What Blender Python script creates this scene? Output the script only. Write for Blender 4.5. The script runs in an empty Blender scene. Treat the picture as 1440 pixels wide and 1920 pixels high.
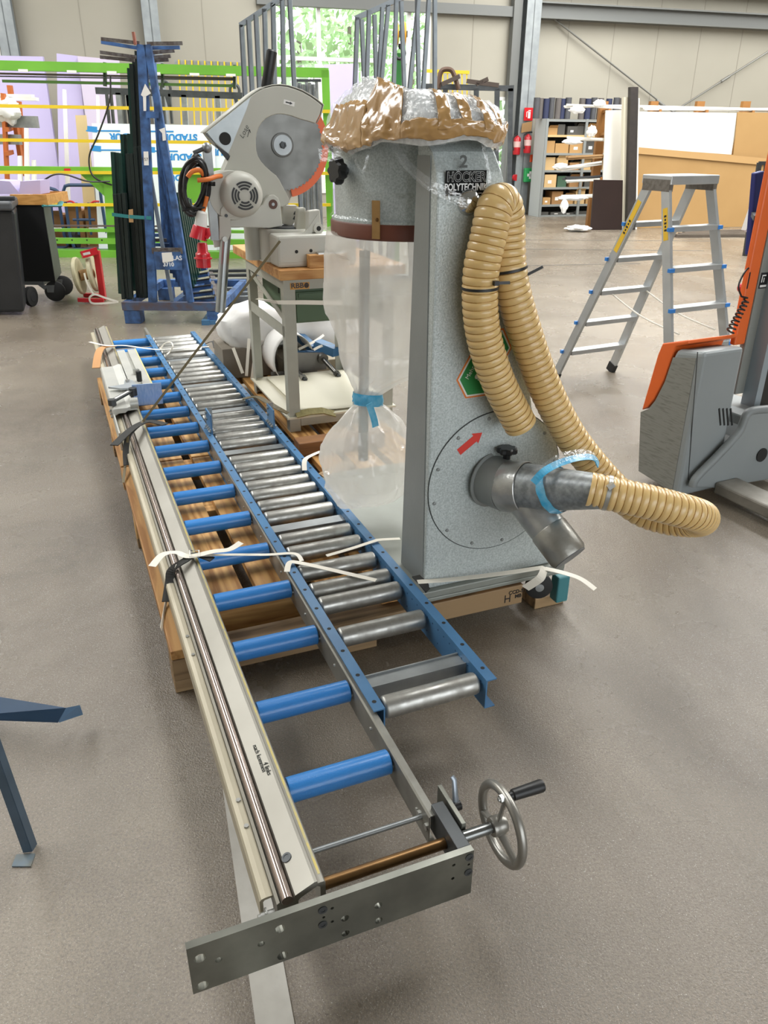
import bpy, math, random
from mathutils import Matrix, Vector, noise
random.seed(7)
R = math.radians
SC = bpy.context.scene
COL = SC.collection

# ---------------------------------------------------------------- camera
F_PX, CAM_H, PITCH, ROLL = 1460.0, 1.6, R(25.6), R(0.35)
cam_d = bpy.data.cameras.new('camera')
cam = bpy.data.objects.new('camera', cam_d)
COL.objects.link(cam)
cam_d.sensor_fit = 'VERTICAL'
cam_d.sensor_height = 36.0
cam_d.lens = 36.0 * F_PX / 1920.0
cam_d.clip_start = 0.05
cam_d.clip_end = 200
cam.matrix_world = Matrix.Translation((0, 0, CAM_H)) @ Matrix.Rotation(R(90) - PITCH, 4, 'X') @ Matrix.Rotation(ROLL, 4, 'Z')
SC.camera = cam

# ---------------------------------------------------------------- world, lights, exposure
SC.view_settings.view_transform = 'Standard'
SC.view_settings.look = 'None'
SC.view_settings.gamma = 1.0
SC.view_settings.use_curve_mapping = False
SC.view_settings.exposure = 0.78
world = bpy.data.worlds.new('overcast_sky')
SC.world = world
world.use_nodes = True
bg = world.node_tree.nodes['Background']
bg.inputs[0].default_value = (0.93, 0.97, 1.0, 1)
bg.inputs[1].default_value = 2.1

def area_light(name, loc, sx, sy, power, color=(1, 0.985, 0.95), rot=(0, 0, 0)):
    d = bpy.data.lights.new(name, 'AREA')
    d.shape = 'RECTANGLE'
    d.size, d.size_y = sx, sy
    d.energy = power
    d.color = color
    o = bpy.data.objects.new(name, d)
    o.location = loc
    o.rotation_euler = rot
    COL.objects.link(o)
    return o
# roof lights of the hall: long translucent strips in the roof
ROOF_Z = 6.6
ROOFLIGHTS = ((-6.2, 1.9, 400), (-13.2, 1.6, 460), (0.6, 1.9, 850), (8.0, 1.9, 760))
for lx, lw, pw in ROOFLIGHTS:
    q = Matrix.Translation((3.4, 20.2, 0)) @ Matrix.Rotation(R(16.5), 4, 'Z') @ Vector((lx, -8.6, ROOF_Z - 0.05))
    area_light('rooflight_lamp', q, lw, 14.2, pw, rot=(0, 0, R(16.5)))

# ---------------------------------------------------------------- pixel helpers (image taken as 1440 x 1920)
def ray(px, py):
    u, v = px - 720.0, py - 960.0
    c, s = math.cos(ROLL), math.sin(ROLL)
    u, v = u * c + v * s, -u * s + v * c
    return Vector((u, F_PX * math.cos(PITCH) - v * math.sin(PITCH), -(v * math.cos(PITCH) + F_PX * math.sin(PITCH))))
CAMP = Vector((0, 0, CAM_H))
def loc_hit(M, px, py, axis, val):
    """point (in the frame M) where the pixel's ray meets local plane axis=val"""
    Mi = M.inverted()
    o = Mi @ CAMP
    d = Mi.to_3x3() @ ray(px, py)
    t = (val - o[axis]) / d[axis]
    return o + d * t
def PX(M, px, py, val): return loc_hit(M, px, py, 0, val)
def PY(M, px, py, val): return loc_hit(M, px, py, 1, val)
def PZ(M, px, py, val): return loc_hit(M, px, py, 2, val)

def frame(x, y, deg, z=0.0):
    return Matrix.Translation((x, y, z)) @ Matrix.Rotation(R(deg), 4, 'Z')
ID = Matrix()
CF = frame(-0.66, 1.99, 22.3)      # pallet frame: x across to the right, y away
WF = frame(3.4, 20.2, 16.5)        # wall frame: x along the wall, y outward

# ---------------------------------------------------------------- mesh builder
def V3(a): return Vector(a)
class MB:
    def __init__(s, M=None):
        s.v, s.f, s.sm = [], [], []
        s.M = M.copy() if M is not None else Matrix()
    def add(s, vs, fs, smooth=False):
        b = len(s.v)
        s.v.extend(s.M @ Vector(p) for p in vs)
        for f in fs:
            s.f.append([i + b for i in f]); s.sm.append(smooth)
        return s
    def box(s, x0, x1, y0, y1, z0, z1):
        vs = [(x, y, z) for z in (z0, z1) for y in (y0, y1) for x in (x0, x1)]
        return s.add(vs, [(0, 2, 3, 1), (4, 5, 7, 6), (0, 1, 5, 4), (2, 6, 7, 3), (0, 4, 6, 2), (1, 3, 7, 5)])
    def hexa(s, a, b):
        """two quads (lists of 4 points, same winding) joined to a solid"""
        return s.add(list(a) + list(b), [(3, 2, 1, 0), (4, 5, 6, 7), (0, 1, 5, 4), (1, 2, 6, 5), (2, 3, 7, 6), (3, 0, 4, 7)])
    def bar(s, p0, p1, w, h, up=(0, 0, 1), zoff=0.0):
        p0, p1, up = V3(p0), V3(p1), V3(up)
        d = (p1 - p0).normalized()
        sd = d.cross(up)
        if sd.length < 1e-4: sd = d.cross(Vector((1, 0, 0)))
        sd.normalize(); uu = sd.cross(d).normalized()
        q = [(-w / 2, -h / 2 + zoff), (w / 2, -h / 2 + zoff), (w / 2, h / 2 + zoff), (-w / 2, h / 2 + zoff)]
        return s.hexa([p0 + sd * a + uu * b for a, b in q], [p1 + sd * a + uu * b for a, b in q])
    def sweep(s, poly, p0, p1, up=(0, 0, 1)):
        """extrude 2-D polygon (side, up) from p0 to p1"""
        p0, p1, up = V3(p0), V3(p1), V3(up)
        d = (p1 - p0).normalized(); sd = d.cross(up).normalized(); uu = sd.cross(d).normalized()
        n = len(poly)
        vs = [p0 + sd * a + uu * b for a, b in poly] + [p1 + sd * a + uu * b for a, b in poly]
        fs = [(i, (i + 1) % n, n + (i + 1) % n, n + i) for i in range(n)] + [list(range(n))[::-1], list(range(n, 2 * n))]
        return s.add(vs, fs)
    def prism(s, pts, dv):
        """polygon (3-D points) extruded by vector dv"""
        n = len(pts); dv = V3(dv)
        vs = [V3(p) for p in pts] + [V3(p) + dv for p in pts]
        fs = [(i, (i + 1) % n, n + (i + 1) % n, n + i) for i in range(n)] + [list(range(n))[::-1], list(range(n, 2 * n))]
        return s.add(vs, fs)
    def tube(s, pts, r, n=8, closed=False, caps=True, smooth=True, flat=None):
        pts = [V3(p) for p in pts]; m = len(pts)
        rf = r if callable(r) else (lambda i: r)
        tang = []
        for i in range(m):
            a = pts[(i - 1) % m] if (closed or i > 0) else pts[i]
            b = pts[(i + 1) % m] if (closed or i < m - 1) else pts[i]
            t = b - a
            tang.append(t.normalized() if t.length > 1e-9 else Vector((0, 0, 1)))
        t0 = tang[0]
        nrm = t0.cross(Vector((0, 0, 1)))
        if nrm.length < 1e-3: nrm = t0.cross(Vector((1, 0, 0)))
        nrm.normalize()
        vs = []
        for i in range(m):
            t = tang[i]
            nrm = (nrm - t * nrm.dot(t))
            if nrm.length < 1e-6: nrm = t.orthogonal()
            nrm.normalize(); bn = t.cross(nrm)
            rr = rf(i)
            for k in range(n):
                a = 2 * math.pi * k / n
                f2 = flat if flat else 1.0
                vs.append(pts[i] + nrm * (rr * math.cos(a)) + bn * (rr * f2 * math.sin(a)))
        fs = []
        for i in range(m if closed else m - 1):
            j = (i + 1) % m
            for k in range(n):
                l = (k + 1) % n
                fs.append((i * n + k, i * n + l, j * n + l, j * n + k))
        s.add(vs, fs, smooth)
        if caps and not closed:
            s.add(vs[:n], [list(range(n))[::-1]]); s.add(vs[-n:], [list(range(n))])
        return s
    def cyl(s, p0, p1, r, n=16, r1=None, caps=True):
        r1 = r if r1 is None else r1
        return s.tube([p0, p1], lambda i: r if i == 0 else r1, n, caps=caps)
    def lathe(s, prof, p=(0, 0, 0), axis=(0, 0, 1), n=24, smooth=True, caps=True):
        p, ax = V3(p), V3(axis).normalized()
        e1 = ax.orthogonal().normalized(); e2 = ax.cross(e1)
        vs = []
        for r, z in prof:
            for k in range(n):
                a = 2 * math.pi * k / n
                vs.append(p + ax * z + e1 * (r * math.cos(a)) + e2 * (r * math.sin(a)))
        fs = []
        for i in range(len(prof) - 1):
            for k in range(n):
                l = (k + 1) % n
                fs.append((i * n + k, i * n + l, (i + 1) * n + l, (i + 1) * n + k))
        s.add(vs, fs, smooth)
        if caps:
            if prof[0][0] > 1e-5: s.add(vs[:n], [list(range(n))[::-1]])
            if prof[-1][0] > 1e-5: s.add(vs[-n:], [list(range(n))])
        return s
    def sphere(s, c, r, nu=12, nv=8, sc=(1, 1, 1)):
        c = V3(c); prof = []
        vs = [(c.x, c.y, c.z - r * sc[2])]
        for j in range(1, nv):
            t = math.pi * j / nv
            for k in range(nu):
                a = 2 * math.pi * k / nu
                vs.append((c.x + r * sc[0] * math.sin(t) * math.cos(a), c.y + r * sc[1] * math.sin(t) * math.sin(a), c.z - r * sc[2] * math.cos(t)))
        vs.append((c.x, c.y, c.z + r * sc[2]))
        fs = [(0, 1 + (k + 1) % nu, 1 + k) for k in range(nu)]
        for j in range(nv - 2):
            for k in range(nu):
                a = 1 + j * nu; l = (k + 1) % nu
                fs.append((a + k, a + l, a + nu + l, a + nu + k))
        last = len(vs) - 1; a = 1 + (nv - 2) * nu
        fs += [(a + k, a + (k + 1) % nu, last) for k in range(nu)]
        return s.add(vs, fs, True)
    def grid(s, fn, nu, nv, smooth=True, closed_u=False):
        vs = [fn(i, j) for j in range(nv) for i in range(nu)]
        fs = []
        for j in range(nv - 1):
            for i in range(nu if closed_u else nu - 1):
                k = (i + 1) % nu
                fs.append((j * nu + i, j * nu + k, (j + 1) * nu + k, (j + 1) * nu + i))
        return s.add(vs, fs, smooth)
    def ribbon(s, pts, w, t=0.0012, up=(0, 0, 1), smooth=True):
        """thin flat strap along pts; width across, thickness t"""
        pts = [V3(p) for p in pts]; m = len(pts); vs = []
        ups = up if isinstance(up, list) else [up] * m
        for i in range(m):
            d = (pts[min(i + 1, m - 1)] - pts[max(i - 1, 0)]).normalized()
            u_ = V3(ups[i]); sd = d.cross(u_)
            if sd.length < 1e-4: sd = d.orthogonal()
            sd.normalize(); un = sd.cross(d).normalized()
            for a, b in ((-w / 2, -t / 2), (w / 2, -t / 2), (w / 2, t / 2), (-w / 2, t / 2)):
                vs.append(pts[i] + sd * a + un * b)
        fs = []
        for i in range(m - 1):
            for k in range(4):
                l = (k + 1) % 4
                fs.append((i * 4 + k, i * 4 + l, (i + 1) * 4 + l, (i + 1) * 4 + k))
        fs += [(3, 2, 1, 0), tuple(4 * (m - 1) + k for k in range(4))]
        return s.add(vs, fs, False)
    def build(s, name, mat, parent=None, bevel=0.0, seg=2, thick=0.0, kind=None):
        me = bpy.data.meshes.new(name)
        off = Vector((0, 0, 0))
        if parent is None:
            xs = [p.x for p in s.v]; ys = [p.y for p in s.v]; zs = [p.z for p in s.v]
            off = Vector(((min(xs) + max(xs)) / 2, (min(ys) + max(ys)) / 2, min(zs)))
        me.from_pydata([tuple(p - off) for p in s.v], [], s.f)
        me.polygons.foreach_set('use_smooth', s.sm)
        mats = mat if isinstance(mat, (list, tuple)) else [mat]
        for m in mats: me.materials.append(m)
        me.update()
        if any(s.sm): me.set_sharp_from_angle(angle=R(38))
        o = bpy.data.objects.new(name, me)
        COL.objects.link(o)
        if parent is not None:
            o.parent = parent
            o.matrix_parent_inverse = parent_inv(parent)
        else:
            o.location = off
        if bevel:
            b = o.modifiers.new('bevel', 'BEVEL'); b.width = bevel; b.segments = seg; b.limit_method = 'ANGLE'; b.angle_limit = R(40)
        if thick:
            b = o.modifiers.new('solid', 'SOLIDIFY'); b.thickness = thick; b.offset = 0
        if kind: o['kind'] = kind
        return o

def wm(o):
    m = Matrix.Translation(o.location) @ o.rotation_euler.to_matrix().to_4x4()
    if o.parent is not None: m = wm(o.parent) @ o.matrix_parent_inverse @ m
    return m
def parent_inv(p): return wm(p).inverted()

def thing(name, label, cat, loc, group=None, M=None):
    o = bpy.data.objects.new(name, None)
    COL.objects.link(o)
    o.empty_display_size = 0.1
    o.location = (M @ V3(loc)) if M is not None else V3(loc)
    return tag(o, label, cat, group)
def tag(o, label, cat, group=None):
    o['label'] = label; o['category'] = cat
    if group: o['group'] = group
    return o
def struct(o):
    o['kind'] = 'structure'; return o
def lab(o, t): o['label'] = t; return o
def copy_tree(o, parent=None):
    c = o.copy(); COL.objects.link(c)
    if parent is not None: c.parent = parent
    for ch in [x for x in bpy.data.objects if x.parent == o]: copy_tree(ch, c)
    return c

def catmull(pts, n=8, closed=False):
    pts = [V3(p) for p in pts]; m = len(pts); out = []
    for i in range(m if closed else m - 1):
        if closed: p0, p1, p2, p3 = pts[i - 1], pts[i], pts[(i + 1) % m], pts[(i + 2) % m]
        else: p0, p1, p2, p3 = pts[max(i - 1, 0)], pts[i], pts[i + 1], pts[min(i + 2, m - 1)]
        for k in range(n):
            t = k / n
            out.append(0.5 * ((2 * p1) + (p2 - p0) * t + (2 * p0 - 5 * p1 + 4 * p2 - p3) * t * t + (3 * p1 - p0 - 3 * p2 + p3) * t ** 3))
    if not closed: out.append(pts[-1])
    return out
def resample(pts, step):
    out = [pts[0].copy()]; acc = 0.0
    for a, b in zip(pts, pts[1:]):
        L = (b - a).length; d = step - acc
        while d <= L:
            out.append(a.lerp(b, d / L)); d += step
        acc = L - (d - step)
    return out

def text_mesh(body, size, M, bold=0.0, align='CENTER', extrude=0.0006, sx=1.0, shear=0.0):
    """letters as a mesh; M maps letter plane (x right, y up, z out) to the world"""
    c = bpy.data.curves.new('lettering', 'FONT')
    c.body = body; c.size = size; c.align_x = align; c.align_y = 'CENTER'
    c.extrude = extrude; c.offset = bold; c.shear = shear; c.resolution_u = 3
    o = bpy.data.objects.new('lettering', c)
    COL.objects.link(o)
    dg = bpy.context.evaluated_depsgraph_get()
    me = o.evaluated_get(dg).to_mesh()
    mb = MB(M @ Matrix.Diagonal((sx, 1, 1, 1)))
    mb.add([v.co.copy() for v in me.vertices], [list(p.vertices) for p in me.polygons])
    o.evaluated_get(dg).to_mesh_clear()
    bpy.data.objects.remove(o); bpy.data.curves.remove(c)
    return mb
def plane_m(o, ex, ey):
    ex = V3(ex).normalized(); ey = V3(ey); ey = (ey - ex * ey.dot(ex)).normalized(); ez = ex.cross(ey)
    m = Matrix((ex, ey, ez)).transposed().to_4x4(); m.translation = V3(o)
    return m

# ---------------------------------------------------------------- materials
def lin(h):
    h = h.lstrip('#')
    def c(x):
        x = int(x, 16) / 255
        return x / 12.92 if x <= 0.04045 else ((x + 0.055) / 1.055) ** 2.4
    return (c(h[0:2]), c(h[2:4]), c(h[4:6]), 1)
MATS = {}
def mat(name, col, rough=0.5, metal=0.0, col2=None, scale=6.0, amount=0.5, bump=0.0, bscale=60.0, coat=0.0,
        stretch=None, alpha=1.0, trans=0.0, emit=0.0, spec=0.5, detail=4.0, rvar=0.0, sss=0.0, ramp=(0.35, 0.65)):
    if name in MATS: return MATS[name]
    m = bpy.data.materials.new(name); m.use_nodes = True
    nt = m.node_tree; N = nt.nodes; L = nt.links
    p = N['Principled BSDF']
    p.inputs['Base Color'].default_value = lin(col)
    p.inputs['Roughness'].default_value = rough
    p.inputs['Metallic'].default_value = metal
    p.inputs['Specular IOR Level'].default_value = spec
    if coat: p.inputs['Coat Weight'].default_value = coat; p.inputs['Coat Roughness'].default_value = 0.15
    if alpha < 1: p.inputs['Alpha'].default_value = alpha
    if trans: p.inputs['Transmission Weight'].default_value = trans
    if sss:
        p.inputs['Subsurface Weight'].default_value = sss; p.inputs['Subsurface Radius'].default_value = (0.02, 0.012, 0.006)
    if emit:
        p.inputs['Emission Color'].default_value = lin(col); p.inputs['Emission Strength'].default_value = emit
    if col2 or bump or rvar:
        tc = N.new('ShaderNodeTexCoord'); src = tc.outputs['Object']
        if stretch:
            mp = N.new('ShaderNodeMapping'); mp.inputs['Scale'].default_value = stretch
            if len(stretch) == 3 and stretch_rot.get(name): mp.inputs['Rotation'].default_value = stretch_rot[name]
            L.new(src, mp.inputs[0]); src = mp.outputs[0]
        if col2 or rvar:
            nz = N.new('ShaderNodeTexNoise'); nz.inputs['Scale'].default_value = scale; nz.inputs['Detail'].default_value = detail
            L.new(src, nz.inputs['Vector'])
            rp = N.new('ShaderNodeMapRange'); rp.inputs[1].default_value = ramp[0]; rp.inputs[2].default_value = ramp[1]
            L.new(nz.outputs['Fac'], rp.inputs[0])
        if col2:
            mx = N.new('ShaderNodeMix'); mx.data_type = 'RGBA'
            mx.inputs['A'].default_value = lin(col); mx.inputs['B'].default_value = lin(col2)
            ml = N.new('ShaderNodeMath'); ml.operation = 'MULTIPLY'; ml.inputs[1].default_value = amount
            L.new(rp.outputs[0], ml.inputs[0]); L.new(ml.outputs[0], mx.inputs['Factor'])
            L.new(mx.outputs['Result'], p.inputs['Base Color'])
        if rvar:
            ma = N.new('ShaderNodeMath'); ma.operation = 'MULTIPLY_ADD'; ma.inputs[1].default_value = rvar; ma.inputs[2].default_value = rough
            L.new(rp.outputs[0], ma.inputs[0]); L.new(ma.outputs[0], p.inputs['Roughness'])
        if bump:
            nb = N.new('ShaderNodeTexNoise'); nb.inputs['Scale'].default_value = bscale; nb.inputs['Detail'].default_value = 2
            L.new(src, nb.inputs['Vector'])
            bp = N.new('ShaderNodeBump'); bp.inputs['Strength'].default_value = bump; bp.inputs['Distance'].default_value = 0.004
            L.new(nb.outputs['Fac'], bp.inputs['Height']); L.new(bp.outputs[0], p.inputs['Normal'])
    MATS[name] = m
    return m
stretch_rot = {}

def mat_wood(name, c1, c2, rot=22.3, ring=14.0, rough=0.6, sc=(1.0, 0.08, 1.0)):
    m = bpy.data.materials.new(name); m.use_nodes = True
    nt = m.node_tree; N = nt.nodes; L = nt.links; p = N['Principled BSDF']
    tc = N.new('ShaderNodeTexCoord')
    mr = N.new('ShaderNodeMapping'); mr.inputs['Rotation'].default_value = (0, 0, -R(rot)); L.new(tc.outputs['Object'], mr.inputs[0])
    ms = N.new('ShaderNodeMapping'); ms.inputs['Scale'].default_value = sc; L.new(mr.outputs[0], ms.inputs[0])
    wv = N.new('ShaderNodeTexNoise'); wv.inputs['Scale'].default_value = ring * 5.0; wv.inputs['Detail'].default_value = 6; wv.inputs['Distortion'].default_value = 1.2
    L.new(ms.outputs[0], wv.inputs['Vector'])
    wa = N.new('ShaderNodeTexWave'); wa.inputs['Scale'].default_value = ring * 1.3; wa.inputs['Distortion'].default_value = 9; wa.inputs['Detail'].default_value = 3
    L.new(ms.outputs[0], wa.inputs['Vector'])
    mm = N.new('ShaderNodeMath'); mm.operation = 'MULTIPLY'; mr2 = N.new('ShaderNodeMapRange'); mr2.inputs[1].default_value = 0.3; mr2.inputs[2].default_value = 0.7; mr2.inputs[4].default_value = 1.3
    L.new(wv.outputs['Fac'], mr2.inputs[0]); L.new(mr2.outputs[0], mm.inputs[0]); L.new(wa.outputs['Fac'], mm.inputs[1])
    oi = N.new('ShaderNodeObjectInfo')
    ad = N.new('ShaderNodeMath'); ad.operation = 'MULTIPLY_ADD'; ad.inputs[1].default_value = 0.45; L.new(oi.outputs['Random'], ad.inputs[0]); L.new(mm.outputs[0], ad.inputs[2])
    mx = N.new('ShaderNodeMix'); mx.data_type = 'RGBA'; mx.inputs['A'].default_value = lin(c1); mx.inputs['B'].default_value = lin(c2)
    L.new(ad.outputs[0], mx.inputs['Factor']); L.new(mx.outputs['Result'], p.inputs['Base Color'])
    p.inputs['Roughness'].default_value = rough
    bp = N.new('ShaderNodeBump'); bp.inputs['Strength'].default_value = 0.25; bp.inputs['Distance'].default_value = 0.003
    L.new(wv.outputs['Fac'], bp.inputs['Height']); L.new(bp.outputs[0], p.inputs['Normal'])
    MATS[name] = m
    return m

def mat_film(name, col, opacity=0.35, rough=0.12, bump=0.0, bscale=20):
    """thin plastic film: see-through, part diffuse/translucent, glossy"""
    m = bpy.data.materials.new(name); m.use_nodes = True
    nt = m.node_tree; N = nt.nodes; L = nt.links
    for n in list(N):
        if n.type != 'OUTPUT_MATERIAL': N.remove(n)
    out = [n for n in N if n.type == 'OUTPUT_MATERIAL'][0]
    tr = N.new('ShaderNodeBsdfTransparent'); tl = N.new('ShaderNodeBsdfTranslucent'); df = N.new('ShaderNodeBsdfDiffuse'); gl = N.new('ShaderNodeBsdfGlossy')
    tl.inputs[0].default_value = lin(col); df.inputs[0].default_value = lin(col); gl.inputs[0].default_value = (1, 1, 1, 1); gl.inputs['Roughness'].default_value = rough
    a = N.new('ShaderNodeMixShader'); a.inputs[0].default_value = 0.5; L.new(tl.outputs[0], a.inputs[1]); L.new(df.outputs[0], a.inputs[2])
    b = N.new('ShaderNodeMixShader'); b.inputs[0].default_value = opacity; L.new(tr.outputs[0], b.inputs[1]); L.new(a.outputs[0], b.inputs[2])
    lw = N.new('ShaderNodeLayerWeight'); lw.inputs[0].default_value = 0.3
    pw = N.new('ShaderNodeMath'); pw.operation = 'POWER'; pw.inputs[1].default_value = 3.0; L.new(lw.outputs['Facing'], pw.inputs[0])
    fr = N.new('ShaderNodeMath'); fr.operation = 'MULTIPLY_ADD'; fr.inputs[1].default_value = 0.35; fr.inputs[2].default_value = 0.05; L.new(pw.outputs[0], fr.inputs[0])
    c = N.new('ShaderNodeMixShader'); L.new(fr.outputs[0], c.inputs[0]); L.new(b.outputs[0], c.inputs[1]); L.new(gl.outputs[0], c.inputs[2])
    L.new(c.outputs[0], out.inputs[0])
    if bump:
        tc = N.new('ShaderNodeTexCoord'); nz = N.new('ShaderNodeTexNoise'); nz.inputs['Scale'].default_value = bscale; nz.inputs['Detail'].default_value = 3
        L.new(tc.outputs['Object'], nz.inputs['Vector'])
        bp = N.new('ShaderNodeBump'); bp.inputs['Strength'].default_value = bump; bp.inputs['Distance'].default_value = 0.02
        L.new(nz.outputs['Fac'], bp.inputs['Height'])
        for q in (tl, df, gl): L.new(bp.outputs[0], q.inputs['Normal'])
        L.new(bp.outputs[0], lw.inputs['Normal'])
    MATS[name] = m
    return m

M_ = dict(
    galv=mat('galvanised_steel', '#a3a7a8', 0.42, 0.75, '#7f8486', 9, 0.6),
    darksteel=mat('dark_steel', '#55585a', 0.45, 0.6, '#3c3e40', 8, 0.6),
    rollersteel=mat('worn_roller_steel', '#b3b3af', 0.3, 0.85, '#7d7970', 30, 0.45, rvar=0.2, detail=8),
    rail_blue=mat('blue_rail_paint', '#4878a2', 0.42, 0.0, '#38628a', 7, 0.7),
    roller_blue=mat('blue_plastic_roller', '#3380c8', 0.32, 0.0, '#2b70b4', 5, 0.4, bump=0.15, bscale=260, coat=0.2),
    railgrey=mat('zinc_rail', '#a09f98', 0.4, 0.55, '#77756e', 10, 0.6),
    alu=mat('anodised_aluminium', '#9f9c93', 0.42, 0.55, '#87847b', 3, 0.6),
    alu_dull=mat('dull_aluminium', '#bdbcb4', 0.45, 0.5, '#a3a29a', 4, 0.5),
    shaft=mat('round_steel_shaft', '#b8aca6', 0.2, 0.9, '#98786a', 2, 0.35, stretch=(1, 1, 1)),  # second tone paints a brownish reflection into the steel
    plate=mat('brushed_steel_plate', '#86877f', 0.36, 0.85, '#5f605a', 9, 0.6),
    brass=mat('oxidised_bronze_rod', '#8a6a44', 0.35, 0.8, '#6a4f33', 12, 0.6),
    black=mat('black_plastic', '#1b1c1d', 0.42),
    blackrubber=mat('black_rubber', '#232323', 0.7),
    bolt=mat('zinc_bolt', '#b8b9b6', 0.3, 0.8),
    hole=mat('dark_hole', '#1d1d1c', 0.7),
    white=mat('white_plastic', '#e9e8e4', 0.4),
    strap=mat('white_strap', '#e6e1d4', 0.45),
    orange=mat('orange_paint', '#e8662a', 0.42, 0, '#d4571f', 4, 0.4),
    red=mat('red_paint', '#c6232b', 0.35),
    green=mat('green_paint', '#6fb236', 0.45, 0, '#5f9c30', 3, 0.5),
    yellow=mat('yellow_paint', '#e0c22a', 0.4),
    wood=mat_wood('pallet_pine', '#d8aa6a', '#9c6c38', ring=6.0),
    wood_grey=mat_wood('weathered_pallet_wood', '#a98c66', '#6f573c', rot=112.3, ring=6.0),
    wood_x=mat_wood('pallet_beam_pine', '#dbb070', '#a3743e', rot=112.3, ring=6.0),
    cardboard=mat('cardboard', '#b08c60', 0.75, 0, '#a07c50', 3, 0.4),
    paper=mat('white_paper', '#e8e6e0', 0.7),
)
# ================================================================ the hall
def mat_floor():
    m = bpy.data.materials.new('polished_concrete'); m.use_nodes = True
    nt = m.node_tree; N = nt.nodes; L = nt.links; p = N['Principled BSDF']
    tc = N.new('ShaderNodeTexCoord')
    def nz(scale, detail, rough=0.6, st=None, dist=0.0):
        n = N.new('ShaderNodeTexNoise'); n.inputs['Scale'].default_value = scale; n.inputs['Detail'].default_value = detail; n.inputs['Roughness'].default_value = rough
        n.inputs['Distortion'].default_value = dist
        if st:
            mp = N.new('ShaderNodeMapping'); mp.inputs['Scale'].default_value = st; mp.inputs['Rotation'].default_value = (0, 0, R(20)); L.new(tc.outputs['Object'], mp.inputs[0]); L.new(mp.outputs[0], n.inputs['Vector'])
        else: L.new(tc.outputs['Object'], n.inputs['Vector'])
        return n
    def rng(n, a, b, c=0.0, d=1.0):
        r = N.new('ShaderNodeMapRange'); r.inputs[1].default_value = a; r.inputs[2].default_value = b; r.inputs[3].default_value = c; r.inputs[4].default_value = d
        L.new(n.outputs[0], r.inputs[0]); return r
    def mix(fac, a, b, mode='MIX'):
        x = N.new('ShaderNodeMix'); x.data_type = 'RGBA'; x.blend_type = mode
        L.new(fac.outputs[0], x.inputs['Factor'])
        for s, v in (('A', a), ('B', b)):
            if isinstance(v, str): x.inputs[s].default_value = lin(v)
            else: L.new(v.outputs['Result'], x.inputs[s])
        return x
    big = rng(nz(0.55, 5, 0.65, (1, 0.6, 1), 0.8), 0.36, 0.66)
    mid = rng(nz(2.3, 6, 0.7, None, 0.6), 0.40, 0.70, 0, 0.85)
    fine = rng(nz(150, 4, 0.75), 0.42, 0.7, 0, 0.6)
    dust = rng(nz(420, 2, 0.5), 0.66, 0.72, 0, 0.75)
    c = mix(big, '#958a7a', '#62584b')
    c = mix(mid, c, '#7d7264')
    c = mix(fine, c, '#47433e')
    c = mix(dust, c, '#cdc8be')
    # a few scuffs
    sc = rng(nz(3.0, 8, 0.8, (1, 7, 1), 1.5), 0.66, 0.74, 0, 0.4)
    c = mix(sc, c, '#5f594f')
    L.new(c.outputs['Result'], p.inputs['Base Color'])
    rr = rng(nz(1.6, 5, 0.6), 0.3, 0.7, 0.19, 0.34); L.new(rr.outputs[0], p.inputs['Roughness'])
    p.inputs['Specular IOR Level'].default_value = 0.75
    b = N.new('ShaderNodeBump'); b.inputs['Strength'].default_value = 0.8; b.inputs['Distance'].default_value = 0.003
    n2 = nz(210, 4); L.new(n2.outputs['Fac'], b.inputs['Height']); L.new(b.outputs[0], p.inputs['Normal'])
    return m
struct(MB().box(-17, 27, -11, 27, -0.12, 0.0).build('floor', mat_floor()))

wall_m = mat('wall_sandwich_panel', '#a19d90', 0.6, 0, '#959184', 0.5, 0.5)
col_m = mat('galvanised_column', '#9aa0a2', 0.5, 0.35, '#83898c', 5, 0.7)
frame_w = mat('window_frame_white', '#dfe0dc', 0.4)
rail_m = mat('grey_wall_rail', '#6f716f', 0.5, 0.2)
roof_m = mat('roof_sheet', '#a7a9a8', 0.6)

def wx(px, py, y=0.0): return PY(WF, px, py, y)
WIN = [  # x0,x1,z0,z1 of the openings in the wall (wall frame)
    (wx(-75, 100).x, wx(2, 100).x, 0.9, wx(0, -60).z),
    (wx(514, 100).x, wx(806, 100).x, 0.5, wx(680, 11).z),
    (wx(926, 260).x, wx(962, 260).x, 0.02, wx(945, 182).z)]
WALL_X0, WALL_X1, WALL_H = -16.0, 14.0, 7.2
def wall_boxes():
    mb = MB(WF); x = WALL_X0
    for a, b, z0, z1 in sorted(WIN):
        mb.box(x, a, 0, 0.12, 0, WALL_H); mb.box(a, b, 0, 0.12, 0, z0); mb.box(a, b, 0, 0.12, z1, WALL_H); x = b
    mb.box(x, WALL_X1, 0, 0.12, 0, WALL_H)
    return mb
wall_back = struct(wall_boxes().build('wall_back', wall_m))
# vertical panel joints of the wall
pj = mat('panel_joint', '#8f8b7f', 0.7)
for k in range(26):
    x = WALL_X0 + 0.6 + k * 1.15
    if any(a - 0.05 < x < b + 0.05 for a, b, _, _ in WIN): continue
    MB(WF).box(x - 0.008, x + 0.008, -0.004, 0.0, 0.05, WALL_H).build('panel_joint', pj, wall_back)

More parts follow.
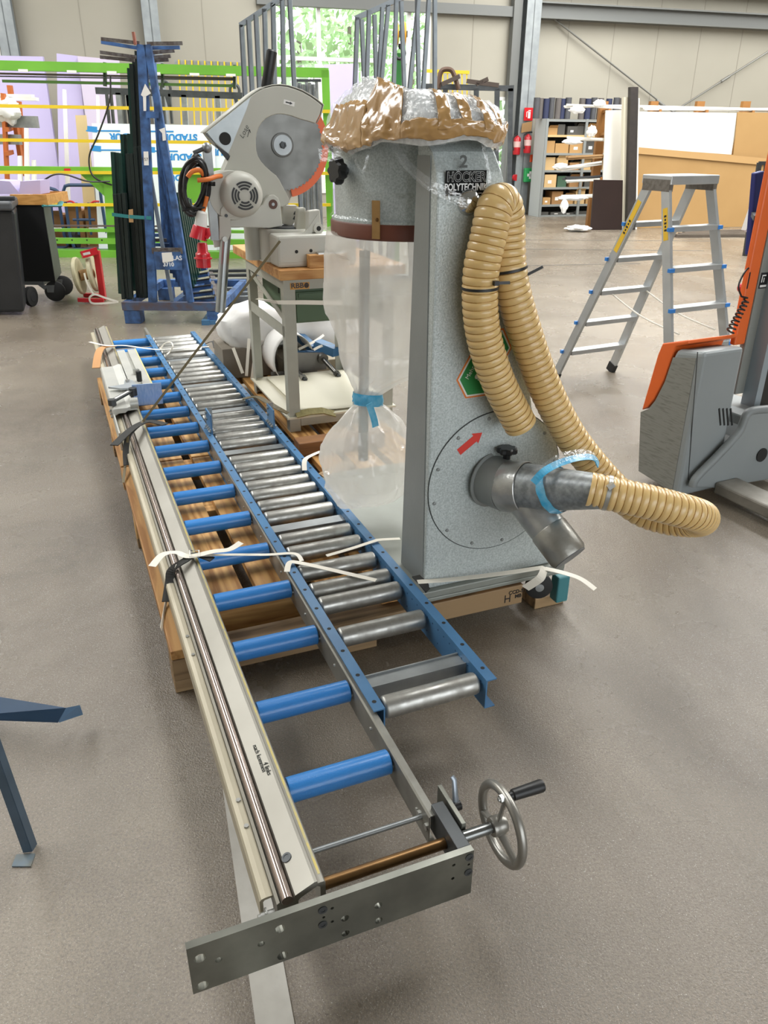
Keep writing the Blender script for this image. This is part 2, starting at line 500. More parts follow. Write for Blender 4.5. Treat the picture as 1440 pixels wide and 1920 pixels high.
glass_m = mat_film('window_glass', '#f4fbff', 0.03, 0.02)
def window(n, spec, vx, hz):
    a, b, z0, z1 = spec
    fr = MB(WF)
    t = 0.07
    for x in [a + t / 2, b - t / 2] + vx: fr.box(x - t / 2, x + t / 2, -0.03, 0.09, z0, z1)
    xs = sorted([a] + vx + [b]); zs = sorted([z0] + hz + [z1])
    for z in [z0 + t / 2, z1 - t / 2] + hz:
        for i in range(len(xs) - 1): fr.box(xs[i] + t / 2, xs[i + 1] - t / 2, -0.025, 0.085, z - t / 2, z + t / 2)
    w = struct(fr.build('window_%d' % n, frame_w))
    for i in range(len(xs) - 1):
        for j in range(len(zs) - 1):
            MB(WF).box(xs[i] + 0.03, xs[i + 1] - 0.03, 0.03, 0.036, zs[j] + 0.03, zs[j + 1] - 0.03).build('pane', glass_m, w)
    return w
window(1, WIN[0], [], [wx(0, 110).z])
window(2, WIN[1], [wx(547, 60).x, wx(598, 60).x, wx(690, 60).x + 0.9], [wx(640, 112).z])
d = struct(MB(WF).box(WIN[2][0], WIN[2][0] + 0.06, -0.02, 0.1, 0, WIN[2][3]).box(WIN[2][1] - 0.06, WIN[2][1], -0.02, 0.1, 0, WIN[2][3]).box(WIN[2][0], WIN[2][1], -0.02, 0.1, WIN[2][3] - 0.07, WIN[2][3]).build('door_1', frame_w))
MB(WF).box(WIN[2][0] + 0.06, WIN[2][1] - 0.06, 0.03, 0.036, 0.1, WIN[2][3] - 0.07).build('pane', glass_m, d)

# steel columns
def hcol(x, w=0.33, d=0.3, tf=0.022, name='trim'):
    mb = MB(WF)
    mb.box(x - w / 2, x + w / 2, -0.02 - tf, -0.02, 0, WALL_H).box(x - w / 2, x + w / 2, -0.02 - d, -0.02 - d + tf, 0, WALL_H)
    mb.box(x - 0.012, x + 0.012, -0.02 - d, -0.02, 0, WALL_H)
    return mb
COLX = [wx(14, 50).x, wx(283, 50).x, wx(977, 200).x]
n = 1
for x, w in zip(COLX, (0.3, 0.3, 0.34)):
    struct(hcol(x, w).build('trim_%d' % n, col_m)); n += 1
# twin dark post beside the right column
xc = COLX[2]
struct(MB(WF).box(xc - 0.42, xc - 0.22, -0.2, -0.02, 0, WALL_H).build('trim_%d' % n, rail_m)); n += 1
# wall rails
za = wx(760, 14).z
struct(MB(WF).box(wx(480, 14).x, xc - 0.42, -0.16, -0.02, za - 0.09, za + 0.1).build('trim_%d' % n, rail_m)); n += 1
zb = wx(1180, 24).z
beam = MB(WF)
bx0, bx1 = xc + 0.17, WALL_X1
beam.box(bx0, bx1, -0.28, -0.02, zb + 0.06, zb + 0.09).box(bx0, bx1, -0.28, -0.02, zb - 0.22, zb - 0.19).box(bx0, bx1, -0.16, -0.14, zb - 0.19, zb + 0.06)
struct(beam.build('trim_%d' % n, rail_m)); n += 1
zc = zb + 0.62
beam = MB(WF)
beam.box(bx0, bx1, -0.42, -0.02, zc + 0.02, zc + 0.06).box(bx0, bx1, -0.42, -0.38, zc - 0.2, zc + 0.02)
struct(beam.build('trim_%d' % n, rail_m)); n += 1
# bracing rods with turnbuckles
rod_m = mat('bracing_rod', '#7b7b76', 0.5, 0.4)
for (a, b, tx) in (((1014, 16), (1262, 210), (1237, 193)), ((1475, 75), (1262, 210), (1360, 148))):
    p0, p1, pt = (PY(WF, *q, -0.12) for q in (a, b, tx))
    mb = MB(WF).cyl(p0, p1, 0.02, 8)
    dd = (p1 - p0).normalized(); mb.cyl(pt - dd * 0.12, pt + dd * 0.12, 0.035, 8)
    struct(mb.build('trim_%d' % n, rod_m)); n += 1
# roof with roof-light openings left for the strips
roof = MB(WF)
xs = [-16] + sorted([v for lx, lw, _ in ROOFLIGHTS for v in (lx - lw / 2, lx + lw / 2)]) + [14]
for i in range(0, len(xs), 2): roof.box(xs[i], xs[i + 1], -25, 0.1, ROOF_Z, ROOF_Z + 0.1)
for i in range(1, len(xs) - 1, 2): roof.box(xs[i], xs[i + 1], -25, -15.7, ROOF_Z, ROOF_Z + 0.1).box(xs[i], xs[i + 1], -1.5, 0.1, ROOF_Z, ROOF_Z + 0.1)
struct(roof.build('ceiling', roof_m))

# the three walls out of view close the hall
far_wall = mat('hall_wall_grey', '#b3afa5', 0.7)
struct(MB(WF).box(WALL_X0 - 0.12, WALL_X0, -25, 0, 0, ROOF_Z).build('wall_left', far_wall))
struct(MB(WF).box(WALL_X1, WALL_X1 + 0.12, -25, 0, 0, ROOF_Z).build('wall_right', far_wall))
# unseen wall behind the camera; wide opening added to let in fill light
struct(MB(WF).box(WALL_X0, -10.0, -25.12, -25, 0, ROOF_Z).box(1.5, WALL_X1, -25.12, -25, 0, ROOF_Z).box(-10.0, 1.5, -25.12, -25, 4.9, ROOF_Z).build('wall_front', far_wall))

# light strip set into the floor in front
strip_m = mat('worn_white_floor_strip', '#cfccc4', 0.4, 0, '#a9a59c', 9, 0.6, bump=0.1, bscale=90)
sp0 = PZ(ID, 448, 1500, 0.002); sp1 = PZ(ID, 518, 1935, 0.002)
sd = (sp1 - sp0).normalized()
st = MB().bar(sp0 - sd * 0.05, sp1 + sd * 1.2, 0.075, 0.004)
st_o = tag(st.build('floor_strip', strip_m), 'pale metal strip screwed to the concrete under the conveyor end', 'floor strip')
for k in range(4):
    q = sp0 + sd * (0.25 + k * 0.22)
    MB().cyl(q + Vector((0.0, 0, 0.002)), q + Vector((0.0, 0, 0.0035)), 0.005, 10).build('screw', M_['galv'], st_o)

# rails and joints let into the floor further back
joint_m = mat('floor_joint', '#5f5b54', 0.7)
for i, (a, b) in enumerate((((560, 447), (1330, 452)), ((985, 467), (1320, 470)), ((985, 498), (1200, 494)))):
    p0, p1 = PZ(ID, *a, 0.0015), PZ(ID, *b, 0.0015)
    struct(MB().bar(p0, p1, 0.035, 0.003).build('trim_%d' % n, joint_m)); n += 1

# trees outside the windows
def leaf_crown(c, rx, ry, rz, nl, size, rnd):
    mb = MB()
    for _ in range(nl):
        while True:
            p = Vector((rnd.uniform(-1, 1), rnd.uniform(-1, 1), rnd.uniform(-1, 1)))
            if p.length < 1 and noise.noise(p * 2.2 + c * 0.3) > -0.12: break
        q = c + Vector((p.x * rx, p.y * ry, p.z * rz))
        a = Vector((rnd.gauss(0, 1), rnd.gauss(0, 1), rnd.gauss(0, 1))).normalized(); b = a.orthogonal().normalized()
        s_ = size * rnd.uniform(0.6, 1.3)
        mb.add([q - a * s_, q + b * s_ * 0.5, q + a * s_, q - b * s_ * 0.5], [(0, 1, 2, 3)])
    return mb
leaf_m = mat('tree_leaves', '#b9d8a0', 0.6, 0, '#98c47a', 3, 0.8)
bark_m = mat('tree_bark', '#6d5f50', 0.9)
rnd = random.Random(3)
for (px, py, dpt, rx, rz, nl, lb) in ((560, 70, 5.5, 2.4, 2.6, 900, 'light green tree outside the left sash of the tall window'), (655, 50, 9.5, 1.7, 2.2, 600, 'slim pale tree outside the middle of the tall window'),
                                  (775, 70, 13.5, 2.8, 2.4, 1300, 'leafy tree outside behind the crane hook'), (945, 290, 4.0, 1.6, 2.4, 1300, 'bright green bush outside the narrow glass door'), (-30, 150, 6.0, 2.5, 2.5, 900, 'pale tree outside the window at the left edge')):
    c = WF @ PY(WF, px, py, dpt)
    t = thing('tree', lb, 'tree', (c.x, c.y, 0), 'trees outside the hall')
    leaf_crown(c, rx, 1.2, rz, nl, 0.17, rnd).build('foliage', leaf_m, t)
    MB().cyl((c.x, c.y, 0), (c.x, c.y, max(c.z, 0.8)), 0.12, 8, 0.06).build('trunk', bark_m, t)
struct(MB(WF).box(-25, 25, 0.5, 30, -0.2, -0.05).build('floor_outside', mat('outdoor_lawn', '#8faf6a', 0.9)))
# ================================================================ the long pallet
def cut(o, cutter):
    """subtract the builder's volume from object o (applied)"""
    me = bpy.data.meshes.new('cutter'); off = o.location if o.parent is None else Vector((0, 0, 0))
    me.from_pydata([tuple(p - off) for p in cutter.v], [], cutter.f)
    c = bpy.data.objects.new('cutter', me); COL.objects.link(c)
    c.location = off
    if o.parent is not None: c.matrix_world = wm(o)
    b = o.modifiers.new('cut', 'BOOLEAN'); b.object = c; b.operation = 'DIFFERENCE'; b.solver = 'EXACT'
    bpy.context.view_layer.update()
    dg = bpy.context.evaluated_depsgraph_get()
    nm = bpy.data.meshes.new_from_object(o.evaluated_get(dg))
    o.modifiers.remove(b)
    old = o.data; o.data = nm; nm.name = old.name
    bpy.data.objects.remove(c); bpy.data.meshes.remove(me)

PAL_T = 0.16
pal = thing('long_pallet', 'long wide pine pallet under both roller conveyors and the grey dust collector', 'pallet', (0.73, 1.65, 0), M=CF)
rw = random.Random(5)
bx = [(0.0, 0.145, 0.0), (0.175, 0.295, 0.24), (0.34, 0.50, 0.24), (0.545, 0.69, 0.24), (0.73, 0.86, 0.06), (0.90, 1.03, 0.02), (1.07, 1.21, 0.02), (1.25, 1.44, 0.02)]
for x0, x1, y0 in bx:
    for ya, yb in ((y0, 1.62), (1.635, 3.3)):
        dz = rw.uniform(-0.002, 0.0)
        MB(CF).box(x0, x1, ya, yb, 0.126, PAL_T + dz).build('board', M_['wood'], pal, bevel=0.003)
for y in (0.0, 1.05, 1.6, 2.2, 3.2):
    MB(CF).box(0.0, 1.27 if y == 0 else 1.45, y, y + 0.1, 0.045, 0.124).build('bearer', M_['wood_grey'] if y == 0 else M_['wood_x'], pal, bevel=0.003)
MB(CF).box(0.16, 0.72, 0.19, 0.235, 0.05, PAL_T - 0.004).build('bearer', M_['wood_x'], pal, bevel=0.003)
for y in (0.0, 1.05, 2.2, 3.2):
    for x in (0.0, 0.56, 1.33):
        MB(CF).box(x, x + 0.13, y, y + 0.1, 0, 0.045).build('foot_block', M_['wood_grey'], pal, bevel=0.003)
# two-line stamp on the front bearer
sm = mat('stamp_ink', '#2b2622', 0.8)
stp = PY(CF, 972, 1113, -0.001)
for i, s_ in enumerate(('CCD-512', 'MB')):
    text_mesh(s_, 0.021, CF @ plane_m((stp.x + (0.0 if i == 0 else 0.0), -0.001, stp.z + 0.010 - 0.02 * i), (1, 0, 0), (0, 0, 1)), 0.0006).build('stamp_lettering', sm, pal)
sx_ = stp.x - 0.035
MB(CF).box(sx_ - 0.022, sx_ - 0.018, -0.0012, 0, stp.z - 0.028, stp.z + 0.004).box(sx_ - 0.002, sx_ + 0.002, -0.0012, 0, stp.z - 0.028, stp.z + 0.004).box(sx_ - 0.02, sx_, -0.0012, 0, stp.z - 0.014, stp.z - 0.010).build('stamp_mark', sm, pal)

# ================================================================ blue-roller stop conveyor
bc = thing('stop_conveyor', 'blue roller conveyor with aluminium measuring profile and steel end plate with handwheel', 'conveyor', (0.25, 1.7, PAL_T), M=CF)
Y0, Y1 = -1.045, 4.42
# aluminium profile
prof = [(0.062, 0.195), (0.062, 0.240), (0.068, 0.244), (0.072, 0.236), (0.094, 0.236), (0.100, 0.249), (0.140, 0.268), (0.146, 0.268), (0.147, 0.262), (0.153, 0.2625), (0.160, 0.2625), (0.163, 0.258), (0.163, 0.195), (0.152, 0.195), (0.152, 0.25), (0.146, 0.255), (0.112, 0.238), (0.106, 0.232), (0.106, 0.195)]
alu = MB(CF).sweep([(a, b) for a, b in prof], (0, Y0, 0), (0, Y1, 0)).build('stop_profile', M_['alu'], bc)
MB(CF).cyl((0.083, Y0 - 0.004, 0.2465), (0.083, Y1 - 0.02, 0.2465), 0.0115, 16).build('guide_shaft', M_['shaft'], alu)
MB(CF).box(0.1535, 0.1585, Y0 + 0.02, Y1 - 0.02, 0.2622, 0.2630).build('tape_measure', mat('yellow_steel_tape', '#cbb96a', 0.35, 0.2, '#9f9f93', 40, 0.7), alu)
cream = mat('cream_flat_bar', '#bdb59f', 0.4, 0.2, '#a39b86', 4, 0.5)
bar = MB(CF).sweep([(0.034, 0.176), (0.034, 0.226), (0.038, 0.231), (0.048, 0.233), (0.061, 0.233), (0.061, 0.228), (0.044, 0.226), (0.041, 0.222), (0.041, 0.176)], (0, Y0 + 0.03, 0), (0, Y1 - 0.05, 0)).build('side_bar', cream, alu)
for y in (Y0 + 0.22, Y0 + 0.30, Y0 + 0.9, Y0 + 1.0):
    MB(CF).cyl((0.052, y, 0.2325), (0.052, y, 0.2365), 0.006, 6).build('screw', M_['bolt'], alu)
hb = MB(CF).cyl((0.030, Y0 + 0.004, 0.212), (0.058, Y0 + 0.004, 0.212), 0.0105, 12).cyl((0.024, Y0 + 0.004, 0.212), (0.031, Y0 + 0.004, 0.212), 0.0085, 12)
hb.cyl((0.040, Y0 + 0.004, 0.212), (0.043, Y0 + 0.004, 0.212), 0.017, 16).build('end_bolt', M_['bolt'], alu)
es = PZ(CF, 539, 1606, 0.255)
mbs = MB(CF)
up_ = Vector((-0.42, 0, 0.9)).normalized()
mbs.lathe([(0.011, 0), (0.011, 0.0022), (0.0065, 0.0022), (0.0065, 0.0012), (0.0, 0.0012)], (0.108, es.y, 0.2527), up_, 16)
mbs.build('socket_screw', M_['darksteel'], alu)
ink = mat('marker_ink', '#3a3f3d', 0.8)
for s_, px, py in (('nach kommen', 486, 1420), ('4 links', 501, 1442)):
    q = PZ(CF, px, py, 0.262); zz = 0.249 + (q.x - 0.100) * 0.475 + 0.0012
    text_mesh(s_, 0.017, CF @ plane_m((q.x, q.y, zz), (0, -1, 0), (0.9, 0, 0.428)), -0.0001, shear=0.3, extrude=0.0003).build('handwriting', ink, alu)
# far side zinc rail carrying the rollers
MB(CF).sweep([(0.430, 0.168), (0.430, 0.246), (0.434, 0.250), (0.450, 0.250), (0.450, 0.247), (0.434, 0.247), (0.433, 0.244), (0.433, 0.171), (0.447, 0.171), (0.447, 0.168)], (0, -0.965, 0), (0, Y1 - 0.1, 0)).build('side_rail', M_['railgrey'], bc)
for k in range(17):
    y = -0.742 + 0.2935 * k
    o = MB(CF).lathe([(0.0, 0.0), (0.0265, 0.0), (0.0305, 0.003), (0.0305, 0.257), (0.0265, 0.26), (0.0, 0.26)], (0.166, y, 0.217), (1, 0, 0), 24).build('roller', M_['roller_blue'], bc)
    MB(CF).cyl((0.155, y, 0.217), (0.4296, y, 0.217), 0.007, 8).build('axle', M_['bolt'], o)
rv = MB(CF)
for k in range(34):
    y = -0.9 + k * 0.146
    rv.cyl((0.4270, y, 0.21), (0.4302, y, 0.21), 0.0045, 6)
rv.build('rivet_row', M_['bolt'], bc, kind='stuff')
# end plate
PL0 = -1.092
pl = MB(CF).box(-0.119, 0.473, PL0, PL0 + 0.015, 0.136, 0.265).build('end_plate', M_['plate'], bc)
hol = MB(CF)
def ph(px, py): return PY(CF, px, py, PL0)
for px, py, r in ((375, 1797, .0115), (380, 1848, .0115), (525, 1742, .011), (530, 1792, .011), (647, 1722, .0085), (648, 1750, .0085), (709, 1698, .0085), (710, 1726, .0085),
                  (410, 1800, .007), (490, 1770, .007), (623, 1703, .0035), (623, 1728, .0035), (607, 1720, .003), (851, 1622, .0038), (849, 1647, .0038), (879, 1621, .003)):
    q = ph(px, py); hol.cyl((q.x, PL0 - 0.01, q.z), (q.x, PL0 + 0.03, q.z), r, 14)
cut(pl, hol)
for px, py in ((605, 1706), (605, 1733), (880, 1607), (878, 1635)):
    q = ph(px, py)
    s_ = MB(CF).lathe([(0.0095, 0.0), (0.0095, 0.0018), (0.005, 0.0018), (0.005, 0.0006), (0.0, 0.0006)], (q.x, PL0, q.z), (0, -1, 0), 14).build('socket_screw', M_['darksteel'], pl)
# rods tying profile and rail
a, b = PZ(CF, 602, 1653, 0.225), PZ(CF, 848, 1578, 0.225)
MB(CF).cyl((0.158, (a.y + b.y) / 2, 0.222), (0.442, (a.y + b.y) / 2, 0.222), 0.0125, 20).build('bronze_rod', M_['brass'], bc)
a, b = PZ(CF, 590, 1590, 0.215), PZ(CF, 800, 1530, 0.215)
MB(CF).cyl((0.155, (a.y + b.y) / 2, 0.212), (0.436, (a.y + b.y) / 2, 0.212), 0.006, 12).build('tie_rod', M_['galv'], bc)
for y in (-0.955, -0.915):
    MB(CF).cyl((0.4255, y, 0.21), (0.431, y, 0.21), 0.009, 6).build('bolt', M_['bolt'], bc)
# clamp block
cb = MB(CF).box(0.443, 0.473, PL0 + 0.015, -0.945, 0.19, 0.264).build('clamp_block', M_['darksteel'], bc, bevel=0.002)
MB(CF).box(0.476, 0.486, -1.03, -0.91, 0.205, 0.275).build('clamp_jaw', M_['plate'], bc, bevel=0.001)
lv = MB(CF).cyl((0.486, -0.955, 0.245), (0.512, -0.955, 0.245), 0.0115, 12).build('clamp_lever', M_['black'], bc)
lp = [Vector((0.502, -0.955, 0.245)), Vector((0.5025, -0.945, 0.277)), Vector((0.504, -0.935, 0.305)), Vector((0.5005, -0.930, 0.311))]
MB(CF).tube(lp, lambda i: (0.0085, 0.0068, 0.006, 0.0055)[i], 10, flat=0.6).build('lever_arm', mat('chrome_grey', '#9aa3ad', 0.3, 0.6), lv)
# handwheel
hwc = PZ(CF, 937, 1546, 0.252)
HW = Vector((0.556, hwc.y, 0.252))
MB(CF).cyl((0.473, HW.y, HW.z), (0.54, HW.y, HW.z), 0.0125, 16).build('wheel_shaft', mat('turned_steel', '#7f8180', 0.25, 0.85), bc)
hm = mat('cast_handwheel', '#9b9993', 0.35, 0.75, '#86847e', 9, 0.4)
hw = MB(CF)
RW = 0.086
hw.tube([HW + Vector((0.012, RW * math.cos(t), RW * math.sin(t))) for t in [2 * math.pi * k / 40 for k in range(40)]], 0.0105, 12, closed=True)
hw.lathe([(0.0, -0.014), (0.021, -0.014), (0.023, -0.008), (0.022, 0.012), (0.018, 0.02), (0.0, 0.02)], HW, (1, 0, 0), 20)
for t in (95, 215, 335):
    e = Vector((0.012, RW * math.cos(R(t)), RW * math.sin(R(t))))
    hw.tube([HW, HW + e * 0.55, HW + e], lambda i: (0.011, 0.0085, 0.0095)[i], 10, flat=0.55)
hw = hw.build('handwheel', hm, bc)
e = HW + Vector((0.012, RW * math.cos(R(95)), RW * math.sin(R(95))))
MB(CF).lathe([(0.0, 0.006), (0.0085, 0.006), (0.0085, 0.014), (0.0125, 0.016), (0.0135, 0.05), (0.0145, 0.085), (0.013, 0.09), (0, 0.091)], e, (1, 0, 0), 16).build('crank_handle', M_['black'], hw)
MB(CF).cyl(e + Vector((-0.02, 0, 0)), e + Vector((0.0, 0, 0)), 0.0045, 8).cyl(e + Vector((-0.016, 0, 0)), e + Vector((-0.008, 0, 0)), 0.009, 6).build('nut', M_['bolt'], hw)

# ---- sliding stop on the profile
def pz(px, py, z): return PZ(CF, px, py, z)
y0, y1 = pz(250, 770, 0.27).y, pz(240, 690, 0.27).y
ss = thing('sliding_stop', 'aluminium sliding stop with lever and scratched blue plate clamped on the measuring profile', 'stop carriage', (0.2, (y0 + y1) / 2, PAL_T + 0.1), M=CF)
yq0 = PZ(CF, 276, 759, 0.235).y
sa = mat('cast_aluminium', '#c4c4bd', 0.42, 0.35, '#aeb0ad', 6, 0.5)
MB(CF).sweep([(0.022, 0.19), (0.022, 0.282), (0.03, 0.290), (0.098, 0.290), (0.135, 0.302), (0.15, 0.298), (0.15, 0.272), (0.1, 0.272), (0.085, 0.262), (0.052, 0.262), (0.03, 0.25), (0.03, 0.19)], (0, y0, 0), (0, y1, 0)).build('slide_block', sa, ss, bevel=0.002)
q0, q1 = yq0 + 0.02, pz(280, 655, .29).y
tp = MB(CF).box(0.155, 0.205, q0, q1, 0.27, 0.302).box(0.225, 0.275, q0, q1, 0.27, 0.302).box(0.205, 0.225, q0, q1, 0.27, 0.284).build('slotted_plate', sa, ss, bevel=0.002)
MB(CF).box(0.272, 0.279, q0, q1, 0.296, 0.304).build('scale_tape', mat('scale_tape_yellow', '#d8c98c', 0.5), tp)
br = [(0.03, y0 + 0.36), (0.10, y0 + 0.30), (0.27, y0 + 0.26), (0.29, y0 + 0.31), (0.19, y0 + 0.36), (0.17, y0 + 0.46), (0.13, y0 + 0.46), (0.12, y0 + 0.38)]
MB(CF).prism([(a, b, 0.303) for a, b in br], (0, 0, 0.012)).build('angle_bracket', mat('bright_bracket', '#b9c0c6', 0.35, 0.5), ss, bevel=0.002)
MB(CF).cyl((0.145, y0 + 0.42, 0.315), (0.145, y0 + 0.42, 0.328), 0.012, 12).cyl((0.215, y0 + 0.62, 0.3), (0.215, y0 + 0.62, 0.33), 0.02, 12).build('clamp_screw', M_['bolt'], ss)
MB(CF).cyl((0.215, y0 + 0.46, 0.3), (0.215, y0 + 0.46, 0.36), 0.016, 12).build('knob', M_['black'], ss)
lvb = MB(CF)
l0, l1 = Vector((0.028, y0 + 0.06, 0.315)), Vector((0.15, y0 + 0.17, 0.335))
lvb.bar(l0, l1, 0.034, 0.012).cyl(l0 - Vector((0, 0, 0.02)), l0 + Vector((0, 0, 0.012)), 0.022, 14).cyl(l1 - Vector((0, 0, 0.03)), l1 + Vector((0, 0, 0.012)), 0.022, 14)
lvo = lvb.build('clamp_lever', M_['darksteel'], ss, bevel=0.002)
MB(CF).bar(l0.lerp(l1, 0.15) + Vector((0, 0, 0.0065)), l0.lerp(l1, 0.8) + Vector((0, 0, 0.0065)), 0.014, 0.002).build('lever_inlay', M_['white'], lvo)
MB(CF).cyl((0.115, y0 + 0.02, 0.305), (0.158, y0 + 0.02, 0.305), 0.03, 18).build('pivot_roller', sa, ss)
# scratched blue plate (protective film), standing a little tilted towards the camera
yq = PZ(CF, 276, 759, 0.235).y
c = [PY(CF, *q, yq) for q in ((247, 722), (302, 718), (306, 757), (250, 761))]
MB(CF).prism(c, (0, 0.008, 0)).build('stop_plate', mat('blue_protective_film', '#8fadd8', 0.35, 0.2, '#b3c7e4', 30, 0.7, stretch=(4, 0.5, 1)), ss)
for k in range(3):
    y = y0 + 0.1 - k * 0.05
    MB(CF).cyl((0.008, y, 0.25), (0.022, y, 0.25), 0.006, 8).cyl((0.012, y, 0.25), (0.022, y, 0.25), 0.01, 6).build('bolt', M_['bolt'], ss)
MB(CF).box(0.022, 0.030, y0 - 0.32, y0 + 0.02, 0.17, 0.262).build('guide_plate', sa, ss)

# ================================================================ grey-roller conveyor with blue rails
GF = CF @ Matrix.Translation((0.475, -0.605, 0)) @ Matrix.Rotation(R(0.4), 4, 'Z')
GY = 4.6
gc = thing('roller_conveyor', 'roller conveyor with blue channel rails and worn grey steel rollers', 'conveyor', (0.15, 2.2, PAL_T), M=GF)
zt = 0.262
chanR = [(0.298, 0.166), (0.298, zt), (0.330, zt), (0.330, zt - 0.004), (0.302, zt - 0.004), (0.302, 0.170), (0.330, 0.170), (0.330, 0.166)]
chanL = [(-a + 0.298 - 0.003, b) for a, b in chanR][::-1]
rl = MB(GF).sweep(chanL, (0, 0, 0), (0, GY, 0)).build('side_rail', M_['rail_blue'], gc)
rr = MB(GF).sweep(chanR, (0, 0, 0), (0, GY, 0)).build('side_rail', M_['rail_blue'], gc)
for par, x in ((rl, -0.02), (rr, 0.316)):
    hh = MB(GF)
    for k in range(38):
        y = 0.035 + k * 0.122 + (0.02 if x > 0 else 0)
        hh.cyl((x, y, zt), (x, y, zt + 0.0006), 0.0062, 10)
    hh.build('flange_holes', M_['hole'], par, kind='stuff')
wh = MB(GF)
for k in range(120):
    y = 0.03 + k * 0.0385
    for z in (0.24, 0.19) if k % 2 else (0.24,):
        wh.cyl((0.2974, y, z), (0.2982, y, z), 0.003, 6)
wh.build('web_holes', mat('rail_hole_blue', '#27466a', 0.6), rr, kind='stuff')
base = -0.605
rollers = [-.563, -.215, -.026, .068, .199, .346, .452]
chans = [-.462, .553]
k = 0; u = .664; extra = (1.42, 2.05, 2.62, 3.3)
rr_ = random.Random(11)
while u < 3.93:
    hit = [e for e in extra if abs(u - e) < 0.055]
    if hit: chans.append(u)
    else: rollers.append(u + rr_.uniform(-0.008, 0.008))
    u += 0.1085
chans.append(3.955)
for u in rollers:
    o = MB(GF).lathe([(0.0, 0.0), (0.025, 0.0), (0.030, 0.004), (0.0315, 0.009), (0.0315, 0.275), (0.030, 0.28), (0.025, 0.284), (0.0, 0.284)], (0.006, u - base, 0.228), (1, 0, 0), 24).build('roller', M_['rollersteel'], gc)
    MB(GF).cyl((0.0, u - base, 0.228), (0.2975, u - base, 0.228), 0.006, 8).build('axle', M_['bolt'], o)
for u in chans:
    y = u - base
    MB(GF).sweep([(-0.028, 0.205), (-0.028, 0.237), (0.028, 0.237), (0.028, 0.205), (0.025, 0.205), (0.025, 0.228), (-0.025, 0.228), (-0.025, 0.205)], (0.001, y, 0), (0.2975, y, 0)).add([], []).build('cross_channel', M_['galv'], gc)
# lips of the nearest cross channel
y = -.462 - base
MB(GF).box(0.002, 0.297, y - 0.028, y - 0.024, 0.237, 0.243).box(0.002, 0.297, y + 0.024, y + 0.028, 0.237, 0.243).build('channel_lip', M_['galv'], gc)
# upright connection brackets with bolts
for (px, py, side) in ((396, 815, 0), (530, 803, 1)):
    q = PZ(GF, px, py, zt)
    xx = -0.004 if side == 0 else 0.305
    b = MB(GF).box(xx - 0.003, xx + 0.003, q.y, q.y + 0.13, 0.20, zt + 0.10).build('joint_bracket', M_['rail_blue'], gc)
    MB(GF).box(xx + 0.003, xx + 0.03, q.y + 0.127, q.y + 0.13, 0.262, zt + 0.10).build('bracket_flange', M_['galv'], b)
    for j in range(4):
        MB(GF).cyl((xx - 0.016, q.y + 0.02 + j * 0.03, zt + 0.012), (xx + 0.016, q.y + 0.02 + j * 0.03, zt + 0.012), 0.0055, 8).cyl((xx - 0.01, q.y + 0.02 + j * 0.03, zt + 0.012), (xx + 0.01, q.y + 0.02 + j * 0.03, zt + 0.012), 0.0095, 6).build('bolt', M_['bolt'], b)
    for j in range(2):
        MB(GF).cyl((xx - 0.012, q.y + 0.1, zt + 0.05 + j * 0.035), (xx + 0.012, q.y + 0.1, zt + 0.05 + j * 0.035), 0.007, 6).build('bolt', M_['bolt'], b)

# ================================================================ straps and pads
def zpath(pts): return [PZ(ID, *p) for p in pts]
pad = mat('black_foam_pad', '#2d2d2b', 0.8)
foam = mat('tan_felt_pad', '#b98a5c', 0.85)
band = mat('strapping_band', '#6b6148', 0.45)
Z = 0.29
def strap(label, pts, w=0.016, m=None, name='packing_strap', t=0.0012, up=(0, 0, 1), nn=6):
    o = MB().ribbon(catmull(zpath(pts), nn), w * 1.55, t, up).build(name, m or M_['strap'])
    return tag(o, label, 'strap', 'packing straps on the load')
def pad_on(label, pts, w=0.03, m=None, t=0.004, up=(0, 0, 1)):
    o = MB().ribbon(catmull(zpath(pts), 5), w, t, up).build('edge_pad', m or pad)
    return tag(o, label, 'pad', 'edge pads under the straps')
# strap across near the front
pad_on('black pad under the white strap at the near part of the aluminium profile', [(312, 1128, .20), (318, 1090, .235), (322, 1068, .262), (348, 1050, .278), (368, 1040, .279), (398, 1049, .272)], 0.03)
strap('white strap tied with a buckle round the aluminium profile', [(285, 1062, .30), (305, 1040, .31), (330, 1036, .295), (355, 1043, .284), (400, 1034, .29), (430, 1030, .30), (452, 1017, .31)], 0.018)
bk = thing('strap_buckle', 'small wire buckle on the white strap across the profile', 'buckle', PZ(ID, 364, 1038, 0.284))
MB().tube([PZ(ID, *p) for p in ((356, 1032, .292), (373, 1032, .292), (373, 1044, .292), (356, 1044, .292))], 0.0022, 8, closed=True).build('wire_loop', M_['white'], bk)
strap('white strap from the buckle to the middle blue rail', [(372, 1041, .287), (440, 1040, .272), (500, 1040, .268), (552, 1038, .268), (566, 1052, .262)], 0.010)
strap('thin white strap hanging down the pallet side', [(330, 1060, .275), (321, 1080, .235), (311, 1130, .17), (302, 1180, .165)], 0.009, up=(1, 0, 0.3))
strap('white strap looped over the middle rail and running over the grey rollers', [(538, 1072, .262), (543, 1055, .272), (560, 1055, .272), (620, 1068, .268), (705, 1088, .262)], 0.013)
strap('white strap running from the grey rollers over the far rail to the dust collector', [(612, 1042, .255), (660, 1028, .262), (700, 1015, .27), (712, 1012, .27), (750, 1010, .265)], 0.011)
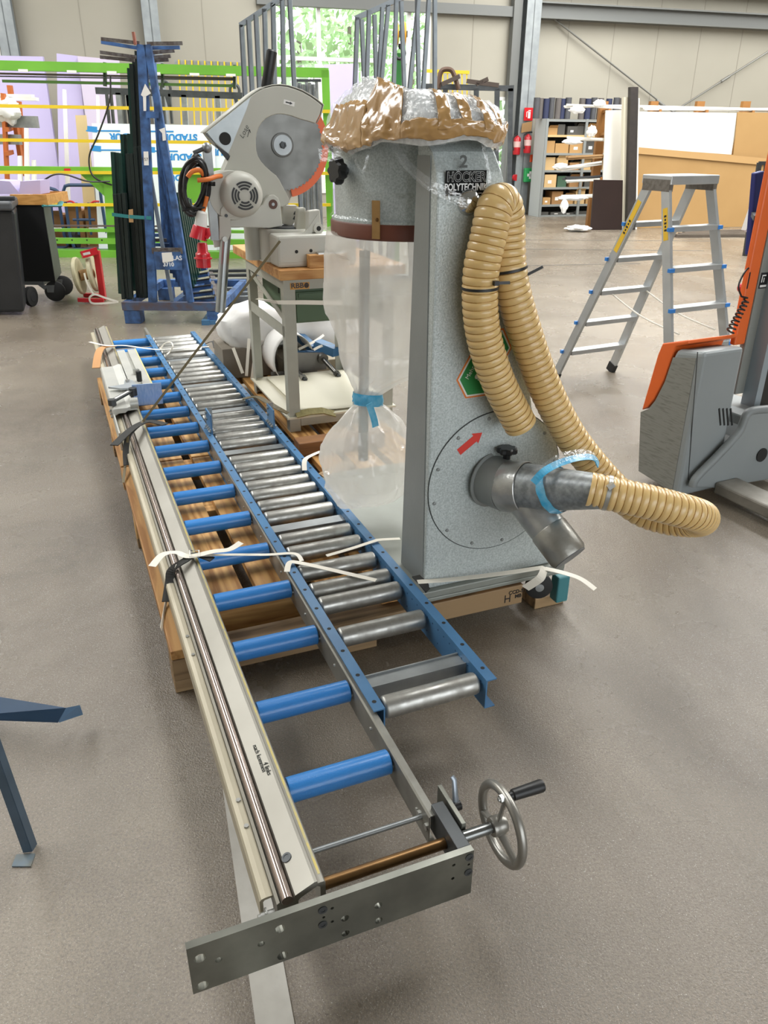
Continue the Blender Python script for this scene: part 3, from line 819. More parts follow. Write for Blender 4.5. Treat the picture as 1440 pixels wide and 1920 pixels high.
# strap holding the dust collector base
strap('long white strap round the foot of the dust collector', [(783, 1091, .272), (850, 1086, .27), (935, 1076, .268), (1012, 1065, .268), (1022, 1066, .268), (1060, 1075, .27), (1090, 1086, .26), (1116, 1105, .24)], 0.016)
strap('short white strap end hanging from the base plate corner', [(1020, 1068, .272), (1012, 1085, .25), (985, 1103, .20)], 0.022, up=(0.3, -1, 0.2))
pad_on('black corner pad at the foot of the dust collector', [(780, 1080, .27), (795, 1096, .268), (802, 1108, .25)], 0.03)
# dark band with pads further back
pad_on('dark grey rubber pad folded over the profile beside the sliding stop', [(214, 835, .29), (240, 810, .30), (262, 795, .30), (282, 790, .292), (310, 796, .29)], 0.04)
pad_on('black pad hanging down the profile under the dark band', [(266, 792, .296), (242, 815, .29), (236, 845, .24), (237, 872, .20)], 0.028)
q0 = PZ(ID, 236, 862, 0.2); q1 = PZ(ID, 240, 815, 0.299); q2 = PZ(ID, 268, 790, 0.30)
q3 = CF @ PY(CF, 525, 452, 1.85)
tag(MB().ribbon([PZ(ID, 231, 905, 0.165), q0, q1, q2], 0.012, 0.0015).ribbon([q2, q3], 0.012, 0.0015, up=(0, -1, 0.3)).build('tension_band', band), 'olive tension band running from the profile up to the saw', 'band')
# far strap
pad_on('tan felt pad over the far part of the aluminium profile', [(180, 690, .22), (184, 665, .27), (192, 652, .29), (215, 648, .285)], 0.05, foam)
strap('white strap across the far blue rollers with a loop', [(168, 641, .29), (200, 648, .30), (235, 648, .295), (290, 655, .28), (340, 653, .27), (392, 650, .268)], 0.014)
lp = [PZ(ID, *p) for p in ((300, 655, .275), (308, 645, .31), (320, 642, .33), (324, 650, .31), (318, 660, .275), (312, 665, .27))]
tag(MB().tube(catmull(lp, 5), 0.005, 6).build('strap_loop', M_['strap']), 'small white knotted strap loop on the far grey rollers', 'strap')
pad_on('black pad on the far end of the right blue rail', [(385, 645, .275), (400, 640, .30), (404, 652, .28)], 0.03)
pad_on('olive strap end curling over the right blue rail', [(455, 748, .27), (480, 744, .285), (498, 752, .29), (520, 765, .30), (540, 775, .28)], 0.035, band)
# ================================================================ dust collector
ham = mat('hammered_grey_paint', '#a4adac', 0.36, 0.15, '#cbd3d2', 190, 0.75, bump=0.35, bscale=200, detail=3)
plain = mat('plain_grey_paint', '#868a88', 0.45, 0.1, '#7a7e7c', 6, 0.5, bump=0.08, bscale=120)
dc = thing('dust_collector', 'tall grey hammered-paint dust collector with clear bag and taped-up bubble-wrapped top', 'dust collector', (1.1, 0.4, PAL_T), M=CF)
FY = -0.06
XL = 0.838
def xr(z): return 1.335 + (1.045 - 1.335) * (z - 0.235) / (1.5 - 0.235)
yb0 = PX(CF, 752, 1055, XL).y; yb1 = PX(CF, 777, 430, XL).y
def yback(z): return yb0 + (yb1 - yb0) * (z - 0.235) / (1.36 - 0.235)
rows = [(0.232, FY), (0.6, FY), (1.0, FY), (1.46, FY), (1.52, FY + 0.012), (1.57, FY + 0.04), (1.60, FY + 0.09)]
tw = MB(CF); vs = []
for z, yf in rows: vs += [(XL, yf, z), (xr(z), yf, z), (xr(z), max(yback(z), yf + 0.05), z), (XL, max(yback(z), yf + 0.05), z)]
fs = []
for i in range(len(rows) - 1):
    for k in range(4):
        l = (k + 1) % 4
        fs.append((i * 4 + k, i * 4 + l, i * 4 + 4 + l, i * 4 + 4 + k))
fs += [(3, 2, 1, 0), tuple(len(vs) - 4 + k for k in range(4))]
tw.add(vs, fs)
tower = tw.build('tower', ham, dc, bevel=0.006)
# plain left cheek
ck = MB(CF)
ck.hexa([(XL - 0.003, FY + 0.012, 0.236), (XL - 0.003, yback(.236) - 0.006, 0.236), (XL - 0.003, yback(1.56) - 0.006, 1.56), (XL - 0.003, FY + 0.045, 1.56)],
        [(XL, FY + 0.012, 0.236), (XL, yback(.236) - 0.006, 0.236), (XL, yback(1.56) - 0.006, 1.56), (XL, FY + 0.045, 1.56)])
ck.build('side_panel', plain, tower)
# fan cover
CC = Vector((1.082, FY, 0.59)); CR = 0.242
cov = MB(CF).cyl((CC.x, FY - 0.003, CC.z), (CC.x, FY + 0.01, CC.z), CR, 72).build('fan_cover', ham, dc)
MB(CF).tube([(CC.x + (CR + 0.0015) * math.cos(t), FY - 0.001, CC.z + (CR + 0.0015) * math.sin(t)) for t in [2 * math.pi * k / 96 for k in range(96)]], 0.0016, 6, closed=True).build('cover_gap', mat('shadow_gap', '#3d4140', 0.7), cov)
for k in range(12):
    t = 2 * math.pi * (k + 0.35) / 12
    MB(CF).lathe([(0.006, 0), (0.0055, 0.003), (0.003, 0.0045), (0, 0.0048)], (CC.x + (CR - 0.017) * math.cos(t), FY - 0.003, CC.z + (CR - 0.017) * math.sin(t)), (0, -1, 0), 10).build('bolt', plain, cov)
# red arrow
def onf(px, py, d=0.0): return PY(CF, px, py, FY - 0.003 - d)
a0, a1 = onf(860, 848), onf(904, 811)
dv = (a1 - a0).normalized(); nv = Vector((-dv.z, 0, dv.x)); L_ = (a1 - a0).length
ap = [a0 + nv * .012, a0 + dv * (L_ - .03) + nv * .012, a0 + dv * (L_ - .03) + nv * .022, a1, a0 + dv * (L_ - .03) - nv * .022, a0 + dv * (L_ - .03) - nv * .012, a0 - nv * .012]
MB(CF).prism(ap, (0, -0.0008, 0)).build('red_arrow', mat('red_sticker', '#d33a2f', 0.4), cov)
# base plate
bp = MB(CF).box(0.80, 1.385, FY - 0.02, 1.02, 0.206, 0.232).box(0.80, 1.385, FY - 0.02, FY - 0.012, 0.19, 0.206).build('base_plate', mat('base_plate_grey', '#8b8f88', 0.45, 0.15, '#787a72', 5, 0.6), dc, bevel=0.004)
for x, y in ((0.85, 0.15), (0.85, 0.95), (1.32, 0.95), (1.1, 0.5)):
    MB(CF).box(x - 0.03, x + 0.03, y - 0.05, y + 0.05, PAL_T + 0.001, 0.206).build('foot', plain, bp)
wq = PY(CF, 1010, 1098, -0.02)
wh = MB(CF).lathe([(0.0, -0.016), (0.042, -0.016), (0.05, -0.01), (0.05, 0.01), (0.042, 0.016), (0, 0.016)], (wq.x, wq.y, wq.z), (0.35, 1, 0), 24).build('caster_wheel', M_['blackrubber'], dc)
MB(CF).lathe([(0.0, -0.019), (0.016, -0.018), (0.016, 0.018), (0, 0.019)], (wq.x, wq.y, wq.z), (0.35, 1, 0), 16).build('wheel_hub', M_['galv'], wh)
teal = MB(CF).box(1.385, 1.435, -0.055, -0.006, 0.045, 0.155).build('corner_guard', mat('teal_plastic', '#3f7f86', 0.5), None, bevel=0.006)
tag(teal, 'teal plastic guard at the pallet corner beside the caster', 'corner guard')

# drum
DCX, DCY, DR = 0.975, 0.44, 0.242
def DP(r, t, z): return Vector((DCX + r * math.cos(t), DCY + r * math.sin(t), z))
drum = MB(CF).lathe([(DR, 1.345), (DR + 0.012, 1.35), (DR + 0.012, 1.37), (DR, 1.375), (DR + 0.004, 1.60), (0.0, 1.62)], (DCX, DCY, 0), (0, 0, 1), 64).build('drum', ham, dc)
leather = mat('brown_leather_band', '#6d3c2c', 0.4, 0, '#54291d', 8, 0.6)
MB(CF).lathe([(DR + 0.013, 1.315), (DR + 0.017, 1.32), (DR + 0.017, 1.357), (DR + 0.013, 1.363)], (DCX, DCY, 0), (0, 0, 1), 64, caps=False).build('clamping_band', leather, dc)
kq = PY(CF, 650, 320, DCY - DR * 0.8)
def drum_pt(px, py, r=DR + 0.004):
    # first hit of the pixel ray with the drum cylinder
    Mi = CF.inverted(); o = Mi @ CAMP; d = Mi.to_3x3() @ ray(px, py)
    A = d.x ** 2 + d.y ** 2; B = 2 * ((o.x - DCX) * d.x + (o.y - DCY) * d.y); C_ = (o.x - DCX) ** 2 + (o.y - DCY) ** 2 - r * r
    disc = B * B - 4 * A * C_
    if disc < 0: t = -B / (2 * A)
    else: t = (-B - math.sqrt(disc)) / (2 * A)
    return o + d * t
k = drum_pt(650, 320); kd = Vector((k.x - DCX, k.y - DCY, 0)).normalized()
def star_knob(mb, p, ax, r0=0.036, h=0.03):
    ax = V3(ax).normalized(); e1 = ax.cross(Vector((0, 0, 1)))
    if e1.length < 1e-3: e1 = Vector((1, 0, 0))
    e1.normalize(); e2 = ax.cross(e1); p = V3(p); n = 42; vs = []
    for z, f in ((0, .9), (h * .25, 1), (h * .8, 1), (h, .82)):
        for i in range(n):
            t = 2 * math.pi * i / n; r = r0 * f * (1 + 0.12 * math.cos(7 * t))
            vs.append(p + ax * z + e1 * r * math.cos(t) + e2 * r * math.sin(t))
    fs = [(j * n + i, j * n + (i + 1) % n, (j + 1) * n + (i + 1) % n, (j + 1) * n + i) for j in range(3) for i in range(n)]
    fs += [list(range(n))[::-1], list(range(3 * n, 4 * n))]
    mb.add(vs, fs, False)
kn = MB(CF); star_knob(kn, k + kd * 0.02, kd); kn = kn.build('star_knob', M_['black'], dc)
MB(CF).cyl(k, k + kd * 0.022, 0.012, 12).build('knob_stem', M_['darksteel'], kn)
# tan leather closing strap
tan = mat('tan_leather', '#a9834f', 0.55, 0, '#8c6a3c', 20, 0.5)
sp = [drum_pt(705, y, DR + 0.02) for y in (376, 400, 425, 448)]
sd_ = [Vector((p.x - DCX, p.y - DCY, 0)).normalized() for p in sp]
s_o = MB(CF).ribbon(sp, 0.026, 0.004, up=sd_).build('leather_strap', tan, dc)
MB(CF).lathe([(0.006, 0), (0.004, 0.004), (0, 0.005)], drum_pt(707, 412, DR + 0.022), sd_[1], 10).build('rivet', M_['brass'], s_o)
# clear film wound round the drum
film = mat_film('clear_stretch_film', '#eef2f4', 0.07, 0.08, 0.45, 40)
MB(CF).lathe([(DR + 0.02, 1.372), (DR + 0.012, 1.38), (DR + 0.008, 1.45), (DR + 0.009, 1.455)], (DCX, DCY, 0), (0, 0, 1), 64, caps=False).build('film_band', film, dc)

# dust bag: rings from pixel outline at the drum's depth
bag_m = mat_film('milky_plastic_bag', '#f1eee8', 0.5, 0.14, 0.3, 11)
BY = 0.46
ringsrc = [(621, 872, 428, 1.0), (619, 874, 465, 1.0), (621, 874, 530, .97), (626, 868, 590, .93), (640, 850, 645, .85), (652, 815, 690, .7), (662, 745, 722, .5), (665, 716, 741, .45), (664, 714, 757, .45), (654, 728, 768, .55), (630, 748, 795, .7), (612, 762, 830, .8), (606, 768, 866, .8), (612, 768, 900, .75), (628, 757, 926, .6), (640, 738, 943, .4)]
ctr = []
for i, (xl, xr_, py, dr) in enumerate(ringsrc):
    yy = BY if i < 5 else BY + 0.03
    p0, p1 = PY(CF, xl, py, yy), PY(CF, xr_, py, yy)
    ctr.append(((p0 + p1) / 2, (p1 - p0).length / 2, dr))
# dense rings
def interp(t):
    i = min(int(t), len(ctr) - 2); f = t - i
    f = f * f * (3 - 2 * f)
    a, b = ctr[i], ctr[i + 1]
    return a[0].lerp(b[0], f), a[1] + (b[1] - a[1]) * f, a[2] + (b[2] - a[2]) * f
NB, NT = 121, 132
def bagpt(i, j):
    t = j / (NB - 1) * (len(ctr) - 1.0001)
    c, rx, dr = interp(t)
    a = 2 * math.pi * i / NT
    tie = math.exp(-((t - 7.5) / 2.6) ** 2)
    pleat = 0.10 * tie * (abs(math.sin(5.5 * a + 1.3 * math.sin(3 * a))) * 1.6 - 1) + 0.035 * (1 - tie) * math.sin(5 * a + t * 0.7)
    nn = noise.noise(Vector((math.cos(a) * 2.2, math.sin(a) * 2.2, t * 0.55))) * 0.11
    ff = 1 + (pleat + nn) * (0.35 if t < 1.2 else 1.0)
    # fold ridges in the lower bag
    cr = Vector((math.cos(a) * 2.6, math.sin(a) * 2.6, t * 0.8))
    ff += (0.13 if t > 8 else 0.05 * min(1, t)) * (0.28 - abs(noise.noise(cr + Vector((5, 2, 0))))) + (0.05 if t > 8 else 0.02) * (0.25 - abs(noise.noise(cr * 2.3)))
    ff = max(ff, 0.75)
    return Vector((c.x + rx * ff * math.cos(a), c.y + rx * dr * ff * math.sin(a), max(c.z + 0.02 * nn * 5 * (1 if t > 8 else 0.2), 0.236)))
bag = MB(CF).grid(bagpt, NT, NB, True, True)
bl = [bagpt(i, NB - 1) for i in range(NT)]
bag.add(bl, [list(range(NT))[::-1]], False)
bag = bag.build('dust_bag', bag_m, dc)
bag['label'] = 'milky clear dust bag'
# blue film tied round the bag with a hanging end
bluef = mat('blue_stretch_film', '#3fa9d8', 0.25, 0, '#8fd0ec', 25, 0.6, bump=0.5, bscale=70, coat=0.3)
c7, r7, d7 = interp(7.45)
def tie_ring(i, j):
    a = 2 * math.pi * i / 40; z = (-0.022 + 0.044 * j / 5)
    rr = r7 * (1.13 + 0.06 * noise.noise(Vector((math.cos(a) * 3, math.sin(a) * 3, j * 0.8))) - 0.05 * abs(j - 2.5) / 2.5)
    return Vector((c7.x + rr * math.cos(a), c7.y + rr * 0.55 * math.sin(a), c7.z + z - 0.16 * rr * math.cos(a)))
tie = MB(CF).grid(tie_ring, 40, 6, True, True).build('bag_tie', bluef, dc)
tl = [PY(CF, *q, BY - 0.06) for q in ((692, 757), (697, 772), (702, 788), (704, 800))]
MB(CF).ribbon(catmull(tl, 5), 0.026, 0.003, up=(0.2, -1, 0)).build('tie_end', bluef, tie)
# support tube seen through the bag
q0, q1 = PY(CF, 684, 470, 0.53), PY(CF, 681, 862, 0.50)
MB(CF).cyl(q0, q1, 0.019, 16).build('support_tube', M_['galv'], dc)

# lettering on the front
lb = mat('black_label', '#101112', 0.7, spec=0.2); wl = mat('label_white', '#e9eaea', 0.5); gl_ = mat('label_grey_line', '#b9bcbc', 0.5)
l0, l1 = onf(838, 318, 0.001), onf(912, 352, 0.001)
lw, lh = l1.x - l0.x, l0.z - l1.z
yl = FY - 0.0012
lx0, lx1, lz0, lz1 = l0.x, l0.x + 0.122, 1.462, 1.525
lbl = MB(CF).box(lx0, lx1, yl, FY + 0.002, lz0, lz1).build('maker_label', lb, tower)
cx = (lx0 + lx1) / 2
def letter(s_, size, x, z, m, par, bold=0.0, sx=1.0, y=yl - 0.0004):
    return text_mesh(s_, size, CF @ plane_m((x, y, z), (1, 0, 0), (0, 0, 1)), bold, sx=sx, extrude=0.0002).build('lettering', m, par)
letter('HÖCKER', 0.034, cx, 1.508, gl_, lbl, 0.0012, 0.86)
letter('HÖCKER', 0.034, cx, 1.508, lb, lbl, 0.0, 0.86, y=yl - 0.0012)
letter('POLYTECHNIK', 0.0245, cx, 1.483, wl, lbl, 0.0006, 0.80)
MB(CF).box(lx0 + 0.012, lx1 - 0.012, yl - 0.0006, yl, 1.4668, 1.4688).build('fine_print_line', wl, lbl)
tq = onf(871, 304, 0.001)
letter('2', 0.042, tq.x, tq.z, mat('stencil_grey', '#4d5150', 0.6), tower, 0.0012, 1.15, y=FY + 0.001)
# chrome dome
dq = onf(880, 379, 0.001)
MB(CF).lathe([(0.036, 0), (0.034, 0.006), (0.026, 0.016), (0.012, 0.023), (0, 0.025)], (dq.x, FY, dq.z), (0, -1, 0), 28).build('chrome_dome', mat('chrome', '#d6d8d8', 0.12, 1.0), tower)
# green hexagon sticker
s0, s1 = onf(884, 728, 0.0), onf(934, 636, 0.0)
ex = (s1 - s0).normalized(); ez = Vector((-ex.z, 0, ex.x)); sc_ = (s0 + s1) / 2
grn = mat('sticker_green', '#2f8f4c', 0.4); orn = mat('sticker_orange', '#e8823a', 0.4); wht = mat('sticker_white', '#eeeeea', 0.4)
def hexa_(a, b): return [(-a, 0), (-a + b * .6, b), (a - b * .6, b), (a, 0), (a - b * .6, -b), (-a + b * .6, -b)]
par = tower
for i, (a, b, m) in enumerate(((0.118, 0.060, orn), (0.112, 0.055, wht), (0.106, 0.050, grn))):
    pts = [sc_ + ex * p + ez * q for p, q in hexa_(a, b)]
    o = MB(CF).prism([Vector((p.x, FY - 0.0006 * i, p.z)) for p in pts], (0, -0.0006, 0)).build('sticker', m, tower)
MT = lambda off, s_: CF @ plane_m((sc_.x + ez.x * off, FY - 0.0022, sc_.z + ez.z * off), ex, ez)
for s_, sz, off, bd in (('Mehr Sicherheit', 0.020, 0.030, 0.0), ('super', 0.046, 0.0, 0.002), ('durch', 0.018, -0.034, 0.0)):
    text_mesh(s_, sz, MT(off, s_), bd, extrude=0.0002).build('lettering', wht, tower)

# inlet fork: stub, two branches
stub0 = Vector((1.065, FY, 0.60))
stub1 = Vector((1.085, FY - 0.075, 0.602))
endA = PY(CF, 1130, 922, -0.42)
endB = PY(CF, 1064, 1040, -0.36)
pipe_m = mat('spotted_galvanised_duct', '#7d8284', 0.42, 0.45, '#a8adaf', 60, 0.7)
duct = mat('silver_duct_tape', '#9c9d9b', 0.3, 0.6, '#c4c4c0', 14, 0.6, bump=0.4, bscale=40)
st_ = MB(CF).lathe([(0.093, 0.0), (0.093, 0.004), (0.083, 0.006), (0.082, 0.085)], stub0, (stub1 - stub0), 36).build('inlet_stub', plain, dc)
pa = MB(CF).tube([stub1 + (stub0 - stub1) * 0.3, stub1 + (endA - stub1) * 0.12, stub1 + (endA - stub1) * 0.45, endA], lambda i: (0.081, 0.08, 0.068, 0.051)[i], 36).build('branch_duct', pipe_m, st_)
dirA = (endA - stub1).normalized()
tpe = stub1 + dirA * 0.02
MB(CF).tube([tpe - dirA * .03, tpe - dirA * .015, tpe + dirA * 0.01, tpe + dirA * 0.05, tpe + dirA * .052], lambda i: (0.0805, 0.083, 0.0845, 0.0815, 0.079)[i], 36, caps=False).build('duct_tape', duct, pa)
b0 = stub1 + dirA * 0.07 + Vector((0, 0, -0.04))
pb = MB(CF).tube([b0, b0.lerp(endB, 0.35), b0.lerp(endB, 0.7), endB], lambda i: (0.06, 0.06, 0.058, 0.057)[i], 32).build('branch_duct', duct, st_)
dB = (endB - b0).normalized()
MB(CF).tube([endB - dB * 0.10, endB - dB * 0.095, endB, endB + dB * 0.012], lambda i: (0.058, 0.0615, 0.0615, 0.055)[i], 28).build('end_cap', mat('taped_cap', '#86847d', 0.35, 0.5, '#b0aea6', 12, 0.6, bump=0.5, bscale=30), pb)
MB(CF).cyl(endB + dB * 0.0125, endB + dB * 0.0145, 0.054, 28).build('cap_face', mat('grey_cap', '#6d6f70', 0.5), pb)
# damper knob on the stub
kb = PY(CF, 948, 862, FY - 0.03)
kn = MB(CF); star_knob(kn, (kb.x, FY - 0.035, kb.z + 0.026), (0, 0, 1), 0.031, 0.018); kn = kn.build('damper_knob', M_['black'], st_)
MB(CF).cyl((kb.x, FY - 0.035, kb.z - 0.012), (kb.x, FY - 0.035, kb.z + 0.027), 0.012, 14).build('knob_stem', M_['black'], kn)

# ---- amber hose
hose_c = mat('amber_hose', '#dfbf84', 0.3, 0, '#cfac6e', 5, 0.6, coat=0.3, sss=0.15)
groove_c = mat('hose_groove_shade', '#a0762f', 0.35, 0.2)
clr = mat_film('hose_film', '#e8c070', 0.7, 0.1)
hs = thing('suction_hose', 'corrugated amber plastic suction hose looped over the dust collector', 'hose', (1.25, -0.1, 0.235), M=CF)
HR = 0.051
hp = [(1104, 917, -.395), (1165, 930, -.45), (1215, 941, -.49), (1262, 953, -.52), (1302, 964, -.525), (1318, 972, -.48), (1302, 978, -.42), (1250, 974, -.34), (1195, 955, -.27), (1148, 912, -.215), (1108, 868, -.18), (1062, 806, -.15), (1017, 715, -.13), (980, 610, -.125), (956, 520, -.12), (951, 450, -.112), (950, 402, -.115), (940, 373, -.122), (926, 393, -.135), (917, 440, -.14), (903, 500, -.142), (900, 570, -.142), (909, 640, -.14), (936, 720, -.14), (977, 798, -.14)]
path = catmull([PY(CF, *p) for p in hp], 10)
STEP = 0.0052
path = resample(path, STEP)
# smooth the path
for _ in range(30):
    path = [path[0]] + [(path[i - 1] + path[i] * 2 + path[i + 1]) / 4 for i in range(1, len(path) - 1)] + [path[-1]]
PITCH_H = 4
rad = lambda i: HR * (1.0, 1.0, 0.985, 0.93)[i % PITCH_H]
hose = MB(CF).tube(path, rad, 28, caps=False).build('hose_wall', hose_c, hs)
# thin brown rings painting the shade in the hose grooves
hx = []
t_prev = (path[1] - path[0]).normalized(); nrm = t_prev.orthogonal().normalized()
gr = MB(CF)
for i in range(3, len(path) - 1, PITCH_H):
    tdir = (path[i + 1] - path[i - 1]).normalized(); e1 = tdir.orthogonal().normalized(); e2 = tdir.cross(e1)
    gr.tube([path[i] + (e1 * math.cos(a) + e2 * math.sin(a)) * (HR * 0.945) for a in [2 * math.pi * k / 24 for k in range(24)]], 0.0011, 5, closed=True)
gr.build('groove_shade_rings', groove_c, hose, kind='stuff')
# worm clamp at the hose start
c0, c1 = path[9], path[13]
dcl = (c1 - c0).normalized()
cl = MB(CF).tube([c0, c0 + dcl * 0.0005, c0 + dcl * 0.012, c0 + dcl * 0.0125], lambda i: (HR * 1.005, HR * 1.03, HR * 1.03, HR * 1.005)[i], 36, caps=False).build('hose_clamp', M_['bolt'], hs)
sq = PY(CF, 1128, 897, -0.39)
MB(CF).bar(c0 + dcl * 0.006 + Vector((-0.028, -0.034, 0.034)), c0 + dcl * 0.006 + Vector((-0.012, -0.038, 0.046)), 0.013, 0.012).build('clamp_screw', M_['bolt'], cl)
# cable ties
def tie_ring_on(i, name='cable_tie', r=HR * 1.03):
    i = min(range(len(path)), key=lambda k: i(path[k]))
    tdir = (path[i + 2] - path[i - 2]).normalized()
    return path[i], tdir
def ring_at(idx, parent, tail):
    tdir = (path[idx + 2] - path[idx - 2]).normalized(); p = path[idx]
    o = MB(CF).tube([p - tdir * 0.004, p - tdir * 0.0035, p + tdir * 0.0035, p + tdir * 0.004], lambda i: (HR * 1.0, HR * 1.035, HR * 1.035, HR * 1.0)[i], 32, caps=False).build('cable_tie', M_['black'], parent)
    a, b = tail
    MB(CF).ribbon([a, a.lerp(b, .5), b], 0.008, 0.002, up=(0, -1, 0.2)).box(a.x - 0.007, a.x + 0.007, a.y - 0.006, a.y + 0.006, a.z - 0.006, a.z + 0.006).build('tie_tail', M_['black'], o)
def nearest_px(px, py, lo, hi):
    best, bi = 1e9, 0
    for i in range(int(lo * len(path)), int(hi * len(path))):
        w = CF @ path[i] - CAMP; r_ = ray(px, py).normalized()
        d_ = (w - r_ * w.dot(r_)).length
        if d_ < best: best, bi = d_, i
    return bi
i1 = nearest_px(897, 540, 0.75, 0.98); i2 = nearest_px(955, 505, 0.5, 0.72)
ring_at(i1, hs, (PY(CF, 930, 531, -.20), PY(CF, 956, 530, -.20)))
ring_at(i2, hs, (PY(CF, 981, 519, -.13), PY(CF, 1018, 500, -.15)))
# film and blue band binding hose to the duct
fb = thing('film_binding', 'blue and clear stretch film binding the hose to the grey duct', 'film', stub1 + dirA * 0.15, M=CF)
pm = stub1 + dirA * 0.17
def bandring(off, w, r0, m, nm, tilt):
    ax = (dirA + Vector((0, 0, tilt))).normalized()
    e1 = ax.orthogonal().normalized(); e2 = ax.cross(e1); vsx = MB(CF)
    vsx.grid(lambda i, j: pm + dirA * off + ax * (w * (j / 3 - 0.5)) + (e1 * math.cos(2 * math.pi * i / 36) + e2 * math.sin(2 * math.pi * i / 36)) * (r0 + 0.002 * math.sin(i * 1.7 + j)), 36, 4, True, True)
    return vsx.build(nm, m, fb)
bandring(0.0, 0.03, 0.0745, bluef, 'blue_band', 0.35)
bandring(-0.008, 0.085, 0.0735, film, 'clear_band', 0.3)
rb = [PY(CF, *p) for p in ((1000, 905, -.30), (1020, 884, -.31), (1050, 868, -.29), (1085, 858, -.27), (1112, 858, -.255), (1122, 872, -.25))]
MB(CF).ribbon(catmull(rb, 6), 0.022, 0.003, up=(0, -0.6, 0.8)).build('blue_band', bluef, fb)
rb = [PY(CF, *p) for p in ((1005, 895, -.302), (1045, 862, -.293), (1090, 850, -.272), (1118, 856, -.255))]
MB(CF).ribbon(catmull(rb, 6), 0.03, 0.001, up=(0, -0.6, 0.8)).build('clear_band', film, fb)
MB(CF).add([PY(CF, *p) for p in ((1010, 945, -.27), (1080, 950, -.26), (1060, 990, -.2), (1040, 1000, -.2))], [(0, 1, 2, 3)]).build('clear_flap', film, fb)

# ---- bubble-wrapped, taped top
wrap_m = mat_film('bubble_wrap', '#eef1f3', 0.22, 0.06, 0.8, 45)
tape_m = mat('brown_packing_tape', '#bb945f', 0.25, 0, '#a67f4e', 8, 0.6, coat=0.5, bump=0.6, bscale=30)
wt = thing('bubble_wrap_cover', 'bubble wrap and brown tape covering the top of the dust collector', 'wrapping', (DCX, DCY, 1.52), M=CF)
WXC, WYC = 0.918, 0.33
RXW, RYW = 0.188, 0.42
def mat_bubble():
    m = mat('inner_bubble_wrap', '#c9ced0', 0.22, 0, '#eef0f0', 60, 0.7, coat=0.4)
    N, L = m.node_tree.nodes, m.node_tree.links
    tc = N.new('ShaderNodeTexCoord'); vo = N.new('ShaderNodeTexVoronoi'); vo.inputs['Scale'].default_value = 75; vo.feature = 'SMOOTH_F1'
    L.new(tc.outputs['Object'], vo.inputs['Vector'])
    b = N.new('ShaderNodeBump'); b.invert = True; b.inputs['Strength'].default_value = 0.9; b.inputs['Distance'].default_value = 0.006
    L.new(vo.outputs['Distance'], b.inputs['Height']); L.new(b.outputs[0], N['Principled BSDF'].inputs['Normal'])
    return m
def wplan(a, f):
    c, s_ = math.cos(a), math.sin(a)
    k = (abs(c) ** 2.7 + abs(s_) ** 2.7) ** (-1 / 2.7)
    y = WYC + RYW * f * k * s_
    g = min(1.0, max(0.0, (y - 0.08) / 0.3))
    return WXC + 0.072 * g + (RXW + 0.088 * g) * f * k * c, y
pk = PY(CF, 690, 138, 0.32)
def wtop(x, y):
    z = 1.70 + 0.010 * math.sin(x * 17) * math.cos(y * 11)
    dx, dy = x - pk.x, y - pk.y
    g_ = math.exp(-(dy / 0.2) ** 2)
    if dx < 0: z -= min(1.0, -dx / 0.09) * 0.085
    sx = 0.05 if dx < 0 else 0.10
    return z + (pk.z - 1.70) * g_ * math.exp(-abs(dx / sx) ** 1.5)
NTW, NR = 200, 60
def wrap_pt(a, t):
    lowz = 1.565 + 0.022 * max(0, -math.sin(a)) ** 0.6 + 0.008 * math.sin(7 * a + 0.6) 
    if t < 0.55:
        f = t / 0.55
        x, y = wplan(a, 0.985 + 0.05 * math.sin(f * 3.0) - 0.02 * f)
        z = lowz + (wtop(x, y) - 0.028 - lowz) * f
    else:
        f = (t - 0.55) / 0.45
        x, y = wplan(a, 0.965 * (1.0 - f) ** 0.8)
        z = wtop(x, y) - 0.028 * (1 - min(1, f * 5)) ** 2
    n3 = Vector((x * 11, y * 11, z * 11))
    d_ = 0.012 * noise.noise(n3) + 0.012 * (0.3 - abs(noise.noise(n3 * 1.9 + Vector((3, 1, 7))))) + 0.008 * (0.3 - abs(noise.noise(n3 * 4.1)))
    return Vector((x + d_ * math.cos(a), y + d_ * math.sin(a), z + d_ * 0.6))
cover = MB(CF).grid(lambda i, j: wrap_pt(2 * math.pi * i / NTW, j / (NR - 1)), NTW, NR, True, True).build('bubble_wrap', wrap_m, wt)
core = MB(CF).grid(lambda i, j: (wrap_pt(2 * math.pi * i / 60, j / 16) - Vector((WXC, WYC, 1.62))) * 0.965 + Vector((WXC, WYC, 1.62)), 60, 17, True, True).build('inner_wrap', mat_bubble(), wt)
def tape_patch(a0, a1, t0, t1, na, nt_, off=0.004, name='tape'):
    def fn(i, j):
        a = a0 + (a1 - a0) * i / (na - 1); t = t0 + (t1 - t0) * j / (nt_ - 1)
        p = wrap_pt(a, t); c = Vector((WXC, WYC, 1.55)); d_ = (p - c); d_.normalize()
        return p + d_ * (off * 0.6 + 0.003 * (0.3 - abs(noise.noise(p * 30))))
    return MB(CF).grid(fn, na, nt_, True).build(name, tape_m, wt, thick=0.0008)
tape_patch(R(178), R(372), 0.08, 0.36, 190, 18, 0.006)
for a, w, ta, tb in ((247, 4.2, .2, .72), (264, 4.5, .2, .68), (281, 3.6, .2, .66), (297, 3.2, .2, .66)):
    tape_patch(R(a - w), R(a + w), ta, tb, 12, 30, 0.0045 + 0.002 * (a % 3))
tape_patch(R(196), R(222), 0.10, 0.74, 34, 44, 0.007)
tape_patch(R(150), R(196), 0.06, 0.60, 40, 34, 0.008)
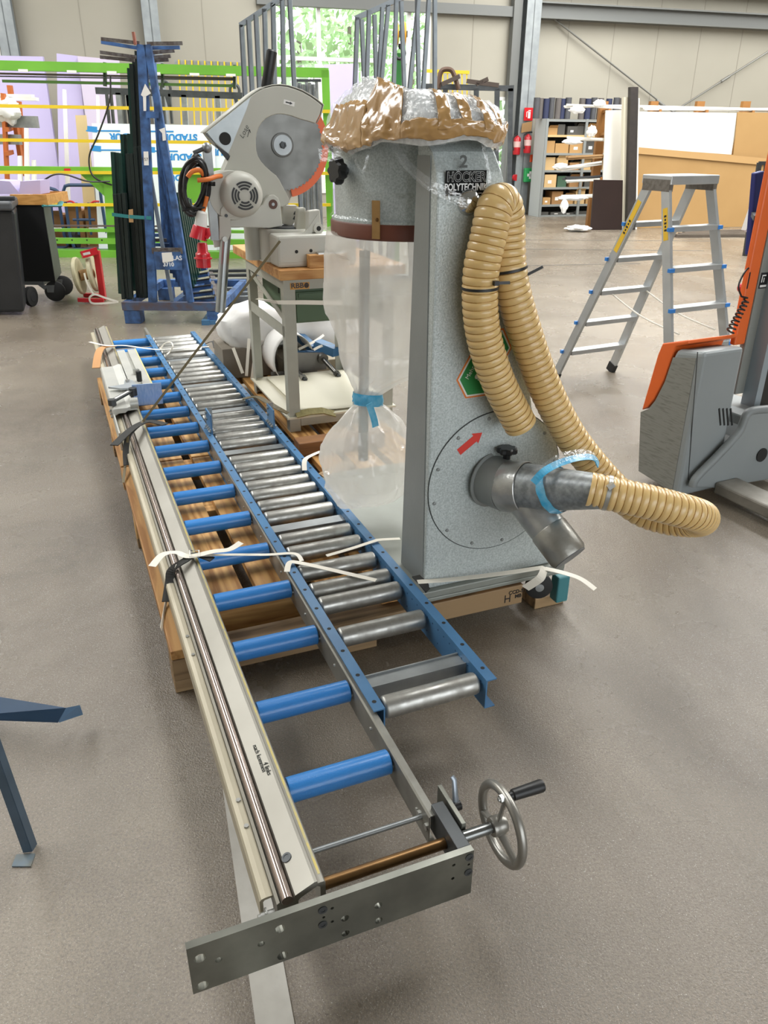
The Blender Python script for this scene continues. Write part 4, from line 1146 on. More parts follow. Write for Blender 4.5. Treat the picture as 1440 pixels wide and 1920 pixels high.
# loose film tails
def filmrib(pts, w, m=film, nm='film_tail', up=(0, -1, 0.2)):
    MB(CF).ribbon(catmull([PY(CF, *p) for p in pts], 8), w, 0.0006, up).build(nm, m, wt)
filmrib([(735, 262, .13), (760, 302, .02), (800, 340, -.075), (850, 368, -.085), (882, 382, -.09)], 0.026)
filmrib([(725, 262, .16), (752, 304, .05), (796, 348, -.08), (850, 378, -.088), (880, 390, -.095)], 0.01)
filmrib([(905, 268, -.07), (912, 300, -.075), (918, 340, -.08), (908, 372, -.085)], 0.01)
filmrib([(640, 285, .2), (615, 290, .2), (598, 291, .2)], 0.035)
filmrib([(665, 300, .2), (680, 322, .215), (690, 290, .21)], 0.008)
# ================================================================ work bench with saw
def C_(px, py, y): return PY(CF, px, py, y)
benchgrey = mat('bench_grey_paint', '#a9a99c', 0.45, 0, '#95958a', 8, 0.5)
bt = thing('work_bench', 'grey steel work bench with thick timber top carrying the mitre saw', 'bench', (1.2, 2.3, PAL_T), M=CF)
BZ0, BZ1 = 0.962, 1.012
BX0, BX1 = 0.885, 1.56
tw_ = mat_wood('bench_top_oak', '#d3a468', '#a9743b', rot=22.3, ring=10, sc=(0.12, 1.0, 1.0))
ys = [1.78, 2.05, 2.33, 2.61, 2.90]
for i in range(4):
    MB(CF).box(BX0 + rw.uniform(-.004, .004), BX1, ys[i] + 0.002, ys[i + 1] - 0.002, BZ0, BZ1 + rw.uniform(-.002, .001)).build('top_plank', tw_, bt, bevel=0.004)
def angle_leg(x, y, sx, sy, z0, z1, w=0.06, t=0.006):
    mb = MB(CF)
    mb.box(min(x, x + sx * w), max(x, x + sx * w), min(y, y + sy * t), max(y, y + sy * t), z0, z1)
    mb.box(min(x, x + sx * t), max(x, x + sx * t), min(y + sy * t, y + sy * w), max(y + sy * t, y + sy * w), z0, z1)
    return mb
BYF, BYB = 1.80, 2.62
for x, sx in ((0.90, 1), (1.50, -1)):
    for y, sy in ((BYF, 1), (BYB, -1)):
        angle_leg(x, y, sx, sy, PAL_T + 0.001, BZ0 - 0.05).build('leg', benchgrey, bt)
for y in (BYF, BYB - 0.006):
    MB(CF).box(0.90, 1.50, y, y + 0.006, BZ0 - 0.05, BZ0).build('frame_rail', benchgrey, bt)
for x in (0.90, 1.494):
    MB(CF).box(x, x + 0.006, BYF + 0.006, BYB - 0.006, BZ0 - 0.05, BZ0).build('frame_rail', benchgrey, bt)
    MB(CF).bar((x + 0.003, BYF + 0.01, 0.70), (x + 0.003, BYB - 0.01, 0.70), 0.006, 0.055).build('side_rail', benchgrey, bt)
    MB(CF).bar((x + 0.012, BYF + 0.03, 0.755), (x + 0.012, BYB - 0.03, 0.90), 0.006, 0.03).build('side_brace', benchgrey, bt)
MB(CF).box(0.885, 1.515, BYF - 0.012, BYB, 0.236, 0.246).build('lower_shelf', mat('cream_shelf', '#d8d4c2', 0.45, 0, '#c9c4ae', 3, 0.5), bt)
MB(CF).box(0.962, 1.438, BYF, BYF + 0.006, 0.19, 0.234).build('shelf_rail', benchgrey, bt)
# drooping sheet on the shelf
def sheet(i, j):
    x = 0.97 + 0.5 * i / 14; y = BYF + 0.02 + 0.75 * j / 14
    return Vector((x, y, 0.256 + 0.02 * (math.sin(x * 9) * 0.5 + 0.5) * (1 - j / 14)))
tag(MB(CF).grid(sheet, 15, 15).build('cream_sheet', mat('cream_board', '#e0dcc8', 0.5), None, thick=0.003), 'cream sheet lying on the lower shelf of the bench', 'sheet')
o = MB(CF).ribbon([C_(555, 778, 1.79), C_(580, 772, 1.785), C_(605, 770, 1.785), C_(628, 776, 1.79)], 0.05, 0.006, up=(0, -0.4, 1)).build('folded_strap', mat('olive_webbing', '#8c8255', 0.8, 0, '#6f683f', 60, 0.6))
tag(o, 'olive webbing strap folded at the front of the bench shelf', 'strap')
# green drawer unit
grn_d = mat('dark_green_cabinet', '#4d6548', 0.5, 0, '#43593f', 3, 0.4)
gu = thing('drawer_unit', 'dark green steel drawer unit hanging under the bench top', 'drawer unit', (1.22, 2.1, 0.73), M=CF)
MB(CF).box(0.965, 1.46, 1.845, 2.5, 0.735, 0.905).build('body', grn_d, gu)
MB(CF).box(0.972, 1.455, 1.83, 1.845, 0.742, 0.893).build('drawer_front', grn_d, gu, bevel=0.003)
MB(CF).box(0.985, 1.44, 1.824, 1.831, 0.868, 0.886).build('drawer_lip', grn_d, gu)
for k in range(3):
    MB(CF).box(0.9625, 0.965, 1.95 + 0.09 * k, 1.965 + 0.09 * k, 0.84, 0.88).build('vent_slot', M_['hole'], gu)
# sticker
rb0 = C_(540, 533, BYF - 0.001)
sk = MB(CF).box(0.935, 1.035, BYF - 0.002, BYF, 0.914, 0.946).build('maker_sticker', mat('sticker_amber', '#c48a2c', 0.5), bt)
text_mesh('RBB', 0.034, CF @ plane_m((0.972, BYF - 0.0024, 0.931), (1, 0, 0), (0, 0, 1)), 0.001, sx=1.15, extrude=0.0002).build('lettering', M_['black'], sk)
MB(CF).lathe([(0.009, 0), (0.009, 0.001), (0.013, 0.001), (0.013, 0.0)], (1.02, BYF - 0.002, 0.931), (0, -1, 0), 16).build('emblem', M_['black'], sk)
# white strap round the bench and bag
tag(MB(CF).ribbon([C_(482, 560, 2.3), C_(520, 567, 1.795), C_(570, 567, 1.79), C_(640, 568, 1.79)], 0.022, 0.001, up=(0, -1, 0)).build('bench_strap', M_['strap']), 'white strap round the bench legs in front of the green drawers', 'strap')

# ---- mitre saw
cast = mat('saw_grey_enamel', '#b9b8ad', 0.42, 0, '#adaca1', 3, 0.4)
castl = mat('saw_pale_cast', '#c6c5bc', 0.4, 0, '#b9b8ae', 4, 0.4)
SY = 2.10
sw = thing('mitre_saw', 'grey stationary mitre saw with large blade and orange blade guard', 'saw', (1.05, 2.15, BZ1), M=CF)
def tr(pts, y): return [C_(a, b, y) for a, b in pts]
outer = [(386, 249), (471, 180), (484, 171), (496, 165.5), (510, 162), (524, 161), (540, 163), (553, 167), (567, 172.5), (580, 180), (592, 188), (604, 198), (599, 217), (591, 231.5)]
cutl = [(577, 227), (562, 223), (546, 217), (531, 214), (519, 214), (509, 217), (499, 222), (491, 230), (485.5, 239), (482, 249), (480, 260), (480, 271), (481, 282), (484, 293), (490, 303), (498, 312), (508, 321), (518, 329)]
low = [(524, 337), (529, 347), (537, 362), (543, 375), (540, 383), (531, 388), (505, 388), (440, 395), (411, 355), (411, 340), (431, 293), (425, 287), (400, 268)]
MB(CF).prism(tr(outer + cutl + low, SY), (0, 0.018, 0)).build('guard_housing', cast, sw, bevel=0.004)
back = outer + [(596, 215), (600, 250), (585, 300), (560, 340), (545, 372)] + low[4:]
MB(CF).prism(tr(back, SY + 0.03), (0, 0.09, 0)).build('housing_back', mat('saw_back_enamel', '#a7a69c', 0.45), sw)
# rim joining both plates along the top
rim = tr(outer, SY + 0.018)
for a, b in zip(rim, rim[1:]): pass
ri = MB(CF); n_ = len(rim)
vs = []
for p in rim:
    vs += [p + Vector((0, -0.012, 0)), p + Vector((0, 0.11, 0))]
cvec = C_(530, 272, SY)
vs2 = [v + (Vector((v.x - cvec.x, 0, v.z - cvec.z)).normalized()) * 0.006 for v in vs]
ri.add(vs2, [(2 * i, 2 * i + 1, 2 * i + 3, 2 * i + 2) for i in range(n_ - 1)], True)
ri.build('guard_rim', castl, sw, thick=0.004)
# panel of the chip chute
ch = MB(CF).prism(tr([(388, 248), (470, 182), (461, 208), (428, 288), (402, 266)], SY - 0.004), (0, 0.004, 0)).build('chute_panel', mat('brushed_chute', '#b5bdc0', 0.35, 0.3, '#a7afb3', 20, 0.5), sw)
hq = C_(422, 260, SY - 0.005)
MB(CF).cyl((hq.x, SY - 0.0062, hq.z), (hq.x, SY - 0.004, hq.z), 0.029, 24).build('chute_hole', M_['hole'], ch)
MB(CF).hexa(tr([(386, 249), (402, 266), (405, 270), (386, 253)], SY - 0.005), tr([(386, 249), (402, 266), (405, 270), (386, 253)], SY + 0.11)).build('chute_lip', M_['darksteel'], sw)
MB(CF).hexa(tr([(402, 271), (428, 288), (431, 293), (425, 300)], SY - 0.002), tr([(402, 271), (428, 288), (431, 293), (425, 300)], SY + 0.11)).build('chute_opening', M_['black'], sw)
# blade
bc_ = C_(530, 272, SY); BR = 0.208
def mat_blade():
    m = mat('saw_blade_steel', '#6c6c69', 0.3, 0.95, '#565653', 6, 0.5, rvar=0.12)
    p = m.node_tree.nodes['Principled BSDF']; p.inputs['Anisotropic'].default_value = 0.75
    tg = m.node_tree.nodes.new('ShaderNodeTangent'); tg.direction_type = 'RADIAL'; tg.axis = 'Y'
    m.node_tree.links.new(tg.outputs[0], p.inputs['Tangent'])
    return m
bm_ = mat_blade()
bl = MB()
bl.lathe([(0.0, 0.0), (BR, 0.0), (BR, 0.003), (0.0, 0.003)], (0, 0, 0), (0, -1, 0), 64, smooth=False)
n_t = 60
for k in range(n_t):
    a = 2 * math.pi * k / n_t; b = a + 2 * math.pi / n_t * 0.6
    p = lambda r, t, y: (r * math.cos(t), y, r * math.sin(t))
    bl.hexa([p(BR - .002, a, 0), p(BR + .006, a, 0), p(BR + .004, b, 0), p(BR - .002, b, 0)], [p(BR - .002, a, -.003), p(BR + .006, a, -.003), p(BR + .004, b, -.003), p(BR - .002, b, -.003)])
blo = bl.build('saw_blade', bm_, sw)
blo.matrix_parent_inverse = parent_inv(sw) @ CF @ Matrix.Translation((bc_.x, SY + 0.012, bc_.z))
fl = MB(CF).lathe([(0.0, 0.0), (0.057, 0.0), (0.057, 0.006), (0.051, 0.008), (0.0, 0.008)], (bc_.x, SY + 0.008, bc_.z), (0, -1, 0), 36).build('blade_flange', mat('flange_steel', '#6c6d6b', 0.4, 0.6), sw)
MB(CF).lathe([(0.0, 0.0), (0.047, 0.0), (0.047, 0.004), (0.0, 0.004)], (bc_.x, SY, bc_.z), (0, -1, 0), 36).build('flange_washer', M_['galv'], fl)
MB(CF).lathe([(0.0, 0.0), (0.018, 0.0), (0.016, 0.014), (0.009, 0.015), (0.009, 0.01), (0.0, 0.01)], (bc_.x, SY - 0.004, bc_.z), (0, -1, 0), 6).build('arbor_nut', M_['darksteel'], fl)
# orange guard
pts = []
a0, a1 = 60, -80
R0, R1 = 0.195, 0.247
gp = [Vector((bc_.x + R1 * math.cos(R(a0 + (a1 - a0) * k / 30)), SY + 0.0128, bc_.z + R1 * math.sin(R(a0 + (a1 - a0) * k / 30)))) for k in range(31)]
gp += [Vector((bc_.x + R0 * math.cos(R(a1 + (a0 - a1) * k / 30)), SY + 0.0128, bc_.z + R0 * math.sin(R(a1 + (a0 - a1) * k / 30)))) for k in range(31)]
MB(CF).prism(gp, (0, 0.005, 0)).build('blade_guard', M_['orange'], sw)
# label with arrow and handwriting
q = C_(542, 193, SY - 0.001)
l_ = MB(CF @ Matrix.Translation(q) @ Matrix.Rotation(R(12), 4, 'Y')).box(-0.028, 0.028, -0.001, 0.0, -0.010, 0.010).build('arrow_label', M_['white'], sw)
MB(CF @ Matrix.Translation(q) @ Matrix.Rotation(R(12), 4, 'Y')).prism([(-0.018, -0.0015, -0.003), (0.004, -0.0015, -0.003), (0.004, -0.0015, -0.007), (0.018, -0.0015, 0), (0.004, -0.0015, 0.007), (0.004, -0.0015, 0.003), (-0.018, -0.0015, 0.003)], (0, 0.0008, 0)).build('arrow', M_['black'], l_)
e0, e1 = C_(454, 255, SY - 0.001), C_(462, 239, SY - 0.001)
text_mesh('Lose', 0.034, CF @ plane_m(e0.lerp(e1, .5) + Vector((0, -0.0005, 0)), e1 - e0, (-(e1 - e0).z, 0, (e1 - e0).x)), -0.0004, shear=0.2, extrude=0.0003).build('handwriting', ink, sw)
e0, e1 = C_(464, 257, SY - 0.001), C_(468, 243, SY - 0.001)
MB(CF).bar(e0, e1, 0.002, 0.003, up=(0, -1, 0)).bar(e1, e1 + Vector((-0.012, 0, -0.004)), 0.002, 0.003, up=(0, -1, 0)).bar(e1, e1 + Vector((0.004, 0, -0.014)), 0.002, 0.003, up=(0, -1, 0)).build('ink_arrow', ink, sw)
# motor
mc = C_(457, 366, SY - 0.12)
mot = MB(CF)
my = SY - 0.12
mot.lathe([(0.0, -0.002), (0.066, -0.002), (0.082, 0.004), (0.098, 0.02), (0.106, 0.045), (0.108, 0.10), (0.102, 0.16), (0.0, 0.17)], (mc.x, my, mc.z), (0, 1, 0), 48)
mot = mot.build('motor', castl, sw)
MB(CF).lathe([(0.0, 0.0), (0.112, 0.0), (0.115, 0.01), (0.112, 0.2), (0.0, 0.2)], (mc.x - 0.045, SY - 0.06, mc.z - 0.005), (0, 1, 0), 48).build('motor_body', castl, mot)
gq = C_(459, 367, my)
for r0, r1, segs in ((0.029, 0.038, 5), (0.043, 0.052, 5), (0.057, 0.066, 4)):
    for s_ in range(4):
        a0 = R(45 + 90 * s_ + 8); a1 = R(45 + 90 * s_ + 82); nn = 12
        pp = [Vector((gq.x + r1 * math.cos(a0 + (a1 - a0) * k / nn), my - 0.0045, gq.z + r1 * math.sin(a0 + (a1 - a0) * k / nn))) for k in range(nn + 1)]
        pp += [Vector((gq.x + r0 * math.cos(a1 + (a0 - a1) * k / nn), my - 0.0045, gq.z + r0 * math.sin(a1 + (a0 - a1) * k / nn))) for k in range(nn + 1)]
        MB(CF).prism(pp, (0, 0.003, 0)).build('vent_slot', M_['black'], mot)
MB(CF).prism(tr([(414, 392), (420, 385), (440, 392), (448, 404), (425, 410), (413, 404)], SY - 0.07), (0, 0.04, 0)).build('motor_foot', castl, mot, bevel=0.003)
# swing arm and pivot
arm = [(414, 408), (425, 411), (448, 406), (472, 398), (492, 384), (497, 374), (505, 366), (514, 365), (522, 371), (526, 384), (530, 424), (505, 428), (470, 427), (435, 426), (414, 430)]
ao = MB(CF).prism(tr(arm, SY - 0.03), (0, 0.10, 0)).build('swing_arm', castl, sw, bevel=0.005)
pq = C_(512, 383, SY - 0.03)
MB(CF).lathe([(0.0, -0.001), (0.023, -0.001), (0.023, 0.002), (0, 0.002)], (pq.x, SY - 0.031, pq.z), (0, 1, 0), 24).build('pivot_bush', mat('pivot_rust', '#5b423a', 0.5, 0.5), ao)
MB(CF).lathe([(0.0, -0.003), (0.008, -0.003), (0.008, 0.002), (0, 0.002)], (pq.x, SY - 0.031, pq.z), (0, 1, 0), 12).build('pivot_pin', M_['galv'], ao)
for px, py in ((421, 403), (421, 424)):
    b = C_(px, py, SY - 0.03); MB(CF).cyl((b.x, SY - 0.034 if py > 410 else SY - 0.074, b.z), (b.x, SY - 0.02, b.z), 0.008, 12).build('bolt', M_['darksteel'], ao)
# column, turntable, fence castings, front box
c0 = C_(477, 470, 2.25)
MB(CF).cyl((c0.x, 2.22, BZ1), (c0.x, 2.22, 1.21), 0.055, 24).build('column', cast, sw)
tq = C_(522, 470, 2.08)
MB(CF).lathe([(0.0, 0), (0.155, 0), (0.155, 0.006), (0.15, 0.008), (0.15, 0.155), (0.143, 0.165), (0.0, 0.165)], (1.03, 2.15, BZ1), (0, 0, 1), 48).build('turntable', castl, sw)
MB(CF).cyl((1.03, 2.15, BZ1 + 0.165), (1.03, 2.15, BZ1 + 0.172), 0.12, 36).build('table_ring', M_['darksteel'], sw)
f0, f1 = C_(522, 500, 1.86), C_(640, 500, 1.86)
fbx = MB(CF).box(f0.x, f0.x + 0.42, 1.86, 2.02, BZ1, BZ1 + 0.152).build('front_box', castl, sw, bevel=0.012)
for px, py in ((556, 472), (583, 470)):
    b = C_(px, py, 1.86); MB(CF).cyl((b.x, 1.8592, b.z), (b.x, 1.861, b.z), 0.0085, 16).build('hole', M_['hole'], fbx)
MB(CF).box(f0.x + 0.004, f0.x + 0.416, 1.858, 1.8605, BZ1 + 0.025, BZ1 + 0.028).build('seam', cast, fbx)
fen = tr([(577, 437), (578, 396), (600, 393), (604, 437)], 1.93)
fo = MB(CF).prism(fen, (0, 0.05, 0)).build('fence_casting', castl, sw, bevel=0.006)
b = C_(596, 428, 1.93)
bo = MB(CF).lathe([(0.026, 0.03), (0.026, 0.0), (0.012, 0.0), (0.012, 0.004), (0, 0.004)], (b.x, 1.915, b.z), (0, 1, 0), 24).build('fence_boss', castl, fo)
MB(CF).cyl((b.x, 1.9145, b.z), (b.x, 1.92, b.z), 0.012, 18).build('hole', M_['hole'], fo)
MB(CF).prism(tr([(555, 436), (559, 391), (573, 389), (577, 430), (577, 437)], 2.02), (0, 0.05, 0)).build('fence_casting', cast, sw, bevel=0.006)
MB(CF).prism(tr([(566, 440), (577, 430), (596, 402), (600, 405), (590, 425), (584, 440)], 1.926), (0, 0.012, 0)).build('fence_rib', castl, fo)
MB(CF).prism(tr([(530, 385), (557, 385), (555, 410), (548, 425), (530, 420)], 2.16), (0, 0.05, 0)).build('clamp_casting', cast, sw, bevel=0.004)
for k in range(2): MB(CF).prism(tr([(553 - k, 396 + 9 * k), (558 - k, 396 + 9 * k), (556 - k, 404 + 9 * k), (550 - k, 402 + 9 * k)], 2.158), (0, 0.003, 0)).build('grip_pad', M_['black'], sw)
# black grip on top
h0, h1 = C_(499, 166, SY + 0.05), C_(510, 94, SY + 0.05)
gm = MB(CF).tube([h0, h0.lerp(h1, .04), h0.lerp(h1, .96), h1], lambda i: (0.022, 0.026, 0.026, 0.020)[i], 20).build('grip', M_['black'], sw)
# lifting strut and locking bar to the left of the bench
s0, s1 = C_(424, 430, 2.07), C_(413, 585, 2.07)
MB(CF).cyl(s0, s1, 0.026, 24).build('strut_tube', mat('strut_zinc', '#aab0b2', 0.25, 0.85), sw)
MB(CF).prism(tr([(411, 405), (432, 405), (434, 436), (428, 450), (412, 450)], 2.03), (0, 0.07, 0)).build('strut_bracket', castl, sw, bevel=0.003)
b = C_(421, 448, 2.03); MB(CF).cyl((b.x, 2.02, b.z), (b.x, 2.032, b.z), 0.013, 16).build('bolt', M_['bolt'], sw)
b0, b1 = C_(388, 279, 2.06), C_(403, 450, 2.06)
MB(CF).bar(b0, b1, 0.04, 0.035, up=(0, -1, 0)).build('locking_bar', M_['galv'], sw)
MB(CF).bar(C_(398, 445, 2.1), C_(424, 440, 2.1), 0.02, 0.10, up=(0, 0, 1)).build('bar_bracket', castl, sw)
tb0, tb1 = C_(363, 287, 2.04), C_(386, 277, 2.04)
MB(CF).cyl(tb0, tb1, 0.01, 10).build('tommy_bar', M_['darksteel'], sw)
MB(CF).sphere(C_(388, 277, 2.04), 0.024, 12, 8).build('bar_clamp', M_['galv'], sw)
# wood block with cap on bench
o = thing('timber_block', 'small sawn timber block on the bench front corner', 'wood block', C_(600, 500, 1.84), M=CF)
wb = C_(580, 500, 1.81)
MB(CF).box(wb.x, wb.x + 0.2, 1.80, 1.855, BZ1, BZ1 + 0.062).build('block', tw_, o, bevel=0.002)
MB(CF).box(wb.x + 0.05, wb.x + 0.19, 1.81, 1.85, BZ1 + 0.062, BZ1 + 0.07).build('steel_cap', M_['bolt'], o)

# ---- cable coil with red plug hanging on the locking bar
cc = thing('power_cable', 'black and orange power cable coil with red and white five-pin plug', 'cable', C_(370, 500, 2.0), M=CF)
rc = random.Random(4)
for k in range(6):
    cx_, cy_ = 366 + rc.uniform(-3, 3), 350 + rc.uniform(-6, 6)
    rx_, ry_ = 22 + rc.uniform(-8, 4), 50 + rc.uniform(-8, 5)
    yk = 1.97 + 0.016 * k
    lp = [C_(cx_ + rx_ * math.cos(t) - 4 * math.sin(t), cy_ + ry_ * math.sin(t), yk) + Vector((0, 0.02 * math.sin(2 * t + k), 0)) for t in [2 * math.pi * i / 28 for i in range(28)]]
    MB(CF).tube(lp, 0.0095, 8, closed=True).build('cable_loop', M_['black'], cc)
oc = mat('orange_cable', '#e07a34', 0.45)
MB(CF).tube(catmull([C_(352, 332, 1.95), C_(360, 322, 1.945), C_(374, 319, 1.95), C_(382, 328, 1.96)], 6), 0.011, 10).build('orange_cable', oc, cc)
MB(CF).tube(catmull([C_(370, 338, 1.95), C_(390, 336, 1.95), C_(405, 331, 1.99), C_(415, 330, 2.05)], 6), 0.011, 10).build('orange_cable', oc, cc)
MB(CF).tube(catmull([C_(388, 368, 1.98), C_(385, 382, 1.98), C_(381, 396, 1.98)], 6), 0.010, 10).build('orange_cable', oc, cc)
MB(CF).tube(catmull([C_(388, 345, 2.0), C_(386, 365, 2.0), C_(380, 392, 1.99)], 6), 0.008, 10).build('cable_lead', M_['black'], cc)
for y in (343, 347): MB(CF).tube([C_(384, y, 2.0), C_(402, y, 2.0), C_(403, y, 2.12), C_(384, y, 2.12)], 0.005, 6, closed=True).build('cable_tie', M_['black'], cc)
MB(CF).tube([C_(342, 395, 1.96), C_(360, 391, 1.95), C_(384, 389, 1.96)], 0.005, 6).build('cable_tie', M_['black'], cc)
p0, p1, p2 = C_(379, 396, 1.97), C_(376, 424, 1.97), C_(371, 448, 1.97)
MB(CF).tube([p0, p0.lerp(p1, .12), p1], lambda i: (0.018, 0.026, 0.031)[i], 24).build('plug_cap', M_['white'], cc)
pr_ = mat('red_plug', '#c92230', 0.3, coat=0.3)
po = MB(CF).tube([p1, p1.lerp(p2, .1), p2], lambda i: (0.033, 0.036, 0.042)[i], 24).build('plug_body', pr_, cc)
MB(CF).tube([C_(388, 428, 1.95), C_(391, 440, 1.945), C_(386, 446, 1.945)], 0.012, 8).build('plug_catch', pr_, po)
p3 = C_(379, 455, 1.97); p4 = C_(382, 501, 1.97)
MB(CF).tube([p3, p3.lerp(p4, .05), p3.lerp(p4, .35), p3.lerp(p4, .45), p3.lerp(p4, .58), p3.lerp(p4, .6), p3.lerp(p4, .65), p3.lerp(p4, .66), p4], lambda i: (0.020, 0.024, 0.026, 0.036, 0.036, 0.044, 0.044, 0.036, 0.036)[i], 24).build('socket_body', pr_, cc)

# ================================================================ wrapped machine parts behind the bench
wp = thing('wrapped_machine_parts', 'machine parts in white sheeting with steel rods and blue tubes behind the bench', 'machine parts', (1.2, 3.0, PAL_T), M=CF)
cloth = mat('white_sheeting', '#e9e9e7', 0.7, 0, '#dcdcda', 8, 0.5)
boxg = mat('weathered_grey_box', '#857d70', 0.7, 0, '#6d665a', 5, 0.6)
MB(CF).box(0.78, 1.15, 2.95, 3.25, PAL_T, 0.36).build('crate', boxg, wp, bevel=0.004)
MB(CF).box(1.14, 1.55, 2.68, 3.2, PAL_T + 0.005, 0.30).build('crate', mat('pale_ply_box', '#b0a58f', 0.7), wp, bevel=0.004)
def blob(cx, cy, cz, rx, ry, rz, seed, amp=0.14):
    def fn(i, j):
        a = 2 * math.pi * i / 40; t = math.pi * (j + 0.02) / 17.04
        d = Vector((math.sin(t) * math.cos(a), math.sin(t) * math.sin(a), -math.cos(t)))
        nn = 1 + amp * noise.noise(d * 2.3 + Vector((seed, 0, 0))) + amp * 0.5 * abs(noise.noise(d * 6 + Vector((0, seed, 0))))
        sgn = lambda v: math.copysign(abs(v) ** 0.75, v)
        return Vector((cx + rx * nn * sgn(d.x), cy + ry * nn * sgn(d.y), max(cz + rz * nn * sgn(d.z), PAL_T + 0.002)))
    return MB(CF).grid(fn, 40, 18, True, True)
q = C_(470, 625, 3.1)
blob(q.x + 0.06, 3.1, 0.47, 0.26, 0.2, 0.15, 1.0).build('sheeting', cloth, wp)
q = C_(590, 630, 3.1)
blob(q.x - 0.04, 3.12, 0.44, 0.34, 0.22, 0.14, 5.0).build('sheeting', cloth, wp)
# curling white sheet
def curl(i, j):
    t = R(-70 + 230 * i / 20)
    q = C_(520, 672, 2.7)
    return Vector((q.x + 0.09 - 0.13 * math.cos(t), 2.62 + 0.34 * j / 6, q.z + 0.16 * math.sin(t)))
MB(CF).grid(curl, 21, 7).build('curled_sheet', cloth, wp, thick=0.003)
stm = mat('machined_block', '#7d7b76', 0.4, 0.6, '#63615d', 6, 0.6)
MB(CF).hexa(tr([(553, 661), (612, 661), (612, 692), (553, 700)], 2.66), tr([(553, 661), (612, 661), (612, 692), (553, 700)], 2.9)).build('steel_block', stm, wp)
MB(CF).hexa(tr([(508, 697), (595, 695), (595, 722), (508, 732)], 2.66), tr([(508, 697), (595, 695), (595, 722), (508, 732)], 2.9)).build('steel_block', stm, wp)
rodm = mat('bright_steel_rod', '#8b8b88', 0.22, 0.9)
for (a, b) in (((604, 671), (634, 704)), ((545, 685), (571, 711)), ((585, 712), (604, 724)), ((518, 720), (533, 727))):
    p, q = C_(*a, 2.66), C_(*b, 2.42)
    ro = MB(CF).cyl(p, q, 0.015, 14).build('rod', rodm, wp)
    d_ = (q - p).normalized()
    MB(CF).cyl(p - d_ * 0.01, p + d_ * 0.02, 0.035, 18).build('collar', stm, ro)
    MB(CF).cyl(q - d_ * 0.03, q, 0.022, 6).build('nut', rodm, ro)
    MB(CF).cyl(q, q + d_ * 0.015, 0.012, 12).build('stud', M_['darksteel'], ro)
MB(CF).bar(C_(500, 578, 3.3), C_(590, 655, 2.75), 0.05, 0.05).build('blue_tube', M_['rail_blue'], wp)
MB(CF).bar(C_(595, 645, 2.75), C_(632, 660, 2.6), 0.075, 0.055).build('blue_tube', M_['rail_blue'], wp)
MB(CF).bar(C_(555, 658, 2.7), C_(615, 662, 2.68), 0.03, 0.012).build('blue_flat', M_['rail_blue'], wp)
for a, b in (((437, 652), (455, 700)), ((467, 635), (462, 705)), ((480, 650), (472, 712))):
    MB(CF).ribbon([C_(*a, 2.88), C_(*b, 2.8)], 0.02, 0.001, up=(0, -1, 0)).build('strap', M_['strap'], wp)
MB(CF).ribbon(catmull([C_(560, 655, 2.64), C_(590, 640, 2.72), C_(607, 628, 2.85)], 4), 0.016, 0.001, up=(0, -1, .5)).build('strap', M_['strap'], wp)
MB(CF).ribbon(catmull([C_(588, 656, 2.62), C_(605, 648, 2.66), C_(630, 647, 2.66)], 4), 0.016, 0.001, up=(0, -1, .5)).build('strap', M_['strap'], wp)
# round log and wood beam between conveyor and bag
lg = C_(600, 858, 1.05)
o = tag(MB(CF).cyl((lg.x - 0.02, 1.0, PAL_T + 0.042), (lg.x + 0.16, 1.12, PAL_T + 0.042), 0.04, 14).build('timber_offcut', M_['wood_grey']), 'short round timber offcut beside the dust bag', 'wood block')
o = tag(MB(CF).box(0.84, 1.3, 1.42, 1.52, PAL_T + 0.001, PAL_T + 0.075).build('timber_beam', mat_wood('brown_beam', '#8a5f36', '#6b4626', rot=112.3), None, bevel=0.004), 'brown timber beam on the pallet in front of the bench', 'beam')
strap('white strap end over the right blue rail beside the timber offcut', [(571, 882, .27), (572, 862, .30), (588, 852, .30), (602, 846, .28)], 0.014)
# ================================================================ background, left side
def I_(px, py, y): return PY(ID, px, py, y)
def W_(px, py, y): return PY(WF, px, py, y)
def bar_px(mb, a, b, y, w, h, y2=None):
    return mb.bar(I_(a[0], a[1], y), I_(b[0], b[1], y if y2 is None else y2), w, h, up=(0, -1, 0))

# ---- blue A-frame glass rack
rackb = mat('worn_blue_paint', '#456ba3', 0.5, 0, '#2c3f5e', 11, 0.95)
rustb = mat('scraped_steel', '#6e6a68', 0.55, 0.4, '#4a3f3b', 30, 0.9)
dkgr = mat('black_green_profile', '#1f2a28', 0.35, 0, '#16201e', 6, 0.6)
dkgr2 = mat('green_black_glass_edge', '#1d3d36', 0.25, 0, '#142a26', 6, 0.6)
FRY, BKY = 7.45, 8.75
rk = thing('glass_rack', 'blue A-frame glass transport rack loaded with dark profiles', 'rack', (-2.05, 8.0, 0))
fl = I_(228, 573, FRY); fr_ = I_(418, 571, FRY)
zb_ = 0.20
for y in (FRY, BKY):
    MB().box(fl.x, fr_.x, y, y + 0.06, zb_ - 0.075, zb_).build('base_beam', rackb if y != FRY else mat('blue_rusty_beam', '#4a5f80', 0.5, 0, '#5d4a42', 14, 0.8), rk)
for x in (fl.x + 0.03, (fl.x + fr_.x) / 2, fr_.x - 0.03):
    MB().box(x - 0.03, x + 0.03, FRY + 0.06, BKY, zb_ - 0.07, zb_).build('base_beam', rackb, rk)
for x0, x1 in ((fl.x + 0.01, fl.x + 0.16), (fr_.x - 0.16, fr_.x)):
    for y in (FRY, BKY - 0.1):
        MB().box(x0, x1, y + 0.003, y + 0.15, 0, zb_ - 0.076).build('foot', rackb, rk, bevel=0.004)
